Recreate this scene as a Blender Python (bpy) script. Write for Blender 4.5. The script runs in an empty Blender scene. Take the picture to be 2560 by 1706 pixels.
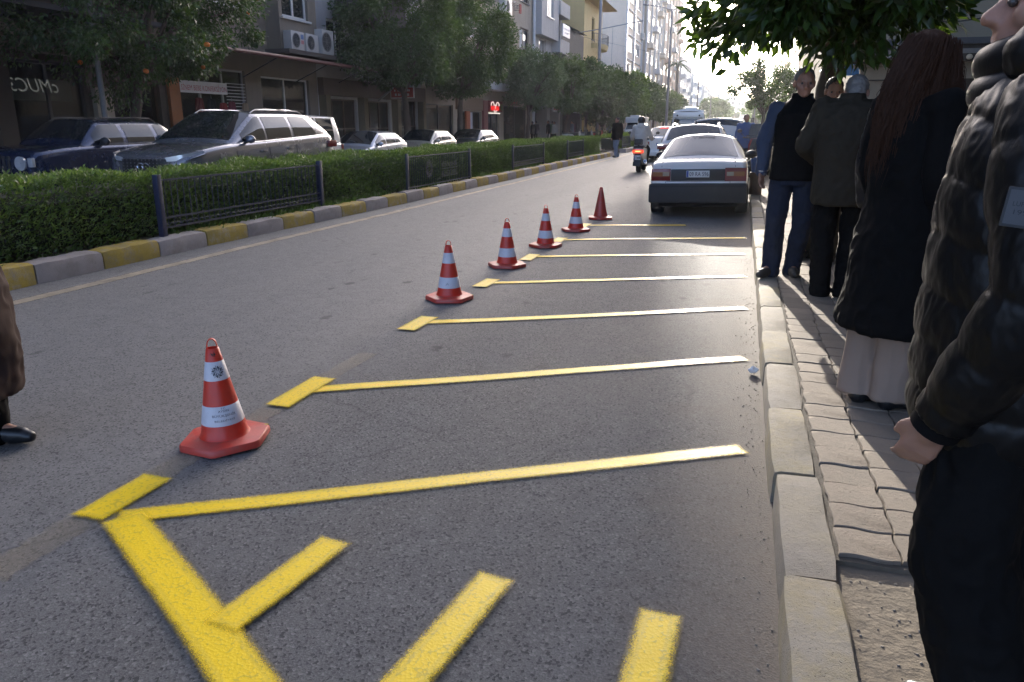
import bpy, bmesh, math, random
import numpy as np
from mathutils import Vector, Matrix, noise as mnoise
PI = math.pi
R = math.radians
rnd = random.Random(7)
nrng = np.random.default_rng(11)

# ------------------------------------------------------------------ camera
SC = bpy.context.scene
COL = SC.collection
cam_d = bpy.data.cameras.new('camera'); cam = bpy.data.objects.new('camera', cam_d); COL.objects.link(cam)
cam.location = (0, 0, 1.45)
cam.rotation_euler = (R(90 - 15.885), 0, R(16.342))
cam_d.sensor_width = 36; cam_d.lens = 26.77
cam_d.clip_start = 0.05; cam_d.clip_end = 3000
SC.camera = cam
# ------------------------------------------------------------------ sky and sun
SUN_AZ, SUN_EL = 7.45, 16.5          # degrees to the left of the street axis (+Y), degrees above the horizon
w = bpy.data.worlds.new('World'); SC.world = w; w.use_nodes = True
nt = w.node_tree; nt.nodes.clear()
sky = nt.nodes.new('ShaderNodeTexSky'); sky.sky_type = 'NISHITA'; sky.sun_disc = False
sky.sun_elevation = R(SUN_EL); sky.sun_rotation = R(-SUN_AZ)
sky.air_density = 0.28; sky.dust_density = 1.6; sky.ozone_density = 0.2; sky.altitude = 50
bg = nt.nodes.new('ShaderNodeBackground'); bg.inputs['Strength'].default_value = 0.15
wo = nt.nodes.new('ShaderNodeOutputWorld')
nt.links.new(sky.outputs[0], bg.inputs[0]); nt.links.new(bg.outputs[0], wo.inputs[0])
sd = Vector((-math.sin(R(SUN_AZ)) * math.cos(R(SUN_EL)), math.cos(R(SUN_AZ)) * math.cos(R(SUN_EL)), math.sin(R(SUN_EL))))
sun_d = bpy.data.lights.new('sun', 'SUN'); sun_d.energy = 2.0; sun_d.angle = R(0.4); sun_d.color = (1.0, 0.93, 0.82)
sun = bpy.data.objects.new('sun', sun_d); COL.objects.link(sun)
sun.location = (0, 0, 60); sun.rotation_euler = (-sd).to_track_quat('-Z', 'Y').to_euler()
# ------------------------------------------------------------------ exposure and sampling
vs = SC.view_settings; vs.view_transform = 'Standard'; vs.look = 'None'; vs.gamma = 1.0; vs.use_curve_mapping = False
vs.exposure = 2.5
SC.render.engine = 'CYCLES'
SC.cycles.use_denoising = True
SC.cycles.max_bounces = 6; SC.cycles.diffuse_bounces = 3; SC.cycles.glossy_bounces = 3
SC.cycles.transmission_bounces = 4; SC.cycles.volume_bounces = 0; SC.cycles.transparent_max_bounces = 8
SC.cycles.caustics_reflective = False; SC.cycles.caustics_refractive = False
SC.cycles.sample_clamp_indirect = 6.0
# ------------------------------------------------------------------ helpers
def tag(o, label=None, cat=None, group=None, kind=None):
    if label: o['label'] = label
    if cat: o['category'] = cat
    if group: o['group'] = group
    if kind: o['kind'] = kind
    return o
def empty(name, loc=(0, 0, 0), rz=0.0, parent=None):
    o = bpy.data.objects.new(name, None); COL.objects.link(o); o.empty_display_size = 0.1
    o.location = loc; o.rotation_euler = (0, 0, rz)
    if parent: o.parent = parent
    return o
def link(name, me, parent=None, loc=None, rz=None):
    o = bpy.data.objects.new(name, me); COL.objects.link(o)
    if parent: o.parent = parent
    if loc is not None: o.location = loc
    if rz is not None: o.rotation_euler = (0, 0, rz)
    return o
def copy_tree(o, parent=None):
    c = o.copy(); COL.objects.link(c); c.parent = parent
    for ch in o.children: copy_tree(ch, c)
    return c
def cross(a, b): return Vector(a).cross(Vector(b))
def catmull(pts, n):
    """n samples per span through pts (lists of tuples)"""
    P = [Vector(p) for p in pts]; out = []
    for i in range(len(P) - 1):
        p0 = P[max(i - 1, 0)]; p1 = P[i]; p2 = P[i + 1]; p3 = P[min(i + 2, len(P) - 1)]
        for k in range(n):
            t = k / n
            out.append(0.5 * ((2 * p1) + (p2 - p0) * t + (2 * p0 - 5 * p1 + 4 * p2 - p3) * t * t + (3 * p1 - p0 - 3 * p2 + p3) * t ** 3))
    out.append(P[-1]); return out
def lerp(a, b, t): return a + (b - a) * t
def interp(x, xs, ys): return float(np.interp(x, xs, ys))
def smooth_interp(x, xs, ys):
    """monotone-ish cubic interpolation"""
    if x <= xs[0]: return ys[0]
    if x >= xs[-1]: return ys[-1]
    i = 0
    while xs[i + 1] < x: i += 1
    h = xs[i + 1] - xs[i]; t = (x - xs[i]) / h
    d = lambda j: 0.0 if j <= 0 or j >= len(xs) - 1 else (0.0 if (ys[j + 1] - ys[j]) * (ys[j] - ys[j - 1]) <= 0 else 2.0 / (((xs[j + 1] - xs[j]) / (ys[j + 1] - ys[j])) + ((xs[j] - xs[j - 1]) / (ys[j] - ys[j - 1]))))
    d0 = d(i) if i > 0 else (ys[1] - ys[0]) / (xs[1] - xs[0]); d1 = d(i + 1) if i + 1 < len(xs) - 1 else (ys[-1] - ys[-2]) / (xs[-1] - xs[-2])
    h00 = 2 * t ** 3 - 3 * t * t + 1; h10 = t ** 3 - 2 * t * t + t; h01 = -2 * t ** 3 + 3 * t * t; h11 = t ** 3 - t * t
    return h00 * ys[i] + h10 * h * d0 + h01 * ys[i + 1] + h11 * h * d1

class MB:
    """collects faces; build() makes them one mesh object"""
    def __init__(s): s.v = []; s.f = []; s.m = []; s.uv = None
    def add(s, verts, faces, m=0):
        b = len(s.v); s.v += [tuple(p) for p in verts]; s.f += [tuple(b + i for i in f) for f in faces]; s.m += [m] * len(faces); return s
    def quad(s, a, b, c, d, m=0): return s.add([a, b, c, d], [(0, 1, 2, 3)], m)
    def box(s, x0, x1, y0, y1, z0, z1, m=0):
        if x0 > x1: x0, x1 = x1, x0
        if y0 > y1: y0, y1 = y1, y0
        if z0 > z1: z0, z1 = z1, z0
        v = [(x0, y0, z0), (x1, y0, z0), (x1, y1, z0), (x0, y1, z0), (x0, y0, z1), (x1, y0, z1), (x1, y1, z1), (x0, y1, z1)]
        return s.add(v, [(3, 2, 1, 0), (4, 5, 6, 7), (0, 1, 5, 4), (1, 2, 6, 5), (2, 3, 7, 6), (3, 0, 4, 7)], m)
    def bbox(s, x0, x1, y0, y1, z0, z1, b=0.01, m=0):
        """box with bevelled edges"""
        bm = bmesh.new(); bmesh.ops.create_cube(bm, size=1)
        for q in bm.verts:
            q.co = Vector((lerp(x0, x1, q.co.x + .5), lerp(y0, y1, q.co.y + .5), lerp(z0, z1, q.co.z + .5)))
        bmesh.ops.bevel(bm, geom=bm.edges[:], offset=b, segments=2, affect='EDGES', profile=0.6)
        bm.verts.index_update(); s.add([q.co[:] for q in bm.verts], [[q.index for q in f.verts] for f in bm.faces], m); bm.free(); return s
    def obox(s, c, sx, sy, sz, rot=None, m=0):
        M = rot if rot is not None else Matrix.Identity(3); c = Vector(c); v = []
        for z in (-.5, .5):
            for x, y in ((-.5, -.5), (.5, -.5), (.5, .5), (-.5, .5)):
                v.append((c + M @ Vector((x * sx, y * sy, z * sz)))[:])
        return s.add(v, [(3, 2, 1, 0), (4, 5, 6, 7), (0, 1, 5, 4), (1, 2, 6, 5), (2, 3, 7, 6), (3, 0, 4, 7)], m)
    def loft(s, rings, closed=True, cap=True, m=0):
        n = len(rings[0]); v = [p for r in rings for p in r]; f = []
        for i in range(len(rings) - 1):
            for j in range(n if closed else n - 1):
                k = (j + 1) % n
                f.append((i * n + j, i * n + k, (i + 1) * n + k, (i + 1) * n + j))
        if cap and closed:
            f.append(tuple(range(n - 1, -1, -1))); f.append(tuple((len(rings) - 1) * n + j for j in range(n)))
        return s.add(v, f, m)
    def tube(s, pts, r, n=8, cap=True, m=0):
        P = [Vector(p) for p in pts]; rr = r if isinstance(r, (list, tuple)) else [r] * len(P); rings = []
        up = None
        for i, p in enumerate(P):
            t = (P[min(i + 1, len(P) - 1)] - P[max(i - 1, 0)]).normalized()
            if up is None:
                up = Vector((0, 0, 1)) if abs(t.z) < 0.9 else Vector((1, 0, 0))
            a = up - t * up.dot(t)
            if a.length < 1e-4: a = t.orthogonal()
            a.normalize(); up = a; b = t.cross(a)
            rings.append([(p + (a * math.cos(2 * PI * k / n) + b * math.sin(2 * PI * k / n)) * rr[i])[:] for k in range(n)])
        return s.loft(rings, True, cap, m)
    def ball(s, c, rx, ry=None, rz=None, nu=12, nv=8, m=0, rot=None):
        ry = ry or rx; rz = rz or rx; c = Vector(c); M = rot or Matrix.Identity(3)
        v = [(c + M @ Vector((0, 0, -rz)))[:]]
        for j in range(1, nv):
            a = -PI / 2 + PI * j / nv
            for i in range(nu):
                b = 2 * PI * i / nu
                v.append((c + M @ Vector((rx * math.cos(a) * math.cos(b), ry * math.cos(a) * math.sin(b), rz * math.sin(a))))[:])
        v.append((c + M @ Vector((0, 0, rz)))[:]); f = []
        for i in range(nu): f.append((0, 1 + (i + 1) % nu, 1 + i))
        for j in range(nv - 2):
            for i in range(nu):
                a = 1 + j * nu; f.append((a + i, a + (i + 1) % nu, a + nu + (i + 1) % nu, a + nu + i))
        L = len(v) - 1; a = 1 + (nv - 2) * nu
        for i in range(nu): f.append((L, a + i, a + (i + 1) % nu))
        return s.add(v, f, m)
    def cap(s, a, b, ra, rb, n=12, m=0):
        """tapered capsule from a to b"""
        a = Vector(a); b = Vector(b); t = (b - a)
        L = t.length
        if L < 1e-6: return s.ball(a, ra, nu=n, m=m)
        t /= L; u = t.orthogonal().normalized(); w_ = t.cross(u); rings = []
        for k in range(1, 5):
            th = PI / 2 * k / 4; rings.append((a - t * ra * math.cos(th), ra * math.sin(th)))
        for k in range(0, 4):
            th = PI / 2 * k / 4; rings.append((b + t * rb * math.sin(th), rb * math.cos(th)))
        R_ = [[(c + (u * math.cos(2 * PI * i / n) + w_ * math.sin(2 * PI * i / n)) * r)[:] for i in range(n)] for c, r in rings]
        return s.loft(R_, True, True, m)
    def prism(s, poly, z0, z1, m=0):
        n = len(poly); v = [(p[0], p[1], z0) for p in poly] + [(p[0], p[1], z1) for p in poly]
        f = [tuple(range(n - 1, -1, -1)), tuple(range(n, 2 * n))] + [(i, (i + 1) % n, n + (i + 1) % n, n + i) for i in range(n)]
        return s.add(v, f, m)
    def lathe(s, prof, c=(0, 0, 0), n=24, m=0, cap=True):
        rings = [[(c[0] + r * math.cos(2 * PI * i / n), c[1] + r * math.sin(2 * PI * i / n), c[2] + z) for i in range(n)] for r, z in prof]
        return s.loft(rings, True, cap, m)
    def xform(s, M):
        s.v = [(M @ Vector(p))[:] for p in s.v]; return s
    def join(s, o, m=None):
        b = len(s.v); s.v += o.v; s.f += [tuple(b + i for i in f) for f in o.f]; s.m += (o.m if m is None else [m] * len(o.m)); return s
    def mesh(s, name, mats, smooth=None):
        me = bpy.data.meshes.new(name); me.from_pydata(s.v, [], s.f)
        for q in (mats if isinstance(mats, (list, tuple)) else [mats]): me.materials.append(q)
        if any(s.m): me.polygons.foreach_set('material_index', s.m)
        if smooth is not None:
            me.polygons.foreach_set('use_smooth', [True] * len(me.polygons))
            if smooth < 179: me.set_sharp_from_angle(angle=R(smooth))
        me.validate(); me.update(); return me
    def build(s, name, mats, parent=None, smooth=None, loc=None, rz=None):
        return link(name, s.mesh(name, mats, smooth), parent, loc, rz)

def np_mesh(name, V, F, mat, smooth=False):
    """V (n,3), F (m,k) numpy arrays"""
    me = bpy.data.meshes.new(name); k = F.shape[1]
    me.vertices.add(len(V)); me.vertices.foreach_set('co', np.ascontiguousarray(V, dtype=np.float32).ravel())
    me.loops.add(F.size); me.loops.foreach_set('vertex_index', np.ascontiguousarray(F, dtype=np.int32).ravel())
    me.polygons.add(len(F)); me.polygons.foreach_set('loop_start', np.arange(0, F.size, k, dtype=np.int32))
    me.polygons.foreach_set('loop_total', np.full(len(F), k, dtype=np.int32))
    if smooth: me.polygons.foreach_set('use_smooth', np.ones(len(F), dtype=bool))
    me.materials.append(mat); me.update(calc_edges=True); me.validate(); return me

def leaf_mesh(name, C, N, mat, length, width, fold=0.25, jitter=0.35, rng=nrng):
    """folded leaves at points C, pointing roughly along N; one island each"""
    n = len(C); L = length * rng.uniform(1 - jitter, 1 + jitter, n)[:, None]; W = width * rng.uniform(1 - jitter, 1 + jitter, n)[:, None]
    d = N / np.maximum(np.linalg.norm(N, axis=1, keepdims=True), 1e-6)
    r = rng.normal(size=(n, 3)); s = np.cross(d, r); s /= np.maximum(np.linalg.norm(s, axis=1, keepdims=True), 1e-6)
    u = np.cross(s, d)
    base = C; tip = C + d * L - u * L * 0.18
    m1 = C + d * L * 0.45 + s * W + u * W * fold; m2 = C + d * L * 0.45 - s * W + u * W * fold; mid = C + d * L * 0.5
    V = np.stack([base, m1, tip, m2, mid], axis=1).reshape(-1, 3)
    k = np.arange(n)[:, None] * 5
    F = np.concatenate([k + np.array([[0, 4, 1]]), k + np.array([[1, 4, 2]]), k + np.array([[0, 3, 4]]), k + np.array([[3, 2, 4]])], axis=1).reshape(-1, 3)
    return np_mesh(name, V, F, mat)

TMP = bpy.data.scenes.new('tmp_scene')      # scratch scene, removed at the end: evaluating there is quick
def evaluated(o):
    TMP.collection.objects.link(o); vl = TMP.view_layers[0]; vl.update()
    out = bpy.data.meshes.new_from_object(o.evaluated_get(vl.depsgraph)); TMP.collection.objects.unlink(o); return out
def text_mesh(txt, size=1.0, extrude=0.0, align='CENTER', shear=0.0, space=1.0):
    cu = bpy.data.curves.new('t', 'FONT'); cu.body = txt; cu.size = size; cu.extrude = extrude; cu.align_x = align; cu.align_y = 'CENTER'
    cu.shear = shear; cu.space_character = space; cu.resolution_u = 3
    o = bpy.data.objects.new('t', cu); me = evaluated(o)
    bpy.data.objects.remove(o); bpy.data.curves.remove(cu); return me
def text_obj(name, txt, mat, parent=None, loc=(0, 0, 0), rot=(PI / 2, 0, 0), size=1.0, width=None, height=None, extrude=0.002, mirror=False, bold=0.0, **k):
    me = text_mesh(txt, 1.0, 0.0, **k)
    co = np.empty(len(me.vertices) * 3, dtype=np.float32); me.vertices.foreach_get('co', co); co = co.reshape(-1, 3)
    wd = np.ptp(co[:, 0]); ht = np.ptp(co[:, 1]); co[:, 0] -= co[:, 0].min() + wd / 2; co[:, 1] -= co[:, 1].min() + ht / 2
    sx = (width / wd) if width else size; sy = (height / ht) if height else (sx if width else size)
    co[:, 0] *= -sx if mirror else sx; co[:, 1] *= sy
    me.vertices.foreach_set('co', co.ravel()); me.materials.clear(); me.materials.append(mat); me.update()
    if mirror: me.flip_normals()
    me.name = name; o = link(name, me, parent, loc); o.rotation_euler = rot; return o

def letter_bars(name, mat, parent, c, n, w, h, axis='y', off=0.003, seed=1):
    """a line of lettering too small to read: uneven upright strokes along x or y, on a face at c"""
    r = random.Random(seed); mb = MB(); p = -w / 2
    while p < w / 2:
        k = r.uniform(.5, 1.3) * w / n; hh = h * r.choice((1, 1, .85, .8)) / 2
        if r.random() < .84:
            if axis == 'y': mb.box(c[0], c[0] + off, c[1] + p, c[1] + p + k * .72, c[2] - h / 2, c[2] - h / 2 + 2 * hh)
            else: mb.box(c[0] + p, c[0] + p + k * .72, c[1] - off, c[1], c[2] - h / 2, c[2] - h / 2 + 2 * hh)
        p += k
    return mb.build(name, mat, parent)
def remesh(mb, voxel, smooth=4, name='b'):
    """one continuous skin over overlapping closed shapes"""
    me = mb.mesh(name, []); o = bpy.data.objects.new('tmp', me)
    md = o.modifiers.new('r', 'REMESH'); md.mode = 'VOXEL'; md.voxel_size = voxel
    if smooth:
        sm = o.modifiers.new('s', 'SMOOTH'); sm.factor = 0.5; sm.iterations = smooth
    out = evaluated(o); bpy.data.objects.remove(o); bpy.data.meshes.remove(me)
    out.polygons.foreach_set('use_smooth', [True] * len(out.polygons)); return out
def displace(me, fn):
    """move every vertex along its normal by fn(co)"""
    n = len(me.vertices); co = np.empty(n * 3, dtype=np.float32); no = np.empty(n * 3, dtype=np.float32)
    me.vertices.foreach_get('co', co); me.vertices.foreach_get('normal', no); co = co.reshape(-1, 3); no = no.reshape(-1, 3)
    d = np.array([fn(Vector(c)) for c in co], dtype=np.float32)[:, None]
    me.vertices.foreach_set('co', np.ascontiguousarray(co + no * d).ravel()); me.update()

# ------------------------------------------------------------------ materials
MATS = {}
class NT:
    def __init__(s, name):
        s.m = bpy.data.materials.new(name); s.m.use_nodes = True; s.t = s.m.node_tree; s.t.nodes.clear()
        s.out = s.n('ShaderNodeOutputMaterial'); s.co = s.n('ShaderNodeTexCoord')
    def n(s, typ, **k):
        q = s.t.nodes.new(typ)
        for a, b in k.items(): setattr(q, a, b)
        return q
    def l(s, a, b): s.t.links.new(a, b)
    def set(s, node, sock, v):
        if isinstance(v, bpy.types.NodeSocket): s.l(v, node.inputs[sock])
        else: node.inputs[sock].default_value = v
    def noise(s, scale, detail=4, rough=0.55, vec=None, dist=0.0):
        q = s.n('ShaderNodeTexNoise'); q.inputs['Scale'].default_value = scale; q.inputs['Detail'].default_value = detail
        q.inputs['Roughness'].default_value = rough; q.inputs['Distortion'].default_value = dist
        s.l(vec or s.co.outputs['Object'], q.inputs['Vector']); return q.outputs['Fac']
    def voro(s, scale, feature='F1', vec=None, out='Distance', rand=1.0):
        q = s.n('ShaderNodeTexVoronoi'); q.feature = feature; q.inputs['Scale'].default_value = scale; q.inputs['Randomness'].default_value = rand
        s.l(vec or s.co.outputs['Object'], q.inputs['Vector']); return q.outputs[out]
    def ramp(s, fac, stops, interp='LINEAR'):
        q = s.n('ShaderNodeValToRGB'); q.color_ramp.interpolation = interp; e = q.color_ramp.elements
        while len(e) < len(stops): e.new(0.5)
        for i, (p, c) in enumerate(stops):
            e[i].position = p; e[i].color = (c if len(c) == 4 else (*c, 1)) if not isinstance(c, (int, float)) else (c, c, c, 1)
        s.l(fac, q.inputs[0]); return q.outputs[0]
    def mix(s, fac, a, b, blend='MIX'):
        q = s.n('ShaderNodeMix'); q.data_type = 'RGBA'; q.blend_type = blend
        s.set(q, 0, fac); s.set(q, 6, a if isinstance(a, bpy.types.NodeSocket) else (*a[:3], 1)); s.set(q, 7, b if isinstance(b, bpy.types.NodeSocket) else (*b[:3], 1))
        return q.outputs[2]
    def math(s, op, a, b=0.0, c=0.0, clamp=False):
        q = s.n('ShaderNodeMath'); q.operation = op; q.use_clamp = clamp; s.set(q, 0, a); s.set(q, 1, b); s.set(q, 2, c); return q.outputs[0]
    def bump(s, h, strength=0.3, dist=0.01, normal=None):
        q = s.n('ShaderNodeBump'); q.inputs['Strength'].default_value = strength; q.inputs['Distance'].default_value = dist
        s.l(h, q.inputs['Height'])
        if normal: s.l(normal, q.inputs['Normal'])
        return q.outputs[0]
    def bsdf(s, color, rough=0.6, metal=0.0, normal=None, spec=None, coat=0.0, **k):
        q = s.n('ShaderNodeBsdfPrincipled')
        s.set(q, 'Base Color', color if isinstance(color, bpy.types.NodeSocket) else (*color[:3], 1))
        s.set(q, 'Roughness', rough); s.set(q, 'Metallic', metal)
        if normal: s.l(normal, q.inputs['Normal'])
        if spec is not None: q.inputs['Specular IOR Level'].default_value = spec
        if coat: q.inputs['Coat Weight'].default_value = coat; q.inputs['Coat Roughness'].default_value = 0.04
        for a, b in k.items(): s.set(q, a.replace('_', ' '), b)
        return q.outputs[0]
    def done(s, sh): s.l(sh, s.out.inputs['Surface']); MATS[s.m.name] = s.m; return s.m
    def island(s):
        return s.n('ShaderNodeNewGeometry').outputs['Random Per Island']
    def objrand(s):
        return s.n('ShaderNodeObjectInfo').outputs['Random']

def scale_c(c, k): return tuple(min(1, x * k) for x in c)
def plain(name, col, rough=0.6, metal=0.0, var=0.12, nscale=6.0, bump=0.0, bscale=60.0, coat=0.0, spec=None, dirt=0.0, dirtcol=(0.12, 0.10, 0.08), rvar=0.08):
    """a base colour broken up by noise, with fine relief and optional dirt patches"""
    if name in MATS: return MATS[name]
    t = NT(name); n1 = t.noise(nscale, 6, 0.6); c = t.mix(n1, scale_c(col, 1 - var), scale_c(col, 1 + var))
    if dirt:
        d = t.ramp(t.noise(nscale * 0.45, 8, 0.7, dist=0.6), [(0.48, 0), (0.72, 1)])
        c = t.mix(t.math('MULTIPLY', d, dirt), c, dirtcol)
    nm = t.bump(t.noise(bscale, 4, 0.6), bump, 0.01) if bump else None
    rr = t.math('ADD', rough - rvar, t.math('MULTIPLY', t.noise(nscale * 2.3, 3), 2 * rvar))
    return t.done(t.bsdf(c, rr, metal, nm, spec, coat))
def paint(name, col, metal=0.0, rough=0.28):
    if name in MATS: return MATS[name]
    t = NT(name); n1 = t.noise(1.3, 4); c = t.mix(n1, scale_c(col, 0.93), scale_c(col, 1.05))
    d = t.ramp(t.noise(3.0, 8, 0.7), [(0.45, 0), (0.8, 1)])
    rr = t.math('ADD', rough, t.math('MULTIPLY', d, 0.12))
    return t.done(t.bsdf(c, rr, metal, None, None, 1.0))
def emit(name, col, strength):
    if name in MATS: return MATS[name]
    t = NT(name); q = t.n('ShaderNodeEmission'); q.inputs[0].default_value = (*col, 1); q.inputs[1].default_value = strength
    return t.done(q.outputs[0])
def leafmat(name, cols, trans=0.35, rough=0.4):
    if name in MATS: return MATS[name]
    t = NT(name); isl = t.island(); n = len(cols)
    c = t.ramp(isl, [(i / max(n - 1, 1), q) for i, q in enumerate(cols)])
    b = t.bsdf(c, rough)
    q = t.n('ShaderNodeBsdfTranslucent'); t.l(t.mix(0.5, c, (0.25, 0.42, 0.03)), q.inputs[0])
    mx = t.n('ShaderNodeMixShader'); mx.inputs[0].default_value = trans; t.l(b, mx.inputs[1]); t.l(q.outputs[0], mx.inputs[2])
    return t.done(mx.outputs[0])
def glassmat(name, tint=(0.02, 0.025, 0.028), rough=0.03, alpha=0.0):
    """window glass: dark behind, mirror-like at the surface; alpha lets some of the inside show"""
    if name in MATS: return MATS[name]
    t = NT(name); nm = t.bump(t.noise(1.1, 2), 0.05, 0.02)
    b = t.bsdf(tint, rough, 0.0, nm, 0.7)
    if alpha:
        q = t.n('ShaderNodeBsdfTransparent'); q.inputs[0].default_value = (0.82, 0.86, 0.85, 1); mx = t.n('ShaderNodeMixShader'); mx.inputs[0].default_value = alpha
        t.l(b, mx.inputs[1]); t.l(q.outputs[0], mx.inputs[2]); b = mx.outputs[0]
    return t.done(b)
# ------------------------------------------------------------------ setting: road, markings, kerbs, pavements
def hz(x, y):
    return 0.010 * mnoise.noise(Vector((x * 0.45, y * 0.22, 3.1))) + 0.004 * mnoise.noise(Vector((x * 1.7, y * 1.1, 8.0)))
def m_asphalt():
    t = NT('asphalt'); ob = t.co.outputs['Object']
    sep = t.n('ShaderNodeSeparateXYZ'); t.l(ob, sep.inputs[0])
    mp = t.n('ShaderNodeMapping'); mp.inputs['Scale'].default_value = (1.0, 0.12, 1.0); t.l(ob, mp.inputs[0])
    streak = t.noise(2.2, 5, 0.6, mp.outputs[0]); big = t.noise(0.7, 6, 0.6); mid = t.noise(7.0, 6, 0.65)
    # older coarse mat in the parking lane, smoother worn mat in the driving lane
    lane = t.ramp(t.math('ADD', sep.outputs[0], t.math('MULTIPLY', t.math('SUBTRACT', big, 0.5), 0.9)), [(0.0, 0), (1.0, 1)])
    lane = t.n('ShaderNodeMapRange'); lane.inputs['From Min'].default_value = -2.6; lane.inputs['From Max'].default_value = -1.7
    t.l(t.math('ADD', sep.outputs[0], t.math('MULTIPLY', t.math('SUBTRACT', big, 0.5), 1.2)), lane.inputs['Value']); lane = lane.outputs[0]
    base = t.mix(lane, (0.174, 0.171, 0.161), (0.102, 0.100, 0.093))
    base = t.mix(t.ramp(streak, [(0.35, 0), (0.7, 1)]), base, t.mix(0.5, base, (0.20, 0.197, 0.192)))
    base = t.mix(t.math('MULTIPLY', t.ramp(mid, [(0.4, 0), (0.75, 1)]), 0.5), base, (0.045, 0.045, 0.047))
    # aggregate
    vc = t.n('ShaderNodeTexVoronoi'); vc.inputs['Scale'].default_value = 115; t.l(ob, vc.inputs['Vector'])
    cell = t.n('ShaderNodeSeparateColor'); t.l(vc.outputs['Color'], cell.inputs[0])
    vf = t.n('ShaderNodeTexVoronoi'); vf.inputs['Scale'].default_value = 290; t.l(ob, vf.inputs['Vector'])
    cf = t.n('ShaderNodeSeparateColor'); t.l(vf.outputs['Color'], cf.inputs[0])
    base = t.mix(0.45, base, t.mix(cf.outputs[0], (0.055, 0.055, 0.054), (0.20, 0.197, 0.192)))
    base = t.mix(t.math('MULTIPLY', t.ramp(cell.outputs[0], [(0.86, 0), (0.93, 1)]), 0.55), base, (0.22, 0.215, 0.205))
    base = t.mix(t.math('MULTIPLY', t.ramp(cell.outputs[1], [(0.80, 0), (0.9, 1)]), 0.7), base, (0.028, 0.028, 0.03))
    # oil drips and scuffs
    mp2 = t.n('ShaderNodeMapping'); mp2.inputs['Scale'].default_value = (1.0, 0.55, 1.0); t.l(ob, mp2.inputs[0])
    sp = t.n('ShaderNodeTexVoronoi'); sp.inputs['Scale'].default_value = 3.1; t.l(mp2.outputs[0], sp.inputs['Vector'])
    spot = t.ramp(t.math('ADD', sp.outputs['Distance'], t.math('MULTIPLY', t.math('SUBTRACT', t.noise(22, 3), 0.5), 0.22)), [(0.08, 1), (0.15, 0)])
    spot = t.math('MULTIPLY', spot, t.ramp(t.noise(0.55, 3), [(0.42, 0), (0.6, 1)]))
    base = t.mix(t.math('MULTIPLY', spot, 0.8), base, (0.03, 0.03, 0.031))
    # brown grit washed into the gutter
    gut = t.n('ShaderNodeMapRange'); gut.inputs['From Min'].default_value = -0.30; gut.inputs['From Max'].default_value = 0.22
    t.l(t.math('ADD', sep.outputs[0], t.math('MULTIPLY', t.math('SUBTRACT', t.noise(2.4, 7, 0.7), 0.5), 0.75)), gut.inputs['Value'])
    base = t.mix(t.math('MULTIPLY', gut.outputs[0], 0.8), base, t.mix(t.noise(120, 3), (0.075, 0.06, 0.05), (0.20, 0.165, 0.13)))
    # cracks
    ck = t.n('ShaderNodeTexVoronoi'); ck.feature = 'DISTANCE_TO_EDGE'; ck.inputs['Scale'].default_value = 0.55
    wv = t.n('ShaderNodeMix'); wv.data_type = 'VECTOR'; wv.inputs[0].default_value = 0.16; t.l(ob, wv.inputs[4])
    nz = t.n('ShaderNodeTexNoise'); nz.inputs['Scale'].default_value = 3.2; nz.inputs['Detail'].default_value = 6; t.l(ob, nz.inputs['Vector']); t.l(nz.outputs['Color'], wv.inputs[5])
    t.l(wv.outputs[1], ck.inputs['Vector'])
    crack = t.math('MULTIPLY', t.ramp(ck.outputs['Distance'], [(0.0, 1), (0.006, 0)]), t.ramp(t.noise(0.9, 2), [(0.5, 0), (0.62, 1)]))
    base = t.mix(t.math('MULTIPLY', crack, 0.4), base, (0.02, 0.02, 0.02))
    hgt = t.math('ADD', t.math('MULTIPLY', vc.outputs['Distance'], t.math('ADD', 0.5, lane)), t.math('MULTIPLY', vf.outputs['Distance'], 0.5))
    hgt = t.math('SUBTRACT', hgt, t.math('MULTIPLY', crack, 1.5))
    nm = t.bump(hgt, 0.30, 0.003)
    rough = t.math('ADD', 0.66, t.math('MULTIPLY', t.math('SUBTRACT', streak, 0.5), 0.22))
    rough = t.math('ADD', rough, t.math('MULTIPLY', lane, 0.16))
    return t.done(t.bsdf(base, rough, 0.0, nm, 0.26))
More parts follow.
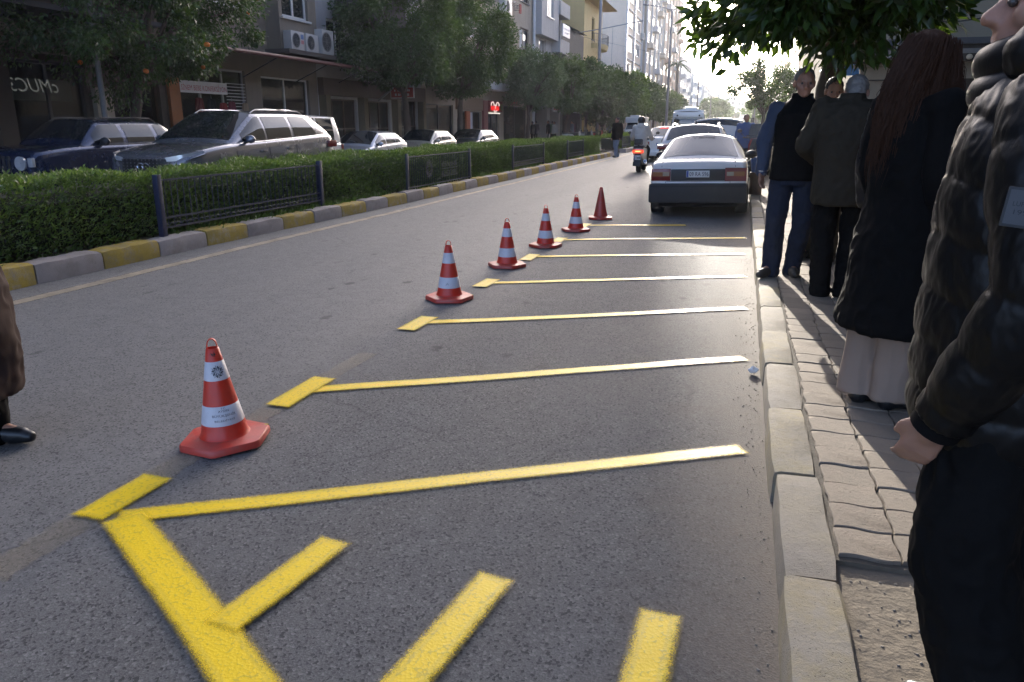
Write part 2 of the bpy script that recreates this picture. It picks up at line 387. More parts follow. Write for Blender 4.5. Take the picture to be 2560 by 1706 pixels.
def m_paint_yellow():
    t = NT('fresh_yellow_paint'); ob = t.co.outputs['Object']; uv = t.n('ShaderNodeUVMap'); s = t.n('ShaderNodeSeparateXYZ'); t.l(uv.outputs[0], s.inputs[0])
    d = t.math('MINIMUM', s.outputs[0], s.outputs[1])
    n = t.noise(260, 2, 0.6); n2 = t.noise(26, 3)
    dd = t.math('ADD', d, t.math('ADD', t.math('MULTIPLY', t.math('SUBTRACT', n, 0.5), 0.048), t.math('MULTIPLY', t.math('SUBTRACT', n2, 0.5), 0.014)))
    mask = t.ramp(dd, [(0.006, 0), (0.034, 1)])
    v = t.n('ShaderNodeTexVoronoi'); v.inputs['Scale'].default_value = 85; t.l(ob, v.inputs['Vector'])
    pits = t.ramp(t.math('ADD', v.outputs['Distance'], t.math('MULTIPLY', t.noise(9, 4, 0.7), 0.5)), [(0.93, 0), (1.05, 1)])
    c = t.mix(t.noise(14, 5, 0.7), (0.90, 0.60, 0.003), (0.97, 0.68, 0.006))
    ln = t.ramp(d, [(0.030, 0), (0.036, 1), (0.043, 1), (0.049, 0)])
    c = t.mix(t.math('MULTIPLY', ln, 0.25), c, (0.52, 0.40, 0.07))
    c = t.mix(t.math('MULTIPLY', pits, 0.35), c, (0.34, 0.25, 0.05))
    worm = t.noise(60, 3, 0.5, dist=1.5)
    nm = t.bump(t.math('ADD', t.math('MULTIPLY', v.outputs['Distance'], 0.8), worm), 0.22, 0.004)
    b = t.bsdf(c, t.math('ADD', 0.32, t.math('MULTIPLY', t.noise(30, 3), 0.2)), 0, nm, 0.22)
    tr = t.n('ShaderNodeBsdfTransparent'); mx = t.n('ShaderNodeMixShader'); t.l(mask, mx.inputs[0]); t.l(tr.outputs[0], mx.inputs[1]); t.l(b, mx.inputs[2])
    return t.done(mx.outputs[0])
def m_paint_old(name='faded_road_paint', k=1.0):
    t = NT(name); uv = t.n('ShaderNodeUVMap'); s = t.n('ShaderNodeSeparateXYZ'); t.l(uv.outputs[0], s.inputs[0])
    d = t.math('MINIMUM', s.outputs[0], s.outputs[1])
    dd = t.math('ADD', d, t.math('MULTIPLY', t.math('SUBTRACT', t.noise(30, 5, 0.7), 0.5), 0.09))
    mask = t.math('MULTIPLY', t.ramp(dd, [(0.0, 0), (0.03, 1)]), t.ramp(t.noise(3.0, 8, 0.75), [(0.25, 0.45), (0.6, 0.95)]))
    mask = t.math('MULTIPLY', mask, k)
    v = t.n('ShaderNodeTexVoronoi'); v.inputs['Scale'].default_value = 85; t.l(t.co.outputs['Object'], v.inputs['Vector'])
    c = t.mix(t.noise(40, 4), (0.27, 0.225, 0.155), (0.38, 0.315, 0.22)); nm = t.bump(v.outputs['Distance'], 0.5, 0.005)
    b = t.bsdf(c, 0.6, 0, nm); tr = t.n('ShaderNodeBsdfTransparent'); mx = t.n('ShaderNodeMixShader'); t.l(mask, mx.inputs[0]); t.l(tr.outputs[0], mx.inputs[1]); t.l(b, mx.inputs[2])
    return t.done(mx.outputs[0])
def m_concrete(name, col, stain=(0.16, 0.14, 0.11), paintcol=None, pamount=0.0, amt=0.6, plo=0.42):
    t = NT(name); n1 = t.noise(9, 7, 0.65); r = t.objrand(); k = t.math('ADD', 0.86, t.math('MULTIPLY', r, 0.26))
    c = t.mix(n1, scale_c(col, 0.82), scale_c(col, 1.12))
    q = t.n('ShaderNodeMix'); q.data_type = 'RGBA'; q.blend_type = 'MULTIPLY'; q.inputs[0].default_value = 1; t.l(c, q.inputs[6]); cc = t.n('ShaderNodeCombineColor'); [t.l(k, cc.inputs[i]) for i in range(3)]; t.l(cc.outputs[0], q.inputs[7]); c = q.outputs[2]
    off = t.n('ShaderNodeVectorMath'); off.operation = 'ADD'; t.l(t.co.outputs['Object'], off.inputs[0])
    cv = t.n('ShaderNodeCombineXYZ'); [t.l(t.math('MULTIPLY', r, 57.0 + 13 * i), cv.inputs[i]) for i in range(3)]; t.l(cv.outputs[0], off.inputs[1]); V = off.outputs[0]
    if paintcol:
        pm = t.math('MULTIPLY', t.ramp(t.noise(5.5, 9, 0.75, V), [(plo, 0), (plo + 0.2, 1)]), pamount)
        c = t.mix(pm, c, t.mix(t.noise(18, 4), scale_c(paintcol, 0.7), paintcol))
    c = t.mix(t.math('MULTIPLY', t.ramp(t.noise(4.0, 9, 0.72, V), [(0.45, 0), (0.75, 1)]), amt), c, stain)
    pit = t.ramp(t.voro(95), [(0.05, 1), (0.22, 0)]); pm2 = t.math('MULTIPLY', pit, t.ramp(t.noise(16, 3, 0.6, V), [(0.42, 0), (0.6, 1)]))
    c = t.mix(t.math('MULTIPLY', pm2, 0.85), c, scale_c(col, 0.3))
    h = t.math('SUBTRACT', t.math('ADD', t.noise(45, 6, 0.7), t.math('MULTIPLY', t.noise(230, 3), 0.4)), t.math('MULTIPLY', pm2, 0.8))
    return t.done(t.bsdf(c, 0.82, 0, t.bump(h, 0.65, 0.007), 0.3))
ASPH = m_asphalt(); YEL = m_paint_yellow(); OLD = m_paint_old(); OLDF = m_paint_old('almost_gone_road_paint', 0.42)
CONC = m_concrete('kerb_concrete', (0.285, 0.25, 0.205), paintcol=(0.36, 0.29, 0.13), pamount=0.2)
CONCY = m_concrete('kerb_worn_yellow', (0.285, 0.25, 0.195), paintcol=(0.38, 0.29, 0.09), pamount=0.4)
MEDG = m_concrete('median_kerb_grey', (0.36, 0.315, 0.29))
MEDY = m_concrete('median_kerb_yellow', (0.37, 0.32, 0.25), stain=(0.20, 0.16, 0.10), amt=0.7, paintcol=(0.46, 0.32, 0.045), pamount=0.95, plo=0.30)
PAVE = m_concrete('paver_concrete', (0.255, 0.205, 0.155), amt=0.55)
SOIL = plain('packed_dirt', (0.20, 0.165, 0.12), 0.95, var=0.4, nscale=5, bump=0.9, bscale=25)
DUST = plain('joint_grit', (0.10, 0.085, 0.065), 0.95, var=0.35, nscale=20, bump=0.6, bscale=90)
GROUND = plain('bare_ground', (0.13, 0.12, 0.10), 0.95, var=0.25, nscale=0.5, bump=0.3, bscale=8)

def sheet(name, x0, x1, y0, y1, z, mat, kind='structure', parent=None):
    o = MB().quad((x0, y0, z), (x1, y0, z), (x1, y1, z), (x0, y1, z)).build(name, mat, parent)
    return tag(o, kind=kind) if parent is None else o
sheet('ground', -420, 420, -120, 900, -0.30, GROUND)
def grid_road(name, xs, ys, mat, zf):
    V = np.array([(x, y, zf(x, y)) for y in ys for x in xs]); n = len(xs)
    F = np.array([(j * n + i, j * n + i + 1, (j + 1) * n + i + 1, (j + 1) * n + i) for j in range(len(ys) - 1) for i in range(n - 1)])
    return tag(link(name, np_mesh(name, V, F, mat, True)), kind='structure')
ys = list(np.arange(-8, 30, 0.25)) + list(np.arange(30, 90, 1.5)) + list(np.arange(90, 620, 15))
road = grid_road('road', list(np.arange(-6.3, 0.31, 0.3)), ys, ASPH, hz)
ZL = -0.12
left_road = grid_road('carriageway_beyond_median', list(np.arange(-13.8, -7.6, 0.5)), list(np.arange(-20, 620, 4.0)), ASPH, lambda x, y: ZL)

def strip(name, pts, width, z, mat, parent, soft=0.026, endsoft=True):
    """a painted band along pts; UV holds the distance to its ends and to its sides"""
    w2 = width / 2 + soft; P = [Vector((p[0], p[1])) for p in pts]
    fine = []
    for i in range(len(P) - 1):
        k = max(2, int((P[i + 1] - P[i]).length / 0.12))
        fine += [P[i].lerp(P[i + 1], j / k) for j in range(k)]
    fine.append(P[-1]); L = [0.0]
    for i in range(1, len(fine)): L.append(L[-1] + (fine[i] - fine[i - 1]).length)
    tot = L[-1]; vs_, uv, fs = [], [], []
    offs = (-w2, -w2 + 0.05, 0.0, w2 - 0.05, w2) if w2 > 0.055 else (-w2, 0.0, w2)
    for i, p in enumerate(fine):
        t = (fine[min(i + 1, len(fine) - 1)] - fine[max(i - 1, 0)]).normalized(); nrm = Vector((-t.y, t.x))
        wob = 0.007 * mnoise.noise(Vector((p.x * 2.1, p.y * 2.1, len(name)))) 
        for o in offs:
            q = p + nrm * (o + wob); vs_.append((q.x, q.y, hz(q.x, q.y) + z)); uv.append((min(L[i], tot - L[i]) if endsoft else 9.0, w2 - abs(o)))
    n = len(offs)
    for i in range(len(fine) - 1):
        for j in range(n - 1): fs.append((i * n + j + 1, i * n + j, (i + 1) * n + j, (i + 1) * n + j + 1))
    me = bpy.data.meshes.new(name); me.from_pydata(vs_, [], fs); me.materials.append(mat)
    me.polygons.foreach_set('use_smooth', [True] * len(fs)); ul = me.uv_layers.new(name='UVMap')
    for lp in me.loops: ul.data[lp.index].uv = uv[lp.vertex_index]
    me.update()
    return link(name, me, parent)
# old faded paint under the new
strip('faded_edge_line', [(-5.84, -6), (-5.80, 4.9), (-5.72, 9), (-5.62, 12), (-5.58, 16), (-5.50, 24), (-5.4, 36), (-5.4, 70)], 0.13, 0.004, OLD, road)
strip('faded_bay_line', [(-2.31, -1.0), (-2.30, 2.1)], 0.12, 0.004, OLDF, road)
strip('faded_bay_line', [(-2.30, 2.40), (-2.28, 3.30)], 0.11, 0.004, OLDF, road)
strip('faded_bay_line', [(-2.27, 3.74), (-2.25, 4.35)], 0.10, 0.004, OLDF, road)
# fresh bay dividers with their short bars at the driving lane
LN = [((-2.20, 2.08), (0.12, 3.42)), ((-2.26, 3.57), (0.13, 4.92)), ((-2.22, 5.18), (0.14, 6.36)), ((-2.22, 6.76), (0.14, 7.76)), ((-2.20, 8.30), (0.14, 9.17)), ((-2.17, 9.67), (0.15, 10.52)), ((-2.14, 11.20), (-0.70, 11.64))]
for i, (a, b) in enumerate(LN):
    m = (lerp(a[0], b[0], .5) + .01, lerp(a[1], b[1], .5) + .015)
    strip('parking_bay_line', [a, m, b], 0.080 + 0.004 * (i % 3), 0.008, YEL, road)
TK = [((-2.285, 2.03), (-2.275, 2.43)), ((-2.27, 3.28), (-2.265, 3.80)), ((-2.25, 4.90), (-2.235, 5.36)), ((-2.235, 6.52), (-2.22, 6.95)), ((-2.21, 8.02), (-2.20, 8.46)), ((-2.19, 9.42), (-2.18, 9.85)), ((-2.16, 10.95), (-2.15, 11.38))]
for a, b in TK: strip('parking_bay_end_bar', [a, b], 0.125, 0.0125, YEL, road)
strip('hatched_area_border', [(-2.17, 2.09), (-1.65, 1.765), (-1.10, 1.40), (-0.55, 1.04)], 0.125, 0.0165, YEL, road)
strip('hatched_area_bar', [(-1.375, 1.60), (-1.29, 2.17)], 0.10, 0.0205, YEL, road)
strip('hatched_area_bar', [(-0.81, 1.22), (-0.665, 2.11)], 0.10, 0.0205, YEL, road)
strip('hatched_area_bar', [(-0.17, 1.15), (-0.125, 2.06)], 0.10, 0.0205, YEL, road)

# ---- kerb of the pavement beside the parking bays
def kerb_mesh(seed, ln, w, h, b=0.022, chip=0.006):
    """a cast kerb stone, origin at the road-side bottom corner, lying along +Y"""
    r = random.Random(seed); prof = [(0.004, -0.12), (0.0, 0.0), (0.003, h - b * 1.3), (b * 0.35, h - b * 0.3), (b * 1.3, h), (w - 0.006, h), (w, h - 0.006), (w, -0.12)]
    mb = MB(); n = 7; rings = []
    for i in range(n):
        y = ln * i / (n - 1); e = 0.010 if i in (0, n - 1) else 0
        yy = y + (0.006 if i == 0 else -0.006 if i == n - 1 else 0)
        rings.append([(x + (e * 0.6 if x < w / 2 else -e * 0.4) + r.uniform(-chip, chip) * (0.5 if z > 0 else 0), yy, z - (e * 0.7 if z > h * 0.5 else 0) + r.uniform(-chip, chip) * (0.5 if z > h * 0.5 else 0)) for x, z in prof])
    mb.loft(rings, True, True); return mb
kerb = tag(empty('kerb'), kind='structure')
KM = [kerb_mesh(40 + k, 0.727, 0.165, 0.150).mesh('kerb_stone', CONCY if k % 2 else CONC, 35) for k in range(6)]
for k in range(-4, 40):
    y = 2.172 + 0.737 * k
    o = link('kerb_stone', KM[k % 6], kerb, (0.212 + rnd.uniform(-.005, .005), y + 0.005, rnd.uniform(-.006, .006)))
    o.rotation_euler = (rnd.uniform(-.006, .006), rnd.uniform(-.01, .01), rnd.uniform(-.004, .004))
    if y < 0.5: bpy.data.objects.remove(o)
MB().box(0.20, 0.39, 31.6, 400, -0.1, 0.148).build('kerb_run', CONC, kerb)

# ---- pavement: interlocking wavy pavers
PZ = 0.150
pav = MB()
pav.quad((0.37, -6, PZ - 0.03), (5.2, -6, PZ - 0.03), (5.2, 2.31, PZ - 0.03), (0.37, 2.31, PZ - 0.03), 0)
pav.quad((0.37, 2.31, PZ - 0.014), (5.2, 2.31, PZ - 0.014), (5.2, 30, PZ - 0.014), (0.37, 30, PZ - 0.014), 1)
pav.quad((0.37, 2.31, PZ - 0.03), (5.2, 2.31, PZ - 0.03), (5.2, 2.31, PZ - 0.014), (0.37, 2.31, PZ - 0.014), 0)
pav.quad((0.37, 30, PZ), (5.2, 30, PZ), (5.2, 400, PZ), (0.37, 400, PZ), 1)
pavement = tag(pav.build('pavement', [SOIL, DUST]), kind='structure')
PW, PL = 0.186, 0.1745
def paver(seed, gap=0.0032):
    r = random.Random(seed); n = 8; A = 0.007
    wav = lambda t: A * (math.sin(2 * PI * t) )
    top, low = [], []
    pts = []
    for i in range(n): t = i / n; pts.append((lerp(0, PW, t), wav(t)))
    for i in range(n): t = i / n; pts.append((PW + 0.5 * wav(t), lerp(0, PL, t)))
    for i in range(n): t = 1 - i / n; pts.append((lerp(0, PW, t), PL + wav(t)))
    for i in range(n): t = 1 - i / n; pts.append((0.5 * wav(t), lerp(0, PL, t)))
    cx, cy = PW / 2, PL / 2
    def inset(p, d): v = Vector((p[0] - cx, p[1] - cy)); return (p[0] - v.x / PW * 2 * d, p[1] - v.y / PL * 2 * d)
    j = [(r.uniform(-.0015, .0015), r.uniform(-.0015, .0015)) for _ in pts]
    r0 = [(*inset(p, gap), -0.05) for p in pts]; r1 = [(*inset((p[0] + q[0], p[1] + q[1]), gap), -0.0035) for p, q in zip(pts, j)]; r2 = [(*inset(p, gap + 0.003), 0.0) for p in pts]
    return MB().loft([r0, r1, r2], True, True)
PMS = [paver(k) for k in range(5)]; PME = [q.mesh('paver', PAVE, 40) for q in PMS]
rest = MB(); cnt = 0
for row in range(0, 150):
    for c in range(0, 24):
        x = 0.388 + c * PW + (0.004 * math.sin(row * 0.7)); y = 2.33 + row * PL + (PL / 2 if c % 2 else 0) * 0.0
        z = PZ + 0.003 * mnoise.noise(Vector((x * 3, y * 3, 0))) + rnd.uniform(-.002, .002); k = rnd.randrange(5)
        if cnt < 290 and (row < 26 and c < 7 or row < 46 and c < 4 or row < 60 and c < 2):
            o = link('paver', PME[k], pavement, (x, y, z)); o.rotation_euler = (rnd.uniform(-.008, .008), rnd.uniform(-.008, .008), rnd.uniform(-.02, .02)); cnt += 1
        else:
            b = len(rest.v); rest.v += [(p[0] + x, p[1] + y, p[2] + z) for p in PMS[k].v]; rest.f += [tuple(b + i for i in f) for f in PMS[k].f]; rest.m += [0] * len(PMS[k].f)
o = rest.build('paver_field', PAVE, pavement, 40); o['kind'] = 'stuff'
for k in range(26):     # loose crumbs in the gap left by the missing pavers and in the gutter
    pass
def pebble(seed, s):
    r = random.Random(seed); mb = MB(); mb.ball((0, 0, 0), s, s * r.uniform(.6, .9), s * r.uniform(.4, .7), 7, 5)
    mb.v = [(x * r.uniform(.8, 1.2), y * r.uniform(.8, 1.2), z * r.uniform(.8, 1.2)) for x, y, z in mb.v]; return mb
grit = MB()
for k in range(420):
    y = rnd.uniform(1.2, 9); x = 0.20 - abs(rnd.gauss(0, 0.06)); q = pebble(k % 40, rnd.choice((.0015, .002, .002, .003, .004))); q.v = [(a + x, b + y, c + hz(x, y) + .002) for a, b, c in q.v]; grit.join(q)
for k in range(260):
    y = rnd.uniform(1.3, 2.3); x = rnd.uniform(.39, 1.2); q = pebble(k % 40, rnd.choice((.002, .003, .003, .005))); q.v = [(a + x, b + y, c + PZ - .029) for a, b, c in q.v]; grit.join(q)
tag(grit.build('gravel', plain('grit_stone', (0.30, 0.26, 0.21), 0.9, var=0.5, nscale=30)), kind='stuff')

# ---- median kerb, painted yellow and plain in turn, and its planted bed
mk = tag(empty('median_kerb'), kind='structure')
MKG = [kerb_mesh(80 + k, 0.80, 0.22, 0.20, 0.045, 0.012).mesh('median_kerb_stone', MEDG, 40) for k in range(3)]
MKY = [kerb_mesh(90 + k, 0.80, 0.22, 0.20, 0.045, 0.012).mesh('median_kerb_stone', MEDY, 40) for k in range(3)]
def med_x(y): return interp(y, [0, 5.3, 8.2, 13.3, 22, 36, 80], [-6.31, -6.28, -6.24, -6.08, -5.98, -5.86, -5.8])
mky = 5.52 - 0.81 * 9; i = 0
while mky < 36.3:
    a = math.atan((med_x(mky + .87) - med_x(mky)) / .87)
    o = link('median_kerb_stone', (MKY if i % 2 == 0 else MKG)[rnd.randrange(3)], mk, (med_x(mky), mky, rnd.uniform(-.012, .006)))
    o.rotation_euler = (rnd.uniform(-.01, .01), rnd.uniform(-.02, .02), PI - 0 if False else -a)
    o.scale = (-1, 1, 1)
    mky += 0.81; i += 1
MB().box(-6.2, -5.82, 41, 400, -0.1, 0.2).build('median_kerb_run', MEDG, mk)
bed = MB(); bed.box(-7.75, -6.40, -8, 12.0, -0.25, 0.13); bed.box(-7.75, -6.22, 12.0, 24.0, -0.25, 0.128); bed.box(-7.75, -6.12, 24.0, 37.0, -0.25, 0.126); bed.box(-7.75, -6.15, 41, 400, -0.25, 0.13)
tag(bed.build('median_soil', SOIL), kind='structure')
MB().box(-7.95, -7.76, -8, 36.8, -0.25, 0.1).build('median_kerb_far_side', MEDG, mk)
tag(MB().box(-7.8, -5.9, 37.0, 41, -0.25, 0.02).build('crossing_gap_paving', PAVE), kind='structure')
# ---- pavement in front of the shops across the street
fp = MB().box(-16.9, -13.7, -20, 600, -0.28, 0.0)
tag(fp.build('shop_pavement', m_concrete('shop_pavement_tiles', (0.24, 0.22, 0.20))), kind='structure')
MB().box(-13.85, -13.68, -20, 600, -0.28, 0.015).build('shop_kerb', MEDG, bpy.data.objects['shop_pavement'])
# ------------------------------------------------------------------ traffic cones
def m_cone(name, col, dirt):
    t = NT(name); n1 = t.noise(12, 6, 0.65); c = t.mix(n1, scale_c(col, 0.85), scale_c(col, 1.1))
    d = t.ramp(t.noise(9, 9, 0.75, dist=0.4), [(0.45, 0), (0.75, 1)]); c = t.mix(t.math('MULTIPLY', d, dirt), c, (0.20, 0.13, 0.105))
    sc = t.ramp(t.noise(55, 6, 0.8, dist=1.0), [(0.62, 0), (0.7, 1)]); c = t.mix(t.math('MULTIPLY', sc, dirt), c, (0.06, 0.04, 0.035))
    return t.done(t.bsdf(c, t.math('ADD', 0.36, t.math('MULTIPLY', d, 0.25)), 0, t.bump(t.noise(160, 3), 0.08, 0.004)))
CO = m_cone('cone_orange', (0.62, 0.040, 0.018), 0.25); COD = m_cone('cone_orange_dusty', (0.56, 0.060, 0.038), 0.55); COW = m_cone('cone_orange_grimy', (0.45, 0.045, 0.025), 0.75)
BAND = plain('cone_reflective_band', (0.62, 0.60, 0.62), 0.45, var=0.08, nscale=20, dirt=0.35, dirtcol=(0.3, 0.28, 0.27))
INK = plain('dark_print', (0.02, 0.02, 0.028), 0.6)
CZ = [(0.045, 0.108), (0.455, 0.029)]
def cone_r(z): return interp(z, [0.03, 0.045, 0.06, 0.46], [0.125, 0.112, 0.105, 0.0285])
def emblem_parts():
    """a ring of curling figures round a disc, in the plane, radius about 1"""
    mb = MB()
    def ribbon(pts, w0, w1):
        P = [Vector((p[0], p[1])) for p in pts]
        for i in range(len(P) - 1):
            t = (P[i + 1] - P[i]).normalized(); n = Vector((-t.y, t.x)); a = lerp(w0, w1, i / (len(P) - 1)); b = lerp(w0, w1, (i + 1) / (len(P) - 1))
            mb.add([(*(P[i] - n * a), 0), (*(P[i] + n * a), 0), (*(P[i + 1] + n * b), 0), (*(P[i + 1] - n * b), 0)], [(3, 2, 1, 0)])
    for k in range(8):
        a0 = 2 * PI * k / 8; rot = Matrix.Rotation(a0, 2)
        ribbon([rot @ Vector((0.40 + 0.30 * s, 0.34 * math.sin(s * 4.2))) for s in [i / 9 for i in range(10)]], 0.055, 0.03)
        ribbon([rot @ Vector((0.62 + 0.17 * math.cos(s), 0.12 + 0.17 * math.sin(s))) for s in [i * 0.42 for i in range(11)]], 0.035, 0.03)
        c = rot @ Vector((0.78, -0.12)); ribbon([c + Vector((0.06 * math.cos(s), 0.06 * math.sin(s))) for s in [i * PI / 4 for i in range(9)]], 0.05, 0.05)
        ribbon([rot @ Vector((0.80 + 0.25 * s, 0.1 + 0.12 * s)) for s in (0, .5, 1)], 0.03, 0.01)
    ribbon([(0.27 * math.cos(s), 0.27 * math.sin(s)) for s in [i * PI / 10 for i in range(21)]], 0.03, 0.03)
    ribbon([(-.12, 0), (.12, 0)], 0.02, 0.02); return mb
def on_cone(me, z0, az, off=0.0016):
    for v in me.vertices:
        z = z0 + v.co.y; r = cone_r(z) + off; a = az + v.co.x / r; v.co = (r * math.cos(a), r * math.sin(a), z)
    me.update()
def make_cone(name_parts=True, bands=True, body=CO, base=COD, seed=0, tall=1.0):
    root = empty('traffic_cone'); r = random.Random(seed)
    hexa = lambda rad, z: [(rad * math.cos(PI / 3 * k), rad * math.sin(PI / 3 * k), z) for k in range(6)]
    def hex2(rad, z, b):
        o = []
        for k in range(6):
            for s in (-1, 1):
                a = PI / 3 * k + s * b / rad; o.append((rad * math.cos(a) * (1 - 0), rad * math.sin(a), z))
        return o
    b = MB().loft([hex2(0.206, 0.002, .012), hex2(0.206, 0.026, .012), hex2(0.200, 0.034, .012), hex2(0.13, 0.042, .03)], True, True)
    b.build('base', base, root, 40)
    MB().box(0.186, 0.2035, -0.008, 0.006, 0.0, 0.036).build('tape_mark', plain('worn_yellow_mark', (0.42, 0.30, 0.03), 0.6), root)
    prof = [(cone_r(z), z) for z in (0.038, 0.045, 0.052, 0.06, 0.1, 0.2, 0.3, 0.4, 0.46)] + [(0.025, 0.462), (0.024, 0.40)]
    MB().lathe(prof, n=40, cap=False).build('body', body, root, 50)
    if bands:
        for z0, z1 in ((0.108, 0.198), (0.316, 0.402)):
            MB().lathe([(cone_r(z0) + 0.0002, z0 - .0005), (cone_r(z0) + 0.001, z0), (cone_r(z1) + 0.001, z1), (cone_r(z1) + 0.0002, z1 + .0005)], n=40, cap=False).build('band', BAND, root, 50)
    if tall <= 1.0:
        pts = [(0.024, 0, 0.452), (0.0235, 0, 0.475), (0.019, 0, 0.493), (0.010, 0, 0.503), (0, 0, 0.506), (-0.010, 0, 0.503), (-0.019, 0, 0.493), (-0.0235, 0, 0.475), (-0.024, 0, 0.452)]
        h = MB()
        rings = []
        for i, p in enumerate(pts):
            rings.append([(p[0], p[1] + a, p[2]) if abs(p[0]) > 0.02 else (p[0], p[1] + a, p[2]) for a in (-.009, .009)] + [(p[0] * .82, p[1] + a, p[2] - 0.004) for a in (.009, -.009)])
        h.loft(rings, True, True).build('handle', body, root, 40, rz=None)
    else:
        MB().lathe([(0.0285, 0.459), (0.02, 0.49), (0.004, 0.497)], n=24).build('tip', body, root, 50)
    return root
CONES = [((-2.243, 2.83), 50, 'printed', CO, COD, 'traffic cone with municipal lettering and emblem on its white bands'),
         ((-2.32, 6.0), 18, 'band', CO, COD, 'traffic cone with a small ink scribble on its lower white band'),
         ((-2.30, 7.66), 62, 'band', CO, COW, 'white banded traffic cone with grimy brown-edged base'),
         ((-2.235, 9.09), 22, 'band', CO, COW, 'traffic cone with yellow paint smears under its lower white band'),
         ((-2.165, 10.58), 58, 'band', CO, COW, 'white banded traffic cone standing beside the plain orange cone'),
         ((-2.075, 12.06), 40, 'plain', COW, COW, 'plain dark orange traffic cone without any white bands')]
first = None
for (x, y), ang, kind, bm_, bs_, lab in CONES:
    c = make_cone(bands=kind != 'plain', body=bm_, base=bs_, seed=int(ang), tall=1.0 if kind != 'plain' else 1.1)
    c.location = (x, y, hz(x, y) + 0.006); c.rotation_euler = (0, 0, R(ang)); tag(c, lab, 'traffic cone', 'cones set along the parking bays')
    toc = math.atan2(-y, -x) - R(ang)
    for ch in c.children:
        if ch.name.startswith('handle'): ch.rotation_euler = (0, 0, toc + PI / 2 + (0.2 if kind != 'printed' else -0.1))
    if kind == 'printed':
        c.rotation_euler = (R(-1.2), R(-1.8), R(ang))
        for i, (txt, z, w_, hgt) in enumerate([('T.C.', 0.190, .021, .008), ('AYDIN', 0.178, .048, .010), ('BÜYÜKŞEHİR', 0.157, .108, .017), ('BELEDİYESİ', 0.135, .092, .011)]):
            me = text_mesh(txt, 1.0); co = np.empty(len(me.vertices) * 3, dtype=np.float32); me.vertices.foreach_get('co', co); co = co.reshape(-1, 3)
            wd = np.ptp(co[:, 0]); ht = np.ptp(co[:, 1]); co[:, 0] = (co[:, 0] - co[:, 0].min() - wd / 2) * w_ / wd; co[:, 1] = (co[:, 1] - co[:, 1].min() - ht / 2) * hgt / ht
            me.vertices.foreach_set('co', co.ravel()); on_cone(me, z, toc + 0.10); me.materials.clear(); me.materials.append(INK); link('lettering', me, c)
        e = emblem_parts(); e.v = [(a * 0.030, b * 0.030, 0) for a, b, _ in e.v]; me = e.mesh('emblem', INK); on_cone(me, 0.357, toc + 0.16); link('emblem', me, c)
        s = MB()
        for k in range(9): s.add([(rnd.uniform(-.02, .016), rnd.uniform(-.012, .014), 0) for _ in range(3)], [(0, 1, 2)])
        me = s.mesh('scuff', plain('black_scuff', (0.05, 0.03, 0.025), 0.8)); on_cone(me, 0.437, toc + 0.15, 0.0008); link('scuff', me, c)
    elif 'scribble' in lab:
        s = MB(); [s.add([(q, p, 0), (q + .003, p, 0), (q + .004, p + .018, 0)], [(0, 1, 2)]) for q, p in ((0, 0), (.006, .004), (-.006, -.006), (.012, -.004))]
        me = s.mesh('scribble', INK); on_cone(me, 0.14, toc - 0.25); link('scribble', me, c)
    elif 'smears' in lab:
        s = MB(); [s.add([(q, rnd.uniform(-.004, .004), 0), (q + .014, rnd.uniform(-.004, .004), 0), (q + .010, .007, 0)], [(0, 1, 2)]) for q in (-.03, -.01, .012, .03)]
        me = s.mesh('paint_smear', plain('worn_yellow_mark', (0.42, 0.30, 0.03), 0.6)); on_cone(me, 0.098, toc); link('paint_smear', me, c)

# ------------------------------------------------------------------ railings along the hedge
NAVY = plain('navy_railing_paint', (0.018, 0.022, 0.055), 0.42, var=0.25, nscale=12, dirt=0.4, dirtcol=(0.05, 0.05, 0.06)); GREYP = plain('dark_grey_railing_paint', (0.05, 0.05, 0.055), 0.45, var=0.25, nscale=12, dirt=0.4, dirtcol=(0.09, 0.085, 0.08))
BARM = plain('railing_bar_paint', (0.030, 0.034, 0.055), 0.5, var=0.3, nscale=15, dirt=0.3, dirtcol=(0.12, 0.11, 0.10))
def railing(y0, y1, x, mat, pw, label, lettered=False, nbar=None, top=0.865):
    root = empty('railing_panel', (x, y0, 0.0)); L = y1 - y0; tag(root, label, 'railing', 'railing panels along the hedge')
    for yy in (0, L): MB().bbox(-pw, pw, yy - pw, yy + pw, 0.10, top + 0.03, 0.004).build('post', mat, root, 40)
    rails = (top - 0.035, 0.235) if lettered else (top - 0.035, 0.40, 0.285)
    for z in rails: MB().box(-0.010, 0.010, pw, L - pw, z - 0.010, z + 0.010).build('rail', BARM, root)
    n = nbar or int(L / 0.105); bar = None
    me = MB().tube([(0, 0, rails[-1]), (0, 0, top - 0.045)], 0.0065, 6).mesh('bar', BARM, 60)
    for k in range(1, n): link('bar', me, root, (0.0, L * k / n, 0))
    if not lettered:
        sc = MB().tube([(0, 0.052 * math.cos(a), 0.285 + 0.052 * math.sin(a)) for a in [PI * i / 8 for i in range(9)]], 0.005, 5).mesh('scroll', BARM, 60)
        for k in range(n): link('scroll', sc, root, (0.004, L * (k + .5) / n, 0))
    else:
        e = emblem_parts(); e.v = [(0.016, a * 0.22, b * 0.22) for a, b, _ in e.v]; e.build('emblem', BARM, root, loc=(0, L * 0.30, 0.55))
        for txt, z in (('BÜYÜKŞEHİR', 0.60), ('BELEDİYESİ', 0.44)):
            text_obj('lettering', txt, BARM, root, (0.018, L * 0.62, z), (PI / 2, 0, PI / 2), width=0.95, height=0.13)
            MB().box(0.012, 0.02, L * 0.62 - .5, L * 0.62 + .5, z - .09, z - .078).build('letter_rail', BARM, root)
    return root
railing(7.38, 10.98, -6.40, NAVY, 0.035, 'navy railing panel with thick posts and a row of scrolls')
railing(14.08, 17.75, -6.27, GREYP, 0.026, 'dark grey railing panel with iron emblem and two lines of letters', True)
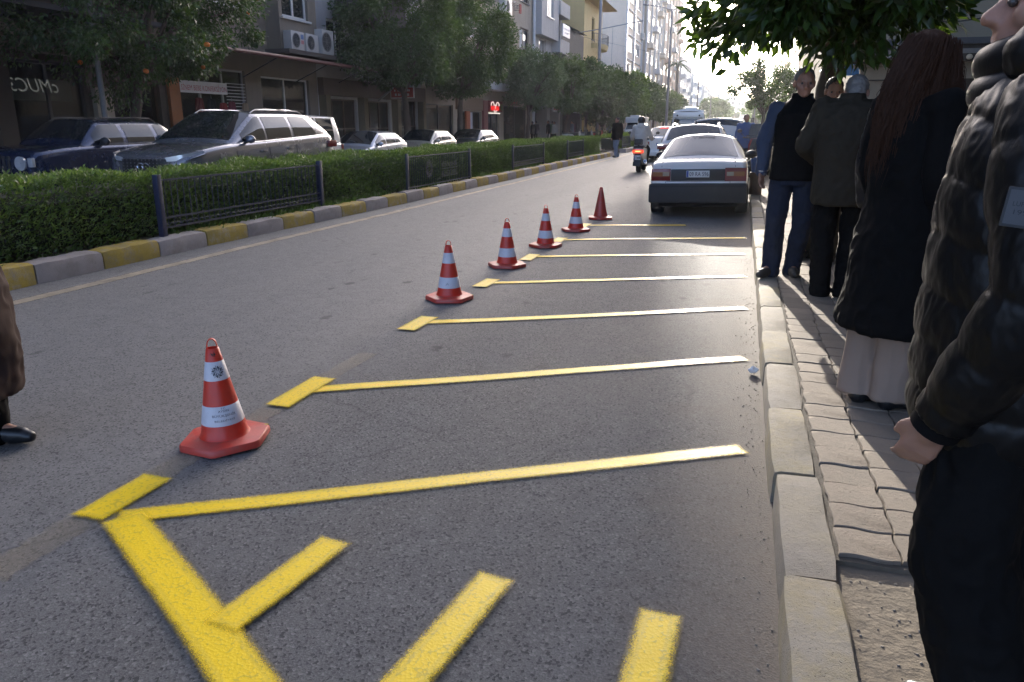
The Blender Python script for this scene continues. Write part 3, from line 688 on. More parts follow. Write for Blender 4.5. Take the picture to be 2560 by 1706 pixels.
railing(21.40, 25.0, -6.25, GREYP, 0.026, 'dark grey railing panel between the lettered panel and the hedge end panel')
railing(28.35, 31.3, -6.18, GREYP, 0.026, 'dark grey railing panel closest to the gap where a man crosses')
railing(41.5, 44.5, -6.10, GREYP, 0.026, 'dark railing panel past the gap in the hedge')

# ------------------------------------------------------------------ hedge
LEAF_H = leafmat('hedge_leaf', [(0.035, 0.065, 0.018), (0.065, 0.115, 0.025), (0.095, 0.155, 0.032), (0.050, 0.085, 0.022), (0.15, 0.20, 0.055)], 0.30, 0.38)
LEAF_Y = leafmat('golden_hedge_leaf', [(0.10, 0.14, 0.02), (0.18, 0.22, 0.03), (0.06, 0.10, 0.02)], 0.35)
TWIG = plain('hedge_twig', (0.05, 0.037, 0.025), 0.9, var=0.3, nscale=20)
def hedge(name, label, y0, y1, xf, xb, ztop, n_front, n_top, ll, mat, seed):
    rg = np.random.default_rng(seed); root = empty(name, (0, 0, 0)); tag(root, label, 'hedge')
    zt = lambda x, y: ztop + 0.05 * np.sin(y * 1.3) * np.sin(y * 0.37 + x) + 0.03 * np.sin(y * 4.1 + x * 3)
    xfr = lambda y: np.interp(y, [0, 8, 14, 36], [xf - .03, xf, xf + .12, xf + .22]) 
    # front skin
    y = rg.uniform(y0, y1, n_front); z = 0.16 + (ztop - 0.16) * rg.beta(1.12, 1.0, n_front); dep = np.abs(rg.normal(0, 0.07, n_front))
    x = xfr(y) - dep + 0.05 * np.sin(y * 2.3 + z * 6) * np.sin(y * .9)
    C1 = np.stack([x, y, z], 1); N1 = np.stack([rg.normal(0.7, 0.5, n_front), rg.normal(0, 0.7, n_front), rg.normal(0.55, 0.5, n_front)], 1)
    # top skin
    y = rg.uniform(y0, y1, n_top); x = xb + (xfr(y) - xb) * rg.uniform(0, 1, n_top); z = zt(x, y) - np.abs(rg.normal(0, 0.05, n_top)) + 0.02 + np.where(rg.uniform(0, 1, n_top) > .985, rg.uniform(0, .06, n_top), 0)
    C2 = np.stack([x, y, z], 1); N2 = np.stack([rg.normal(0.1, 0.6, n_top), rg.normal(0, 0.6, n_top), rg.normal(0.8, 0.35, n_top)], 1)
    nb = n_front // 5; y = rg.uniform(y0, y1, nb); C3 = np.stack([np.full(nb, xb) + rg.normal(0, .06, nb), y, rg.uniform(0.2, ztop, nb)], 1); N3 = np.stack([rg.normal(-.6, .5, nb), rg.normal(0, .6, nb), rg.normal(.5, .5, nb)], 1)
    me = leaf_mesh('foliage', np.concatenate([C1, C2, C3]), np.concatenate([N1, N2, N3]), mat, ll, ll * 0.17, 0.3, 0.4, rg)
    o = link('foliage', me, root); o['kind'] = 'stuff'
    tw = MB(); r = random.Random(seed)
    for k in range(int((y1 - y0) * 16)):
        yy = r.uniform(y0, y1); xx = r.uniform(xb + .15, float(xfr(yy)) - .12); p = [(xx, yy, 0.12)]
        for j in range(3): p.append((p[-1][0] + r.uniform(-.09, .09), p[-1][1] + r.uniform(-.09, .09), p[-1][2] + (ztop - .2) / 3))
        tw.tube(p, [0.012, 0.009, 0.007, 0.004], 5)
    o = tw.build('stems', TWIG, root); o['kind'] = 'stuff'
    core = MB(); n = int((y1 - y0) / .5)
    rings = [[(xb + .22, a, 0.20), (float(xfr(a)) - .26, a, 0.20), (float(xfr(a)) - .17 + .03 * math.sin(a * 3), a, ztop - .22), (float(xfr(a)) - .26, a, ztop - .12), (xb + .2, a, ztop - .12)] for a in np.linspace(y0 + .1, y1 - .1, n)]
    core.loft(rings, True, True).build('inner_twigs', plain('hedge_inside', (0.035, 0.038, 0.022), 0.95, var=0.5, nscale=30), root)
    return root
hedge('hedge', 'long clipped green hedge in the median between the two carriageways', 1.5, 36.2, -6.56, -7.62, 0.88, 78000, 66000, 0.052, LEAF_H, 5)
hedge('hedge', 'golden green hedge past the gap where a man crosses', 41.2, 75, -6.4, -7.4, 0.85, 6000, 9000, 0.11, LEAF_Y, 6)
# weeds along the foot of the hedge
rg = np.random.default_rng(3); n = 9000; y = rg.uniform(2, 36, n) ; cl = np.sin(y * 1.7) + np.sin(y * .61 + 1) ; y = y[cl > -0.4]; n = len(y)
x = np.interp(y, [0, 8, 14, 36], [-6.58, -6.52, -6.40, -6.25]) + rg.normal(0, .07, n)
o = link('weeds', leaf_mesh('weeds', np.stack([x, y, np.full(n, .13)], 1), np.stack([rg.normal(.15, .5, n), rg.normal(0, .5, n), rg.normal(1, .3, n)], 1), leafmat('weed_leaf', [(0.03, 0.07, 0.015), (0.06, 0.12, 0.02), (0.09, 0.15, 0.03)], .3), 0.11, 0.012, .2, .5, rg)); tag(o, kind='stuff')
# ------------------------------------------------------------------ buildings across the street
def stucco(name, col, dirt=0.35, dc=(0.13, 0.11, 0.09), bump=0.25):
    if name in MATS: return MATS[name]
    t = NT(name); mp = t.n('ShaderNodeMapping'); mp.inputs['Scale'].default_value = (1, 1, 0.16); t.l(t.co.outputs['Object'], mp.inputs[0])
    c = t.mix(t.noise(2.2, 7, 0.65), scale_c(col, 0.86), scale_c(col, 1.08))
    c = t.mix(t.math('MULTIPLY', t.ramp(t.noise(1.5, 8, 0.7, mp.outputs[0]), [(0.46, 0), (0.75, 1)]), dirt), c, dc)
    c = t.mix(t.math('MULTIPLY', t.ramp(t.noise(0.8, 8, 0.75), [(0.55, 0), (0.8, 1)]), dirt * 0.7), c, scale_c(col, 0.6))
    return t.done(t.bsdf(c, 0.88, 0, t.bump(t.noise(38, 5), bump, 0.01), 0.3))
PVC = plain('white_window_frame', (0.62, 0.61, 0.59), 0.45, var=0.06, dirt=0.2, dirtcol=(0.35, 0.33, 0.3)); BRW = plain('brown_window_frame', (0.10, 0.055, 0.035), 0.5, var=0.2)
ALU = plain('grey_aluminium', (0.32, 0.32, 0.33), 0.4, 0.6, var=0.1); GLS = glassmat('window_glass'); SHOPG = glassmat('shop_glass', (0.015, 0.016, 0.016), 0.02, 0.55)
CURT = plain('net_curtain', (0.55, 0.55, 0.53), 0.9, var=0.1, nscale=12); DARKROOM = plain('painted_interior_shade', (0.035, 0.03, 0.027), 0.9, var=0.3, nscale=2)  # near-black base colour stands in for the shade inside rooms
WOODD = plain('brown_shopfront_wood', (0.085, 0.05, 0.032), 0.6, var=0.3, nscale=5); CONCD = stucco('grey_render', (0.20, 0.185, 0.17)); METD = plain('dark_sheet_metal', (0.060, 0.061, 0.066), 0.5, 0.3, var=0.15, nscale=2)
def wall_holes(mb, X, y0, y1, z0, z1, holes, depth=0.18, m=0, mr=0):
    us = sorted({y0, y1, *[h[0] for h in holes], *[h[1] for h in holes]}); us = [u for u in us if y0 <= u <= y1]
    zs = sorted({z0, z1, *[h[2] for h in holes], *[h[3] for h in holes]}); zs = [q for q in zs if z0 <= q <= z1]
    for i in range(len(us) - 1):
        for j in range(len(zs) - 1):
            cy, cz = (us[i] + us[i + 1]) / 2, (zs[j] + zs[j + 1]) / 2
            if any(h[0] < cy < h[1] and h[2] < cz < h[3] for h in holes): continue
            mb.quad((X, us[i], zs[j]), (X, us[i + 1], zs[j]), (X, us[i + 1], zs[j + 1]), (X, us[i], zs[j + 1]), m)
    for a, b, c, d in holes:
        B = X - depth
        mb.quad((X, a, c), (X, b, c), (B, b, c), (B, a, c), mr); mb.quad((X, a, d), (B, a, d), (B, b, d), (X, b, d), mr)
        mb.quad((X, a, c), (B, a, c), (B, a, d), (X, a, d), mr); mb.quad((X, b, c), (X, b, d), (B, b, d), (B, b, c), mr)
    return mb
def window(root, X, a, b, c, d, cols=2, fm=PVC, gm=GLS, depth=0.12, fw=0.06, sill=True, rows=1, curtain=False, fat=0.05):
    B = X - depth; f = MB()
    f.box(B - fat, B + 0.02, a, a + fw, c, d); f.box(B - fat, B + 0.02, b - fw, b, c, d); f.box(B - fat, B + 0.02, a + fw, b - fw, c, c + fw); f.box(B - fat, B + 0.02, a + fw, b - fw, d - fw, d)
    for k in range(1, cols): y = lerp(a, b, k / cols); f.box(B - fat, B + 0.015, y - fw * .55, y + fw * .55, c + fw, d - fw)
    for k in range(1, rows): z = lerp(c, d, k / rows); f.box(B - fat + .004, B + 0.012, a + fw, b - fw, z - fw * .4, z + fw * .4)
    w_ = f.build('window', fm, root)
    for k in range(cols):
        y_0, y_1 = lerp(a, b, k / cols) + fw * .5, lerp(a, b, (k + 1) / cols) - fw * .5
        MB().quad((B - .02, y_0, c + fw * .5), (B - .02, y_1, c + fw * .5), (B - .02, y_1, d - fw * .5), (B - .02, y_0, d - fw * .5)).build('pane', CURT if curtain and k == 0 else gm, w_)
    if sill: MB().box(X - depth, X + 0.09, a - .08, b + .08, c - .07, c - .004).build('sill', PVC if fm is PVC else CONCD, w_)
    return w_
def ac_unit(label, X, y, z, w_=0.86, h=0.62, d=0.34, group='air conditioner units on the facades'):
    o = empty('air_conditioner', (X, y, z)); tag(o, label, 'air conditioner', group)
    case = MB().bbox(0.02, d, 0, w_, 0, h, 0.02).build('casing', plain('ac_casing', (0.52, 0.50, 0.47), 0.5, var=0.08, dirt=0.3, dirtcol=(0.3, 0.27, 0.23)), o, 40)
    n = 20; ring = lambda r, x: [(x, w_ * .37 + r * math.cos(2 * PI * k / n), h / 2 + r * math.sin(2 * PI * k / n)) for k in range(n)]
    MB().loft([ring(h * .41, d + .001), ring(h * .41, d + .012), ring(h * .37, d + .012), ring(h * .36, d + .002)], True, False).build('fan_ring', plain('ac_grille', (0.22, 0.21, 0.2), 0.5), o, 40)
    MB().add([(d + .0015, *p[1:]) for p in ring(h * .37, 0)], [tuple(range(n))]).build('fan_opening', plain('ac_dark', (0.03, 0.03, 0.03), 0.8), o)
    g = MB()
    for k in range(3): r = h * (.1 + .1 * k); g.tube([(d + .008, w_ * .37 + r * math.cos(s), h / 2 + r * math.sin(s)) for s in [2 * PI * i / 14 for i in range(15)]], .004, 4)
    for k in range(4): a = PI * k / 4; g.tube([(d + .008, w_ * .37 + h * .37 * math.cos(a), h / 2 + h * .37 * math.sin(a)), (d + .008, w_ * .37 - h * .37 * math.cos(a), h / 2 - h * .37 * math.sin(a))], .004, 4)
    g.build('fan_guard', plain('ac_grille', (0.22, 0.21, 0.2), 0.5), o)
    MB().box(0.0, d * .8, w_ * .1, w_ * .16, -.12, -.001).box(0.0, d * .8, w_ * .8, w_ * .86, -.12, -.001).build('bracket', ALU, o)
    return o
def block(name, label, X, y0, y1, zt, mat, holes, back=12.0, depth=0.2, cat='building', parapet=True, group=None, z0=0.0):
    root = empty(name, (0, 0, 0)); tag(root, label, cat, group)
    mb = wall_holes(MB(), X, y0, y1, z0, zt, holes, depth); Bk = X - back
    mb.quad((Bk, y0, z0), (X, y0, z0), (X, y0, zt), (Bk, y0, zt)); mb.quad((X, y1, z0), (Bk, y1, z0), (Bk, y1, zt), (X, y1, zt))
    mb.quad((Bk, y1, z0), (Bk, y0, z0), (Bk, y0, zt), (Bk, y1, zt)); mb.quad((X, y0, zt), (X, y1, zt), (Bk, y1, zt), (Bk, y0, zt))
    mb.build('wall', mat, root)
    if holes: MB().quad((X - depth - .25, y0 + .05, z0), (X - depth - .25, y1 - .05, z0), (X - depth - .25, y1 - .05, zt - .1), (X - depth - .25, y0 + .05, zt - .1)).build('room_shade_sheet', DARKROOM, root)  # dark sheet close behind the openings, painted as the shade of the rooms
    return root
F0 = -16.0
# ---- A: dark shops behind the orange tree
ga = (7.0, 13.8, 0.15, 2.95); gb = (14.25, 16.4, 0.15, 2.9); gc = (17.2, 19.0, 0.1, 2.6)
up = [(7.5 + 3.1 * k, 9.3 + 3.1 * k, z, z + 1.4) for k in range(4) for z in (4.7, 7.8, 10.9)]
bA = block('shop_building', 'dark brown shop building behind the fruiting orange tree', F0, -6, 19.25, 13.6, stucco('brown_render', (0.115, 0.092, 0.072)), [ga, gb, gc] + up, depth=0.25)
for h in up: window(bA, F0, *h, cols=2)
MB().box(F0 + .002, F0 + .35, -6, 17.0, 3.05, 3.62).build('fascia', plain('beige_fascia', (0.26, 0.22, 0.155), 0.7, dirt=0.4), bA)
MB().box(F0 + .002, -14.0, -6, 17.0, 3.75, 3.86).build('awning', METD, bA)
for h in (ga, gb): window(bA, F0, *h, cols=3 if h is ga else 2, fm=METD, gm=SHOPG, sill=False, fw=.07)
window(bA, F0, *gc, cols=1, fm=WOODD, gm=SHOPG, sill=False)
t_ = text_obj('lettering', 'cMUC3', emit('shop_sign_glow', (0.8, 0.85, 0.8), 0.018), bA, (F0 - .05, 14.9, 2.33), (PI / 2, 0, PI / 2), width=1.35, height=0.30, mirror=True, shear=0.25)
MB().box(F0 - .45, F0 - .40, 14.4, 16.3, 2.0, 2.5).build('display_board', plain('grey_display', (0.25, 0.27, 0.26), 0.6), bA)
for k in range(5): MB().box(F0 - .44, F0 - .2, 7.4 + 1.25 * k, 8.4 + 1.25 * k, 0.9 + .22 * (k % 3), 0.98 + .22 * (k % 3)).build('display_shelf', plain('shelf_goods', (0.16, 0.09, 0.08), 0.7, var=.7, nscale=9), bA)
MB().box(F0 + .02, F0 + .16, 16.5, 17.05, 0.0, 2.35).build('tiled_pier', plain('cream_tiles', (0.34, 0.30, 0.24), 0.5), bA)
MB().box(F0 + .02, F0 + .12, 19.27, 19.72, 0.0, 2.75).build('orange_pier', plain('orange_pier_paint', (0.36, 0.135, 0.04), 0.7, dirt=.4), bA)
# ---- B: taupe house with a projecting bay, baby clothes shop below
gs = (19.8, 23.1, 0.1, 3.15); gt = (24.0, 27.1, 0.1, 3.05)
ub = [(21.6, 23.35, 5.1, 6.6), (21.6, 23.35, 8.3, 9.8)]
bB = block('taupe_house', 'taupe rendered house with a projecting upper bay above the awning', F0, 19.75, 27.72, 13.0, stucco('taupe_render', (0.25, 0.21, 0.165), .35), [gs, gt] + ub, depth=.25)
for h in ub: window(bB, F0, *h, cols=2)
bay = MB(); wall_holes(bay, F0 + .55, 24.55, 27.0, 3.95, 13.0, [(24.75, 26.45, 5.02, 6.95), (24.75, 26.45, 8.2, 10.1)], .15)
bay.quad((F0, 24.55, 3.95), (F0 + .55, 24.55, 3.95), (F0 + .55, 24.55, 13), (F0, 24.55, 13)); bay.quad((F0 + .55, 27.0, 3.95), (F0, 27.0, 3.95), (F0, 27.0, 13), (F0 + .55, 27.0, 13))
bay.quad((F0, 24.55, 3.95), (F0, 27.0, 3.95), (F0 + .55, 27.0, 3.95), (F0 + .55, 24.55, 3.95)); bay.build('bay', MATS['taupe_render'], bB)
for z in (5.02, 8.2): window(bB, F0 + .55, 24.75, 26.45, z, z + 1.93, cols=2, fw=.09)
MB().quad((F0 + .38, 24.6, 4), (F0 + .38, 26.95, 4), (F0 + .38, 26.95, 12.9), (F0 + .38, 24.6, 12.9)).build('room_shade_sheet', DARKROOM, bB)
MB().box(F0, F0 + .95, 24.4, 28.75, 3.80, 3.94).build('ledge', stucco('stained_concrete', (0.13, 0.105, 0.085), .6), bB)
MB().tube([(F0 + .2, 27.45, 3.9), (F0 + .2, 27.45, 12.5)], .05, 8).build('drain_pipe', plain('rusty_pipe', (0.22, 0.17, 0.12), .7), bB, 50)
for i, (y, z, lb) in enumerate([(24.65, 3.95, 'air conditioner with a blue sticker under the bay window'), (25.62, 3.95, 'air conditioner between two others on the bay ledge'), (26.75, 3.96, 'air conditioner at the end of the bay ledge by the white house')]):
    a = ac_unit(lb, F0 + .56, y, z, .84, .60 if i < 2 else .85)
    if i == 0: MB().box(.341, .343, .62, .80, .36, .52).build('sticker', plain('blue_sticker', (0.12, 0.2, 0.38), .5), a); MB().box(.341, .343, .62, .80, .2, .33).build('sticker', plain('pink_sticker', (0.5, 0.2, 0.2), .5), a)
def cable(name, label, pts, r=.008, mat=None, group='cables on the facades'):
    o = MB().tube(catmull(pts, 6), r, 5).build(name, mat or plain('black_cable', (0.03, 0.03, 0.03), .6), None, 60); return tag(o, label, 'cable', group)
cable('wall_cable', 'slack cable strung from the taupe house window to the bay', [(F0 + .1, 21.8, 4.75), (F0 + .12, 23.2, 4.80), (F0 + .3, 24.5, 5.35)], .012, plain('grey_cable', (0.16, 0.14, 0.12), .7))
cable('wall_cable', 'cable sagging low on the taupe wall beside the ledge', [(F0 + .1, 22.0, 4.2), (F0 + .12, 23.0, 4.12), (F0 + .1, 24.5, 4.35)], .012, MATS['grey_cable'])
window(bB, F0, *gs, cols=3, fm=ALU, gm=SHOPG, sill=False, rows=1); window(bB, F0, *gt, cols=2, fm=PVC, gm=SHOPG, sill=False)
shop = tag(empty('shop_sign', (F0 + .03, 19.78, 2.36)), 'white signboard with red letters over the baby clothes shop', 'sign')
MB().box(0, .05, 0, 2.2, 0, .34).build('board', plain('white_board', (0.72, 0.69, 0.65), .6, dirt=.15), shop)
text_obj('lettering', 'SİNEM BEBE KONFEKSİYON', plain('red_letters', (0.42, 0.04, 0.03), .5), shop, (.054, 1.1, .17), (PI / 2, 0, PI / 2), width=2.12, height=.20)
MB().box(F0 - .6, F0 - .55, 19.9, 23, .1, 3.0).build('shop_back_panel', plain('pale_shelving', (0.33, 0.34, 0.32), .7, var=.4, nscale=3), bB)
LT = MB(); [LT.box(F0 + .01, F0 + .03, 22.0 + .01, 23.0, z, z + .02) for z in np.arange(1.9, 2.7, .1)]; LT.build('door_lattice', PVC, bB)
def garment(label, y, z, col, w_=.5, h=.75, X=F0 + .30):
    o = empty('hanging_garment', (X, y, z)); tag(o, label, 'garment', 'clothes hung outside the shop')
    prof = [(0, .05), (.18, .10), (.45, .22), (.6, .235), (1.0, .27)]
    rings = [[(0.06 * math.cos(s) , w_ * 1.0 * r * 1.0 * math.sin(s) + .02 * math.sin(5 * s + u * 6) * u, -u * h) for s in [2 * PI * k / 14 for k in range(14)]] for u, r in prof]
    MB().loft(rings, True, True).build('cloth', plain('cloth_%d' % int(y * 100), col, .9, var=.25, nscale=8), o, 60)
    for s in (-1, 1): MB().cap((0, s * w_ * .20, -.06), (0, s * w_ * .36, -h * .62), .05, .04, 8).build('sleeve', MATS['cloth_%d' % int(y * 100)], o, 60)
    MB().tube([(0, 0, 0), (0, 0, .1)], .006, 5).build('hanger', ALU, o); return o
garment('dark red child jacket hung outside the baby clothes shop', 20.28, 2.22, (0.13, 0.016, 0.018)); garment('black padded jacket hung between the red garments', 20.85, 2.2, (0.012, 0.012, 0.016), .55, .8)
garment('bright red child top hung outside the baby clothes shop', 21.42, 2.1, (0.24, 0.02, 0.025)); garment('crimson purple child top hung outside the baby clothes shop', 21.85, 2.15, (0.14, 0.015, 0.04))
garment('beige dress hung on the white lattice door', 22.55, 2.12, (0.36, 0.27, 0.18), .4, .8)
aw = tag(empty('awning', (0, 0, 0)), 'long sheet metal awning with a dark red edge over the shops', 'awning')
MB().quad((F0, 20.0, 3.86), (-14.52, 20.0, 3.60), (-14.52, 31.6, 3.60), (F0, 31.6, 3.86)).quad((F0, 20.0, 3.80), (F0, 31.6, 3.80), (-14.52, 31.6, 3.54), (-14.52, 20.0, 3.54)).build('sheet', METD, aw)
MB().tube([(-14.5, 19.98, 3.55), (-14.5, 31.62, 3.55)], .065, 8).build('gutter_edge', plain('dark_red_gutter', (0.13, 0.035, 0.028), .5, dirt=.3), aw, 50)
for y in (20.3, 23.0, 26.2, 29.0, 31.3): MB().tube([(-14.6, y, 3.55), (F0, y, 2.95)], .02, 6).build('stay', METD, aw)
MB().tube([(-14.6, 31.3, 3.5), (-14.7, 31.8, 2.95), (F0 + .2, 32.6, 2.45)], .05, 8).build('downpipe', plain('pale_pipe', (0.42, 0.38, 0.35), .5), aw, 50)
# ---- C: white-grey house
uc = [(28.7, 30.45, 3.95, 5.45), (33.0, 34.8, 4.3, 5.9), (28.7, 30.45, 8.6, 10.1), (33, 34.8, 8.6, 10.1)]
gd = [(28.0, 30.9, .1, 2.45), (31.4, 34.2, .1, 2.45), (35.2, 37.4, .1, 2.6)]
bC = block('white_house', 'pale grey plastered house with a dark box bay over the street trees', F0, 27.74, 38.0, 13.2, stucco('white_plaster', (0.47, 0.44, 0.42), .3), uc + gd)
for h in uc: window(bC, F0, *h, cols=2, fw=.08)
for i, h in enumerate(gd): window(bC, F0, *h, cols=3 if i < 2 else 2, fm=WOODD, gm=SHOPG, sill=False, rows=2)
MB().box(F0 + .002, F0 + 1.1, 29.6, 33.9, 5.6, 12.6).build('box_bay', plain('slate_cladding', (0.085, 0.075, 0.072), .6, var=.1), bC)
MB().box(F0 + .002, F0 + .25, 27.76, 38, 2.55, 3.2).build('wood_fascia', WOODD, bC)
for y in (27.78, 31.0, 34.4, 37.5): MB().box(F0 + .003, F0 + .32, y, y + .36, 0, 2.55).build('pier', stucco('ochre_brown_pier', (0.16, 0.125, 0.075)), bC)
rs = tag(empty('projecting_sign', (F0 + .35, 33.6, 2.60)), 'small red sign with white lines of letters hung beneath leaves', 'sign')
MB().box(0, 1.15, 0, .08, 0, .62).build('frame', PVC, rs); MB().box(.03, 1.12, -.006, -.002, .03, .46).build('face', plain('red_sign_face', (0.40, 0.06, 0.045), .5), rs)
for z in (.34, .15): letter_bars('lettering', PVC, rs, (.575, -.007, z), 13, .9 if z > .2 else .7, .10, 'x', .003, int(z * 100))
MB().box(-.34, 0, .02, .06, .3, .34).build('arm', METD, rs)
# ---- D: long beige apartment house
ud = [(48.9, 50.9, 6.5, 7.75), (52.0, 55.1, 6.45, 7.75), (56.5, 59.0, 6.75, 8.2), (41, 43, 6.5, 7.8), (44.5, 46.5, 6.5, 7.8)]; ud = ud + [(a, b, c + 3.2, d + 3.2) for a, b, c, d in ud]
gd = [(38.5, 42.6, .1, 2.5), (43.6, 47.6, .1, 2.2), (48.8, 51.4, .1, 2.15), (52.5, 58.6, .1, 2.7)]
bD = block('beige_apartment_house', 'long beige apartment house with mixed windows behind the trees', F0, 38.02, 60.1, 14.0, stucco('beige_render', (0.40, 0.335, 0.26), .3), ud + gd)
for i, h in enumerate(ud): window(bD, F0, *h, cols=2, fm=BRW if h[0] == 56.5 else PVC, curtain=i % 2 == 0, fw=.08)
for h in gd: window(bD, F0, *h, cols=2, fm=METD, gm=SHOPG, sill=False)
MB().box(F0 + .002, F0 + .8, 38.1, 51.3, 3.55, 4.0).build('white_beam', PVC, bD); MB().box(F0 + .002, F0 + .6, 51.4, 60.0, 3.9, 4.2).build('beam', stucco('grey_render', (0.2, 0.185, 0.17)), bD)
MB().box(F0 + .002, F0 + .15, 43.0, 47.6, 2.28, 3.0).build('brown_sign_board', plain('brown_board', (0.20, 0.125, 0.075), .6), bD)
MB().box(F0 + .003, F0 + .12, 44.55, 45.2, 0, 2.2).build('orange_door_post', plain('orange_paint', (0.42, 0.10, 0.03), .6), bD); MB().box(F0 - .03, F0 + .02, 45.25, 45.9, .2, 2.15).build('poster', plain('pale_poster', (0.5, 0.5, 0.55), .6, var=.3), bD)
ns = tag(empty('neon_sign', (F0 + .1, 48.65, 2.24)), 'glowing red shop sign with pale curved strokes', 'sign'); MB().box(0, .15, 0, 2.75, 0, .68).build('box', plain('red_box', (0.22, 0.02, 0.02), .5), ns)
RED = emit('red_neon', (1.0, 0.03, 0.03), .16); WHN = emit('pale_neon', (1, .75, .7), .20)
for yy in (.55, 1.65): MB().tube([(.17, yy + .32 * math.cos(s), .38 + .22 * math.sin(s)) for s in [PI * k / 8 for k in range(9)]], .03, 6).build('neon_stroke', WHN, ns)
for yy in (.55, 1.1, 1.65): MB().box(.152, .17, yy - .32, yy + .3, .08, .36).build('neon_block', RED, ns)
MB().tube([(.17, 1.1 + .28 * math.cos(s), .1 + .12 * math.sin(s)) for s in [PI + PI * k / 8 for k in range(9)]], .03, 6).build('neon_stroke', WHN, ns); MB().box(.17, .19, 1.06, 1.16, .18, .45).build('neon_stroke', WHN, ns); MB().box(.15, .2, 2.3, 2.6, .1, .5).build('menu_picture', plain('menu_green', (0.2, 0.22, 0.05), .5, var=.5, nscale=5), ns)
MB().box(F0 + .003, F0 + .16, 47.75, 48.55, 0, 2.9).build('red_pier', plain('dull_red_tiles', (0.27, 0.09, 0.08), .6), bD); MB().box(F0 + .1, F0 + .16, 48.8, 51.2, 2.12, 2.18).build('light_tube', emit('tube_light', (1, .9, .8), .2), bD)
s2 = tag(empty('shop_sign', (F0 + .1, 53.2, 2.75)), 'dim red letter sign above the glazed shop', 'sign'); MB().box(0, .1, 0, 2.5, 0, .5).build('board', plain('maroon_board', (0.15, 0.02, 0.02), .6), s2); [MB().box(.101, .12, .25 + .5 * k, .62 + .5 * k, .1, .4).build('letter_block', plain('red_letter', (0.45, .04, .04), .5), s2) for k in range(4)]
ac_unit('air conditioner on the beige apartment wall by the clothes rack', F0, 51.4, 8.45, 1.5, .95, .5)
rack = tag(empty('balcony_clothes_rack', (F0, 52.8, 9.1)), 'metal rack with a red cloth on the beige apartment wall', 'clothes rack')
for k in range(4): MB().tube([(0, 0, .1 * k), (.5, 0, .1 * k), (.5, 2.4, .1 * k), (0, 2.4, .1 * k)], .02, 5).build('rail', METD, rack)
MB().box(.42, .52, 2.0, 2.35, -.25, .35).build('red_cloth', plain('red_cloth', (0.4, 0.07, 0.06), .9), rack)
MB().tube([(F0 + .15, 60.0, 0), (F0 + .15, 60.0, 13.9)], .12, 8).build('rain_pipe', PVC, bD, 50)
# ---- E: light grey house with oriel
ue = [(62.0, 64.3, 6.7, 8.0)]; ue2 = [(62.2, 64.4, 9.6, 11.2), (62.2, 64.4, 12.6, 13.8)]
bE = block('grey_oriel_house', 'light grey house with an oriel and barred windows', F0, 60.3, 70.0, 14.2, stucco('light_grey_render', (0.46, 0.44, 0.42), .2), ue + [(66.6, 69.6, 5.2, 7.4), (66.6, 69.6, 8.4, 10.6), (66.6, 69.6, 11.4, 13.4), (61, 65, .1, 2.7), (66, 69.5, .1, 2.7)], depth=.9)
ori = wall_holes(MB(), F0 + .6, 60.6, 66.3, 8.1, 14.2, ue2, .15); ori.quad((F0, 60.6, 8.1), (F0 + .6, 60.6, 8.1), (F0 + .6, 60.6, 14.2), (F0, 60.6, 14.2)); ori.quad((F0 + .6, 66.3, 8.1), (F0, 66.3, 8.1), (F0, 66.3, 14.2), (F0 + .6, 66.3, 14.2)); ori.quad((F0, 60.6, 8.1), (F0, 66.3, 8.1), (F0 + .6, 66.3, 8.1), (F0 + .6, 60.6, 8.1)); ori.build('oriel', MATS['light_grey_render'], bE)
window(bE, F0, *ue[0], cols=5, depth=.1)
for h in ue2: window(bE, F0 + .6, *h, cols=5, depth=.08)
for z in (8.35, 11.3): MB().box(F0, F0 + .75, 66.35, 69.95, z - 1.1, z - .02).build('balcony_front', MATS['light_grey_render'], bE)
sb = tag(empty('balcony_sign', (F0 + .78, 66.75, 8.6)), 'white office sign on the grey balcony front', 'sign'); MB().box(0, .1, 0, 2.7, 0, .95).build('board', plain('sign_white', (0.62, 0.62, 0.64), .5), sb)
for z in (.3, .6): letter_bars('lettering', plain('blue_grey_letters', (0.25, 0.27, 0.4), .5), sb, (.102, 1.35, z), 15, 2.2 if z > .5 else 1.4, .15, 'y', .004, int(z * 100))
for gi, (y, zz) in enumerate([(66.0, 2.5), (74.5, 2.5)]):
    s3 = tag(empty('shop_sign', (F0 + .2, y, zz)), ['small white and red shop sign under the grey house', 'pale shop sign under the dark clad building'][gi], 'sign'); MB().box(0, .1, 0, 3.2, 0, .85).build('board', plain('white_board', (0.5, 0.47, 0.43), .6), s3)
    for k in range(4): MB().box(.101, .12, .3 + .7 * k, .8 + .7 * k, .12, .45).build('letter_block', plain('red_letter', (0.45, .04, .04), .5) if gi == 0 else METD, s3); MB().box(.101, .118, .3 + .7 * k, .75 + .7 * k, .5, .75).build('letter_block', METD, s3)
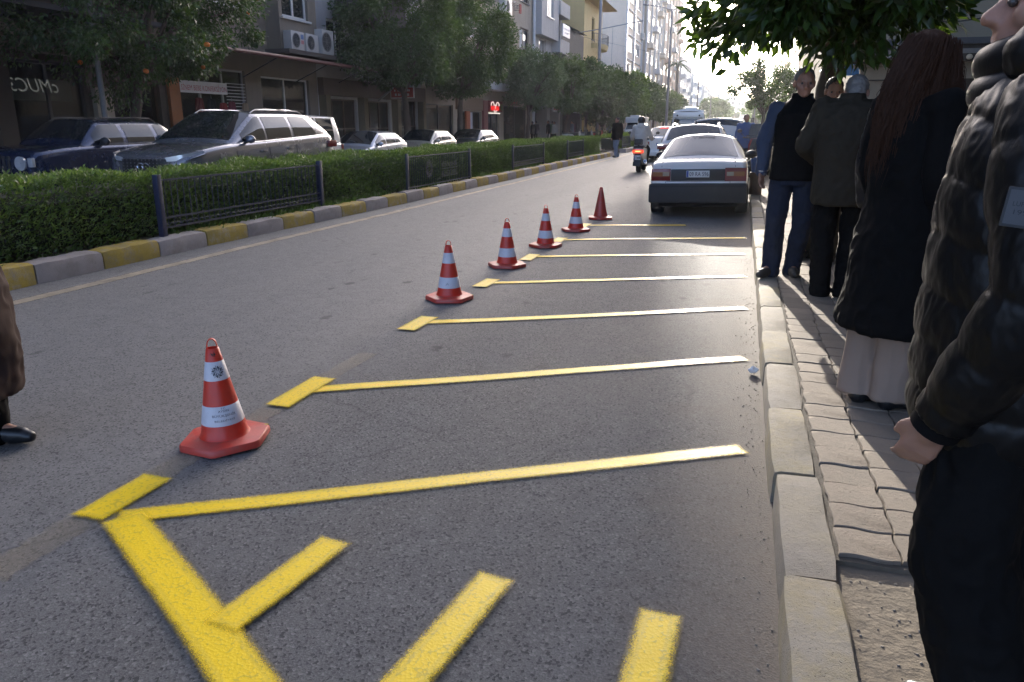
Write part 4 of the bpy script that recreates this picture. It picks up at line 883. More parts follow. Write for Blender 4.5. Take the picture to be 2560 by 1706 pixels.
# ---- F: dark sheet clad building with a rusty orange house behind
bF = block('dark_clad_building', 'low building clad in dark vertical metal sheets', F0, 70.05, 80.0, 9.9, METD, [(71, 79, .1, 2.7)], back=3.5)
for k in range(26): MB().box(F0 + .002, F0 + .05, 70.2 + k * .38, 70.25 + k * .38, 6.7, 9.8).build('cladding_rib', plain('rib_metal', (0.10, 0.10, 0.105), .5, .3), bF)
MB().quad((F0 + .4, 70.0, 9.9), (F0 + .4, 80.2, 9.9), (F0 - 3.4, 80.2, 11.0), (F0 - 3.4, 70.0, 11.0)).build('lean_to_roof', METD, bF); MB().box(F0 + .003, F0 + .1, 70.1, 79.9, 3.0, 6.6).build('lower_cladding', plain('charcoal_panel', (0.04, 0.04, 0.044), .5), bF)
bO = block('rusty_orange_house', 'weathered orange brown house rising behind the dark clad building', F0 - 3.6, 68, 80.0, 14.5, stucco('orange_brown_render', (0.36, 0.20, 0.12), .5), [], back=9); MB().tube([(F0 - 3.5, 75, 9.5), (F0 - 3.5, 75, 14.4)], .1, 6).build('rain_pipe', plain('salmon_pipe', (0.5, 0.3, 0.22), .6), bO)
# ---- G: ochre house with iron balconies
bG = block('ochre_house', 'ochre yellow house with round iron balconies beside the street lamp', F0, 80.05, 90.2, 13.6, stucco('ochre_render', (0.60, 0.45, 0.20), .25), [(84, 85.6, 6.2, 8.4), (84, 85.6, 10, 12.2), (84, 85.6, 3, 5)])
for h in ((84, 85.6, 6.2, 8.4), (84, 85.6, 10, 12.2), (84, 85.6, 3, 5)): window(bG, F0, *h, cols=2, fm=plain('ochre_frame', (0.5, 0.36, 0.12), .6))
for z in (5.6, 9.5):
    b_ = MB().loft([[(F0 + 1.2 * s * math.sin(a), 87.0 - 3.0 * math.cos(a), zz) for a in [PI * k / 12 for k in range(13)]] for s, zz in ((.9, z - .35), (1, z), (1, z + .12))], False, False); b_.build('balcony_slab', MATS['ochre_render'], bG)
    rl = MB(); top = [(F0 + 1.2 * math.sin(a), 87.0 - 3.0 * math.cos(a), z + 1.1) for a in [PI * k / 24 for k in range(25)]]; rl.tube(top, .03, 5); [rl.tube([p, (p[0], p[1], z + .1)], .018, 4) for p in top]; rl.build('balcony_railing', METD, bG)
MB().quad((F0 + 1.6, 79.8, 13.5), (F0 + 1.6, 90.6, 13.5), (F0 - 6, 90.6, 15.6), (F0 - 6, 79.8, 15.6)).quad((F0 + 1.6, 79.8, 13.42), (F0, 79.8, 13.42), (F0, 90.6, 13.42), (F0 + 1.6, 90.6, 13.42)).build('roof', MATS['ochre_render'], bG)
# ---- tiled roof house
bT = block('tiled_roof_house', 'low old house with a hipped red tile roof', F0, 92, 112.0, 6.5, stucco('faded_salmon', (0.42, 0.30, 0.23), .4), [(95, 97, 1.2, 4.2), (101, 103, 1.2, 4.2)], back=12)
TILE = plain('red_roof_tile', (0.30, 0.12, 0.085), .8, var=.35, nscale=4, dirt=.5, dirtcol=(.2, .15, .13)); rf = MB(); e = [(F0 + .9, 91.2, 6.45), (F0 + .9, 112.8, 6.45), (F0 - 12.5, 112.8, 6.45), (F0 - 12.5, 91.2, 6.45)]; r1, r2 = (F0 - 5.8, 97.5, 9.9), (F0 - 5.8, 106.5, 9.9)
rf.quad(e[0], e[1], r2, r1); rf.add([e[1], e[2], r2], [(0, 1, 2)]); rf.quad(e[2], e[3], r1, r2); rf.add([e[3], e[0], r1], [(0, 1, 2)]); roof = rf.build('roof', TILE, bT)
def rows(a, b, c, d, n, m=18):
    me = MB()
    for k in range(n):
        t0, t1 = k / n, (k + 1) / n; A, B = Vector(a).lerp(Vector(d), t0), Vector(b).lerp(Vector(c), t0); Cc, D = Vector(b).lerp(Vector(c), t1), Vector(a).lerp(Vector(d), t1)
        up_ = Vector((0, 0, .09)); me.quad(A + up_, B + up_, Cc + up_ * .35, D + up_ * .35); me.quad(A, B, B + up_, A + up_)
    return me
o = rows(e[0], e[1], r2, r1, 16).join(rows(e[3], e[0], r1, r1, 16)).build('tile_course', TILE, roof); o['kind'] = 'stuff'
MB().box(F0 - 5.5, F0 - 4.9, 96, 96.8, 8.4, 10.4).build('chimney', MATS['faded_salmon'], roof)
# ---- H: tall white block whose gable faces down the street
HX, HY = -16.75, 113.0; hh = []
for fl in range(12):
    z = 1.6 + 3.3 * fl
    if fl: hh += [(HY + 2.2, HY + 6.8, z, z + 1.9), (HY + 10.5, HY + 15.5, z, z + 1.9)]
bH = block('tall_white_block', 'tall off-white apartment block with a blank side wall', HX, HY, 131.5, 41.5, stucco('off_white_render', (0.82, 0.69, 0.53), .1), hh, back=24)
for i, h in enumerate(hh):
    window(bH, HX, *h, cols=4, fw=.16, fat=.08, depth=.02)
    if i % 5 == 2 and i < 14: ac_unit(['air conditioner high on the tall white block near its blank wall','air conditioner under the ribbed column of the tall white block','lowest air conditioner on the tall white block'][(i // 5) % 3], HX, h[1] + .6, h[2] - .4, 1.3, .9, .5, 'air conditioners on the tall white block')
for y in (HY + .1, HY + 8.2, HY + 17.2): MB().box(HX + .002, HX + .2, y, y + .9, 0, 41.4).build('pilaster', PVC, bH)
for fl in range(1, 12): MB().box(HX + .003, HX + .16, HY + 1.1, HY + 17.1, .5 + 3.3 * fl, .62 + 3.3 * fl).build('floor_band', plain('grey_band', (0.4, 0.42, 0.45), .6), bH)
# ---- I: cream blocks further on
def tower(name, label, X, y0, y1, zt, mat, fl0, nfl, cols, rib=None, fp=3.2, group=None):
    step = (y1 - y0) / cols; hs = [(y0 + step * (c + .28), y0 + step * (c + .72), fl0 + fp * f, fl0 + fp * f + 1.7) for c in range(cols) for f in range(nfl)]
    b = block(name, label, X, y0, y1, zt, mat, hs, back=16, depth=.3, group=group)
    for h in hs: window(b, X, *h, cols=2, fw=.14, sill=False, curtain=rnd.random() < .3, depth=.02)
    for k, h in enumerate(hs):
        if k % 3 == 0: MB().box(X + .003, X + 1.0, h[0] - .3, h[1] + .3, h[2] - 1.0, h[2] - .15).build('balcony', mat if k % 2 else PVC, b)
    if rib:
        for c in range(cols + 1): MB().box(X + .002, X + .22, y0 + step * c - .35, y0 + step * c + .35, 0, zt - .1).build('pilaster', rib, b)
    return b
CRM = stucco('cream_render', (0.74, 0.63, 0.48), .15); PCH = stucco('peach_render', (0.70, 0.52, 0.38), .15); WHT = stucco('white_render', (0.74, 0.71, 0.66), .15); BLU = stucco('pale_blue_render', (0.46, 0.52, 0.58), .2); PNK = stucco('pale_pink_render', (0.56, 0.42, 0.40), .2)
tower('cream_tower_block', 'tall cream block with strong vertical ribs past the white block', -16.2, 131.6, 158, 31, CRM, 4.8, 8, 4, WHT)
tower('peach_tower_block', 'tall peach block between the ribbed cream block and the lower houses', -16.0, 158.1, 196, 29, PCH, 4.5, 7, 5, CRM)
for i, (y0, y1, X, zt, mt, lb) in enumerate([(197, 236, -15.5, 17, WHT, 'white apartment house with a grey top floor down the street'), (237, 290, -15.0, 15.5, BLU, 'pale blue apartment house down the street'), (291, 345, -14.5, 14.5, WHT, 'white apartment house with a red roof down the street'), (346, 430, -14, 13, CRM, 'low cream apartment house far down the street')]):
    b = tower('apartment_house', lb, X, y0, y1, zt, mt, 4, 4, 6, None, 3.1, 'apartment houses down the street')
    if 'red roof' in lb: MB().quad((X + .6, y0, zt), (X + .6, y1, zt), (X - 8, y1, zt + 3.5), (X - 8, y0, zt + 3.5)).add([(X + .6, y0, zt), (X - 8, y0, zt + 3.5), (X - 16, y0, zt)], [(0, 1, 2)]).build('roof', TILE, b)
    if 'grey top' in lb: MB().box(X - 10, X - .5, y0 + 1, y1 - 1, zt, zt + 2.6).build('top_floor', METD, b)
# ---- far end of the street: blocks seen end on
def end_block(label, x0, x1, y, zt, mat, nfl, cols):
    b = tag(empty('distant_apartment_block'), label, 'building', 'distant blocks closing the street'); MB().box(x0, x1, y, y + 14, -.2, zt).build('wall', mat, b)
    st = (x1 - x0) / cols
    for c in range(cols):
        for f in range(nfl):
            z = 3.6 + 3.1 * f; w_ = MB().box(x0 + st * (c + .2), x0 + st * (c + .8), y - .12, y - .02, z, z + 1.7).build('window', GLS, b)
    MB().box(x0 + 1, x0 + 4, y + 3, y + 7, zt, zt + 2.4).build('stair_head', mat, b)
for i, (x0, x1, y, zt, mt, nf, lb) in enumerate([(-34, -20, 470, 16, WHT, 4, 'white distant block left of the street end'), (-19.5, -6, 500, 17, BLU, 4, 'pale blue distant block closing the street'), (-5.5, 8, 520, 15.5, PNK, 4, 'pale pink distant block closing the street'), (8.5, 20, 510, 18, WHT, 4, 'white distant block closing the street behind the round tree'), (20.5, 36, 490, 16, CRM, 4, 'cream distant block at the street end'), (36.5, 55, 470, 17.5, BLU, 4, 'pale blue distant block behind the pavement trees')]):
    end_block(lb.replace('left of the', 'beside the'), x0, x1, y, zt, mt, nf, 5)
# ------------------------------------------------------------------ trees
BARK = plain('citrus_bark', (0.085, 0.062, 0.045), .95, var=.35, nscale=9, bump=.8, bscale=30)
BARKP = plain('palm_bark', (0.10, 0.08, 0.06), .95, var=.35, nscale=9, bump=.8, bscale=20)
LD = leafmat('orange_tree_leaf', [(0.012, 0.032, 0.010), (0.022, 0.055, 0.014), (0.035, 0.080, 0.018), (0.018, 0.042, 0.012)], .25, .33)
LM = leafmat('street_tree_leaf', [(0.020, 0.042, 0.014), (0.032, 0.062, 0.018), (0.045, 0.082, 0.024), (0.026, 0.050, 0.016)], .25, .5)
LP = leafmat('dusty_tree_leaf', [(0.055, 0.085, 0.045), (0.080, 0.115, 0.060), (0.10, 0.13, 0.075), (0.06, 0.08, 0.04)], .25, .5)
LG = leafmat('bright_tree_leaf', [(0.06, 0.11, 0.02), (0.10, 0.17, 0.03), (0.05, 0.09, 0.02), (0.13, 0.20, 0.04)], .35, .45)
LR = leafmat('bronze_tree_leaf', [(0.045, 0.045, 0.025), (0.06, 0.05, 0.03), (0.04, 0.055, 0.025)], .25, .5)
LN_ = leafmat('pavement_tree_leaf', [(0.010, 0.024, 0.007), (0.017, 0.040, 0.009), (0.026, 0.060, 0.012), (0.036, 0.078, 0.014)], .22, .34)
def tree(name, label, loc, th, cc, rad, nclump, nleaf, ll, mat, seed, tr=.11, lean=(0, 0), spread=.32, fruit=0, lw=.22, group=None, flat=0.0, out_bias=.6):
    rg = np.random.default_rng(seed); r = random.Random(seed); root = empty(name, loc); tag(root, label, 'tree', group)
    C = []
    while len(C) < nclump:
        p = rg.normal(size=3); p /= np.linalg.norm(p); q = p * (rg.uniform(0, 1) ** (1 / 3) * (1 - out_bias * .5) + out_bias * .5)
        if flat and q[2] < -flat: continue
        C.append(np.array(cc) + q * np.array(rad) * (1 + .12 * rg.normal()))
    C = np.array(C); per = nleaf // nclump
    pts, nrm = [], []
    for c in C:
        s = spread * rg.uniform(.6, 1.25); q = rg.normal(0, 1, (per, 3)); q /= np.linalg.norm(q, axis=1, keepdims=True); q *= (rg.uniform(0, 1, (per, 1)) ** .45) * s; q[:, 2] *= .8
        pts.append(c + q); outw = (c - np.array(cc)) / np.array(rad); nrm.append(q / s * .8 + outw * .5 + rg.normal(0, .45, (per, 3)) + np.array([0, 0, -.25]))
    P = np.concatenate(pts); N = np.concatenate(nrm); P = P[P[:, 2] > .9] if False else P
    o = link('crown', leaf_mesh('crown', P, N, mat, ll, ll * lw, .3, .35, rg), root); o['kind'] = 'stuff'
    tk = MB(); top = Vector((lean[0], lean[1], th)); pts_ = [Vector((0, 0, -.1)), Vector((lean[0] * .25 + r.uniform(-.04, .04), lean[1] * .2 + r.uniform(-.04, .04), th * .4)), Vector((lean[0] * .6 + r.uniform(-.05, .05), lean[1] * .65, th * .75)), top]
    cv = catmull(pts_, 5); tk.tube(cv, [lerp(tr * 1.25, tr * .75, i / (len(cv) - 1)) * (1 + .08 * math.sin(i * 2.1)) for i in range(len(cv))], 10)
    for i in range(min(nclump, 16)):
        c = Vector(C[i]); mid = top.lerp(c, .5) + Vector((r.uniform(-.2, .2), r.uniform(-.2, .2), r.uniform(.0, .3)))
        tk.tube(catmull([top - Vector((0, 0, .25)), mid, c], 4), [lerp(tr * .55, .012, k / 8) for k in range(9)], 6)
    tk.build('trunk', BARK, root, 60)
    if fruit:
        fm = plain('orange_fruit', (0.62, 0.16, 0.015), .5, var=.15, nscale=20)
        me = MB().ball((0, 0, 0), .055, .055, .053, 10, 7).mesh('fruit', fm, 170)
        for k in range(fruit):
            c = C[r.randrange(nclump)]; d = Vector(((c[0] - cc[0]), (c[1] - cc[1]), 0)); d = d.normalized() if d.length > 1e-3 else Vector((1, 0, 0)); link('fruit', me, root, Vector(c) + Vector((.34, -.1, -.1)) + d * r.uniform(.05, .2))
    return root
tree('orange_tree', 'fruiting orange tree in front of the dark shops', (-14.3, 15.8, 0), 2.6, (0.3, .4, 5.2), (2.0, 4.6, 2.7), 120, 62000, .105, LD, 21, .13, (.1, .4), .60, 34)
tree('orange_tree', 'low dark orange tree beside the shop with the script sign', (-14.4, 9.9, 0), 1.9, (0, 0, 4.0), (1.5, 2.3, 2.3), 70, 26000, .105, LD, 22, .11, (0, .1), .5, 4)
tree('street_tree', 'big dense tree in front of the white house and red sign', (-14.2, 32.0, 0), 3.0, (.1, -.3, 5.5), (2.0, 4.2, 2.6), 120, 46000, .14, LM, 23, .15, (0, -.2), .65)
tree('street_tree', 'big dense tree beside the brown signboard', (-14.2, 38.6, 0), 3.0, (.1, 1.2, 5.4), (2.0, 4.7, 2.5), 120, 42000, .15, LM, 24, .15, (.1, .3), .65)
tree('street_tree', 'dusty pale green tree in front of the neon sign', (-14.0, 51.5, 0), 2.4, (.1, 1.2, 4.35), (1.6, 4.3, 1.75), 70, 20000, .18, LP, 25, .13, (0, .2), .6)
tree('street_tree', 'rounded tree in front of the grey oriel house', (-13.8, 61.5, 0), 2.2, (.1, 1.2, 4.5), (1.6, 4.6, 2.0), 60, 16000, .21, LM, 26, .13, (.3, .6), .65)
tree('street_tree', 'taller rounded tree in front of the dark clad building', (-13.8, 70.5, 0), 2.3, (.1, 1.0, 4.9), (1.6, 4.6, 2.3), 60, 16000, .22, LM, 27, .13, (0, .2), .7)
tree('street_tree', 'bronze leaved tree at the foot of the big street pole', (-12.6, 72.5, 0), 1.4, (0, 0.5, 2.9), (1.6, 3.6, 1.8), 40, 6000, .24, LR, 28, .12, (0, .1), .6)
for i, (y, mt, lb) in enumerate([(82, LM, 'mid green tree between the bronze tree and the bright tree'), (93, LG, 'bright green tree in front of the tiled roof house'), (106, LM, 'green tree at the end of the tiled roof house'), (119, LM, 'green tree below the tall white block'), (134, LG, 'light green tree below the ribbed cream block'), (152, LM, 'green tree farther along below the cream block')]):
    tree('street_tree', lb, (-13.0, y, 0), 2.2, (0, 0, 4.4 + .3 * (i % 2)), (2.2, 5.6, 2.5), 55, 11000, .30, mt, 40 + i, .16, (0, .1), .8)
for i, (x, y) in enumerate([(-6.9, 205), (-7.0, 240), (-5.5, 290), (2.5, 190), (-7, 180), (3.2, 250)]):
    tree('distant_tree', ['hazy round tree in the far median', 'small hazy tree in the far median', 'hazy green tree near the street end', 'hazy tree over the far parked cars', 'feathery far tree beside the lamp posts', 'hazy far pavement tree past the parked cars'][i], (x, y, 0), 1.5, (0, 0, 4.2), (3.0, 4, 2.6), 30, 2500, .55, LG if i % 2 else LP, 60 + i, .2, (0, 0), 1.0)
# pavement trees on this side
tree('pavement_tree', 'leafy pavement tree spreading over the standing men', (.84, 8.9, .15), 2.2, (-.08, -1.9, 3.24), (1.25, 1.35, 1.45), 125, 40000, .12, LN_, 71, .13, (.02, -.2), .40, 0, .21, flat=.74)
tree('pavement_tree', 'small round headed pavement tree past the parked cars', (.85, 44.5, .15), 2.0, (.1, 0, 3.25), (1.75, 1.9, 1.15), 45, 8000, .15, LN_, 72, .10, (.1, 0), .45, 0, .22)
tree('pavement_tree', 'pavement tree behind the round headed one', (2.6, 66, .15), 2.0, (0, 0, 3.6), (2.2, 3, 1.8), 40, 5000, .24, LM, 73, .12, (0, 0), .6)
# drooping sprays over the road
def spray(root, a, d, n, ll, seed):
    rg = np.random.default_rng(seed); P = [Vector(a)]
    for k in range(6): P.append(P[-1] + Vector(d) * .13 + Vector((0, 0, -.012 * k)))
    MB().tube(P, [.008 - .001 * k for k in range(7)], 5).build('twig', BARK, root)
    pts = np.array([P[int(rg.integers(1, 7))] for _ in range(n)]) + rg.normal(0, .03, (n, 3)); N = np.array(d)[None] * .6 + rg.normal(0, .6, (n, 3)) + np.array([0, 0, -.7])
    o = link('leaf_spray', leaf_mesh('leaf_spray', pts, N, LN_, ll, ll * .2, .3, .25, rg), root); o['kind'] = 'stuff'
rt = [o for o in bpy.data.objects if o.name == 'pavement_tree'][0]
for k, (a, d) in enumerate([((-.75, -1.6, 2.45), (-.5, -.2, -.55)), ((-1.0, -1.8, 3.1), (-.6, -.3, -.1)), ((-.95, -1.6, 2.75), (-.5, .1, -.4)), ((-.6, -1.9, 2.4), (-.5, -.4, -.6)), ((.7, -2.6, 2.6), (.5, -.6, -.4)), ((.6, -2.7, 2.9), (.6, -.7, -.2)), ((-.5, -2.3, 2.45), (-.4, -.4, -.4)), ((.9, -2.6, 2.6), (.3, -.6, -.3)), ((-.9, -1.2, 2.6), (-.5, -.1, -.5))]): spray(rt, a, d, 26, .14, 80 + k)
# palm
pr = tag(empty('palm_tree', (-12.3, 148, 0)), 'palm tree rising in front of the cream blocks', 'tree'); MB().tube([(0, 0, 0), (.1, 0, 6), (0, 0, 12)], [.3, .24, .2], 8).build('trunk', BARKP, pr, 60)
fr = MB()
for k in range(16):
    a = 2 * PI * k / 16; el = rnd.uniform(-.3, .9); pts = [Vector((0, 0, 12)) + Vector((math.cos(a) * s * 2.6, math.sin(a) * s * 2.6, math.sin(el) * s * 2.2 - s * s * 1.5)) for s in [i / 6 for i in range(7)]]
    for i in range(6):
        sd_ = Vector((-math.sin(a), math.cos(a), 0)) * .28 * (1 - i / 8); fr.quad(pts[i] - sd_ + Vector((0, 0, -.12)), pts[i], pts[i + 1], pts[i + 1] - sd_ + Vector((0, 0, -.12))); fr.quad(pts[i], pts[i] + sd_ + Vector((0, 0, -.12)), pts[i + 1] + sd_ + Vector((0, 0, -.12)), pts[i + 1])
fr.build('fronds', LM, pr)
# ------------------------------------------------------------------ lamp posts, poles, wires
GALV = plain('galvanised_steel', (0.26, 0.26, 0.27), .5, .5, var=.15, nscale=2, dirt=.3)
def lamp(label, x, y, h, r=.09, arms=2, arm=2.0, group='lamp posts in the median'):
    o = empty('street_lamp', (x, y, 0)); tag(o, label, 'street lamp', group); MB().tube([(0, 0, 0), (0, 0, h)], [r, r * .6], 10).build('pole', GALV, o, 60); MB().box(-r * 2, r * 2, -r * 2, r * 2, 0, .12).build('foot_plate', GALV, o)
    for s in ((1, -1)[:arms]):
        MB().tube(catmull([(0, 0, h - .15), (s * arm * .4, 0, h + .15), (s * arm, 0, h + .38)], 4), .035, 6).build('arm', GALV, o, 60)
        MB().loft([[(s * (arm + u), w_ * math.cos(a), h + .38 + .1 * u + w_ * .5 * math.sin(a)) for a in [2 * PI * k / 8 for k in range(8)]] for u, w_ in ((0, .05), (.1, .13), (.5, .14), (.6, .06))], True, True).build('lamp_head', GALV, o, 60)
    return o
for i, (y, h, lb) in enumerate([(74, 11.3, 'tall twin arm lamp post in front of the cream blocks'), (121, 12.5, 'twin arm lamp post against the bright sky'), (168, 12.5, 'twin arm lamp post past the palm tree'), (215, 12.5, 'twin arm lamp post by the far round tree'), (262, 12.5, 'twin arm lamp post near the street end')]): lamp(lb, -6.9, y, h, .12 if i else .13)
pole = tag(empty('utility_pole', (-13.6, 75.6, 0)), 'big grey utility pole with a thin cross arm', 'utility pole'); MB().tube([(0, 0, 0), (0, 0, 15)], [.17, .13], 10).build('pole', GALV, pole, 60); MB().tube([(-3.2, 0, 9.6), (0, 0, 10.0), (4.0, 0, 10.6)], .04, 6).build('cross_arm', GALV, pole); MB().tube([(1.2, 0, 10.1), (1.15, 0, 5.2)], .012, 5).build('drop_wire', METD, pole)
lp = tag(empty('shop_pole', (-14.0, 14.76, 0)), 'plain grey pole between the orange tree and the shops', 'pole'); MB().tube([(0, 0, 0), (0, 0, 4.6)], [.07, .055], 10).build('pole', plain('dull_pole', (0.17, 0.16, 0.15), .6), lp, 60)
for i, (x, y, h) in enumerate([(1.3, 118, 10.5), (1.6, 150, 11)]): lamp(['lamp post on the pavement past the round headed tree', 'lamp post on the pavement by the far parked cars'][i], x, y, h, .1, 1, -1.8, 'lamp posts on the pavement')
for i, (a, b) in enumerate([((-16, 66, 9.0), (6, 120, 8.5)), ((-6.9, 121, 12.6), (1.3, 118, 10.6)), ((-15.5, 150, 11), (6, 165, 10))]):
    A, B = Vector(a), Vector(b); cable('overhead_wire', ['overhead wire from the grey house across the street', 'overhead wire between the two lamp posts', 'overhead wire from the cream block across the street'][i], [A, A.lerp(B, .5) + Vector((0, 0, -.6)), B], .012, None, 'wires over the street')
tl = tag(empty('traffic_light', (.72, 78, .15)), 'small traffic light showing green beyond the parked cars', 'traffic light'); MB().tube([(0, 0, 0), (0, 0, 2.2)], .05, 8).build('pole', GALV, tl); MB().bbox(-.16, .16, -.2, -.02, .9, 1.9, .03).build('housing', plain('black_housing', (0.02, 0.02, 0.02), .5), tl); MB().ball((0, -.2, 1.1), .12, .05, .12).build('green_lamp', emit('green_signal', (.05, 1, .5), .8), tl); MB().ball((0, -.2, 1.4), .1, .04, .1).ball((0, -.2, 1.68), .1, .04, .1).build('dark_lamp', plain('dark_lens', (0.03, .02, .02), .3), tl)
st = tag(empty('street_name_sign', (1.35, 38, .15)), 'small violet blue street sign by the round headed tree', 'sign'); MB().tube([(0, 0, 0), (0, 0, 2.25)], .03, 6).build('pole', GALV, st); MB().box(-.1, .8, -.02, .02, 1.95, 2.2).build('plate', plain('violet_plate', (0.12, 0.10, 0.30), .5), st)
# ------------------------------------------------------------------ vehicles
CARG = glassmat('car_glass', (0.012, 0.014, 0.016), .02); CARGL = glassmat('car_glass_clear', (0.02, 0.024, 0.027), .02, .35)
RUB = plain('tyre_rubber', (0.018, 0.018, 0.019), .85, var=.3, nscale=15, bump=.3); BLK = plain('black_plastic', (0.020, 0.020, 0.022), .55, var=.2, nscale=8, bump=.1, bscale=150); CHR = plain('chrome', (0.6, 0.6, 0.62), .15, 1.0, var=.05); RIMM = plain('alloy_rim', (0.34, 0.34, 0.35), .35, .8, var=.1)
REDL = plain('red_lamp_lens', (0.17, 0.010, 0.010), .2, var=.15, nscale=20); AMB = plain('amber_lamp_lens', (0.25, 0.075, 0.012), .2, var=.15); CLEARL = plain('clear_lamp_lens', (0.55, 0.55, 0.56), .15, .4, var=.15, nscale=12); PLW = plain('plate_white', (0.62, 0.62, 0.60), .5, var=.05); PLB = plain('plate_blue', (0.03, 0.06, 0.30), .5); UNDER = plain('underbody', (0.012, 0.012, 0.012), .9)
class Car:
    def __init__(s, P): s.P = P; s.L = P['L']; s.W = P['W'] / 2
    def w(s, y):
        L = s.L; k = s.P.get('plan', ((0, .70), (.12, .86), (.45, .955), (1.1, 1), (L - 1.0, 1), (L - .35, .975), (L - .1, .93), (L, .86))); return s.W * smooth_interp(y, [a for a, _ in k], [b for _, b in k])
    def zs(s, y): k = s.P['sh']; return smooth_interp(y, [a for a, _ in k], [b for _, b in k])
    def zb(s, y): k = s.P.get('zb', ((0, .24), (.5, .19), (s.L - .6, .19), (s.L, .28))); return smooth_interp(y, [a for a, _ in k], [b for _, b in k])
    def ring(s, y):
        w_, zs_, zb_ = s.w(y), s.zs(y), s.zb(y); c = s.P.get('crown', .035); wb = s.P.get('waist', .02)
        half = [(0, zb_), (.80 * w_, zb_), (.95 * w_, zb_ + .05), (.99 * w_, zb_ + .18), (1.0 * w_, lerp(zb_, zs_, .52)), (1.0 * w_ - wb * .5, zs_ - .13), (w_ - wb, zs_ - .045), (w_ - .055, zs_ - .004), (w_ - .14, zs_ + c * .4), (.5 * w_, zs_ + c * .85), (0, zs_ + c)]
        h = [(p.x, p.y) for p in catmull([(a, b, 0) for a, b in half], 2)]
        return [(x, y, z) for x, z in h] + [(-x, y, z) for x, z in reversed(h[1:-1])]
    # greenhouse
    def gh(s, y):
        """belt x, belt z, rail x, rail z, centre z"""
        a, b, c, d = s.P['gh']; zr = s.P['roof']; wr = s.P['wr']; bx = s.w(y) - .05; bz = s.zs(y) - .01
        if y <= b: t = (y - a) / (b - a); tt = t ** .92
        elif y >= c: tt = t = (d - y) / (d - c); tt = t ** s.P.get('rearp', .92)
        else: t = tt = 1.0
        roofz = zr + s.P.get('roofcurve', .03) * (1 - ((y - (b + c) / 2) / ((c - b) / 2 + .5)) ** 2)
        cz = lerp(s.zs(y) + s.P.get('crown', .035), roofz, tt); rx = lerp(bx - .02, wr, min(1, tt * .9 + .1)) if t < 1 else wr
        rz_ = lerp(bz, roofz - .075, tt)
        return bx, bz, rx, rz_, cz
    def side(s, y, t, sg=1, off=0.0):
        bx, bz, rx, rz_, cz = s.gh(y); x = lerp(bx, rx, t) + .035 * math.sin(PI * t) * min(1, (rz_ - bz) * 3); return Vector((sg * (x + off), y, lerp(bz, rz_, t) + off * .3))
    def top(s, y, u, off=0.0):
        bx, bz, rx, rz_, cz = s.gh(y); return Vector((u * rx, y, rz_ + (cz - rz_) * (1 - abs(u) ** 2.4) + off))
    def ghring(s, y):
        r = [s.side(y, t) for t in (0, .2, .4, .6, .8, 1)]; r += [s.top(y, u) + Vector((0, 0, .012)) * (1 if abs(u) > .9 else 0) * 0 for u in (.92, .8, .6, .35, 0, -.35, -.6, -.8, -.92)]; r += [s.side(y, t, -1) for t in (1, .8, .6, .4, .2, 0)]
        return [tuple(p) for p in r]
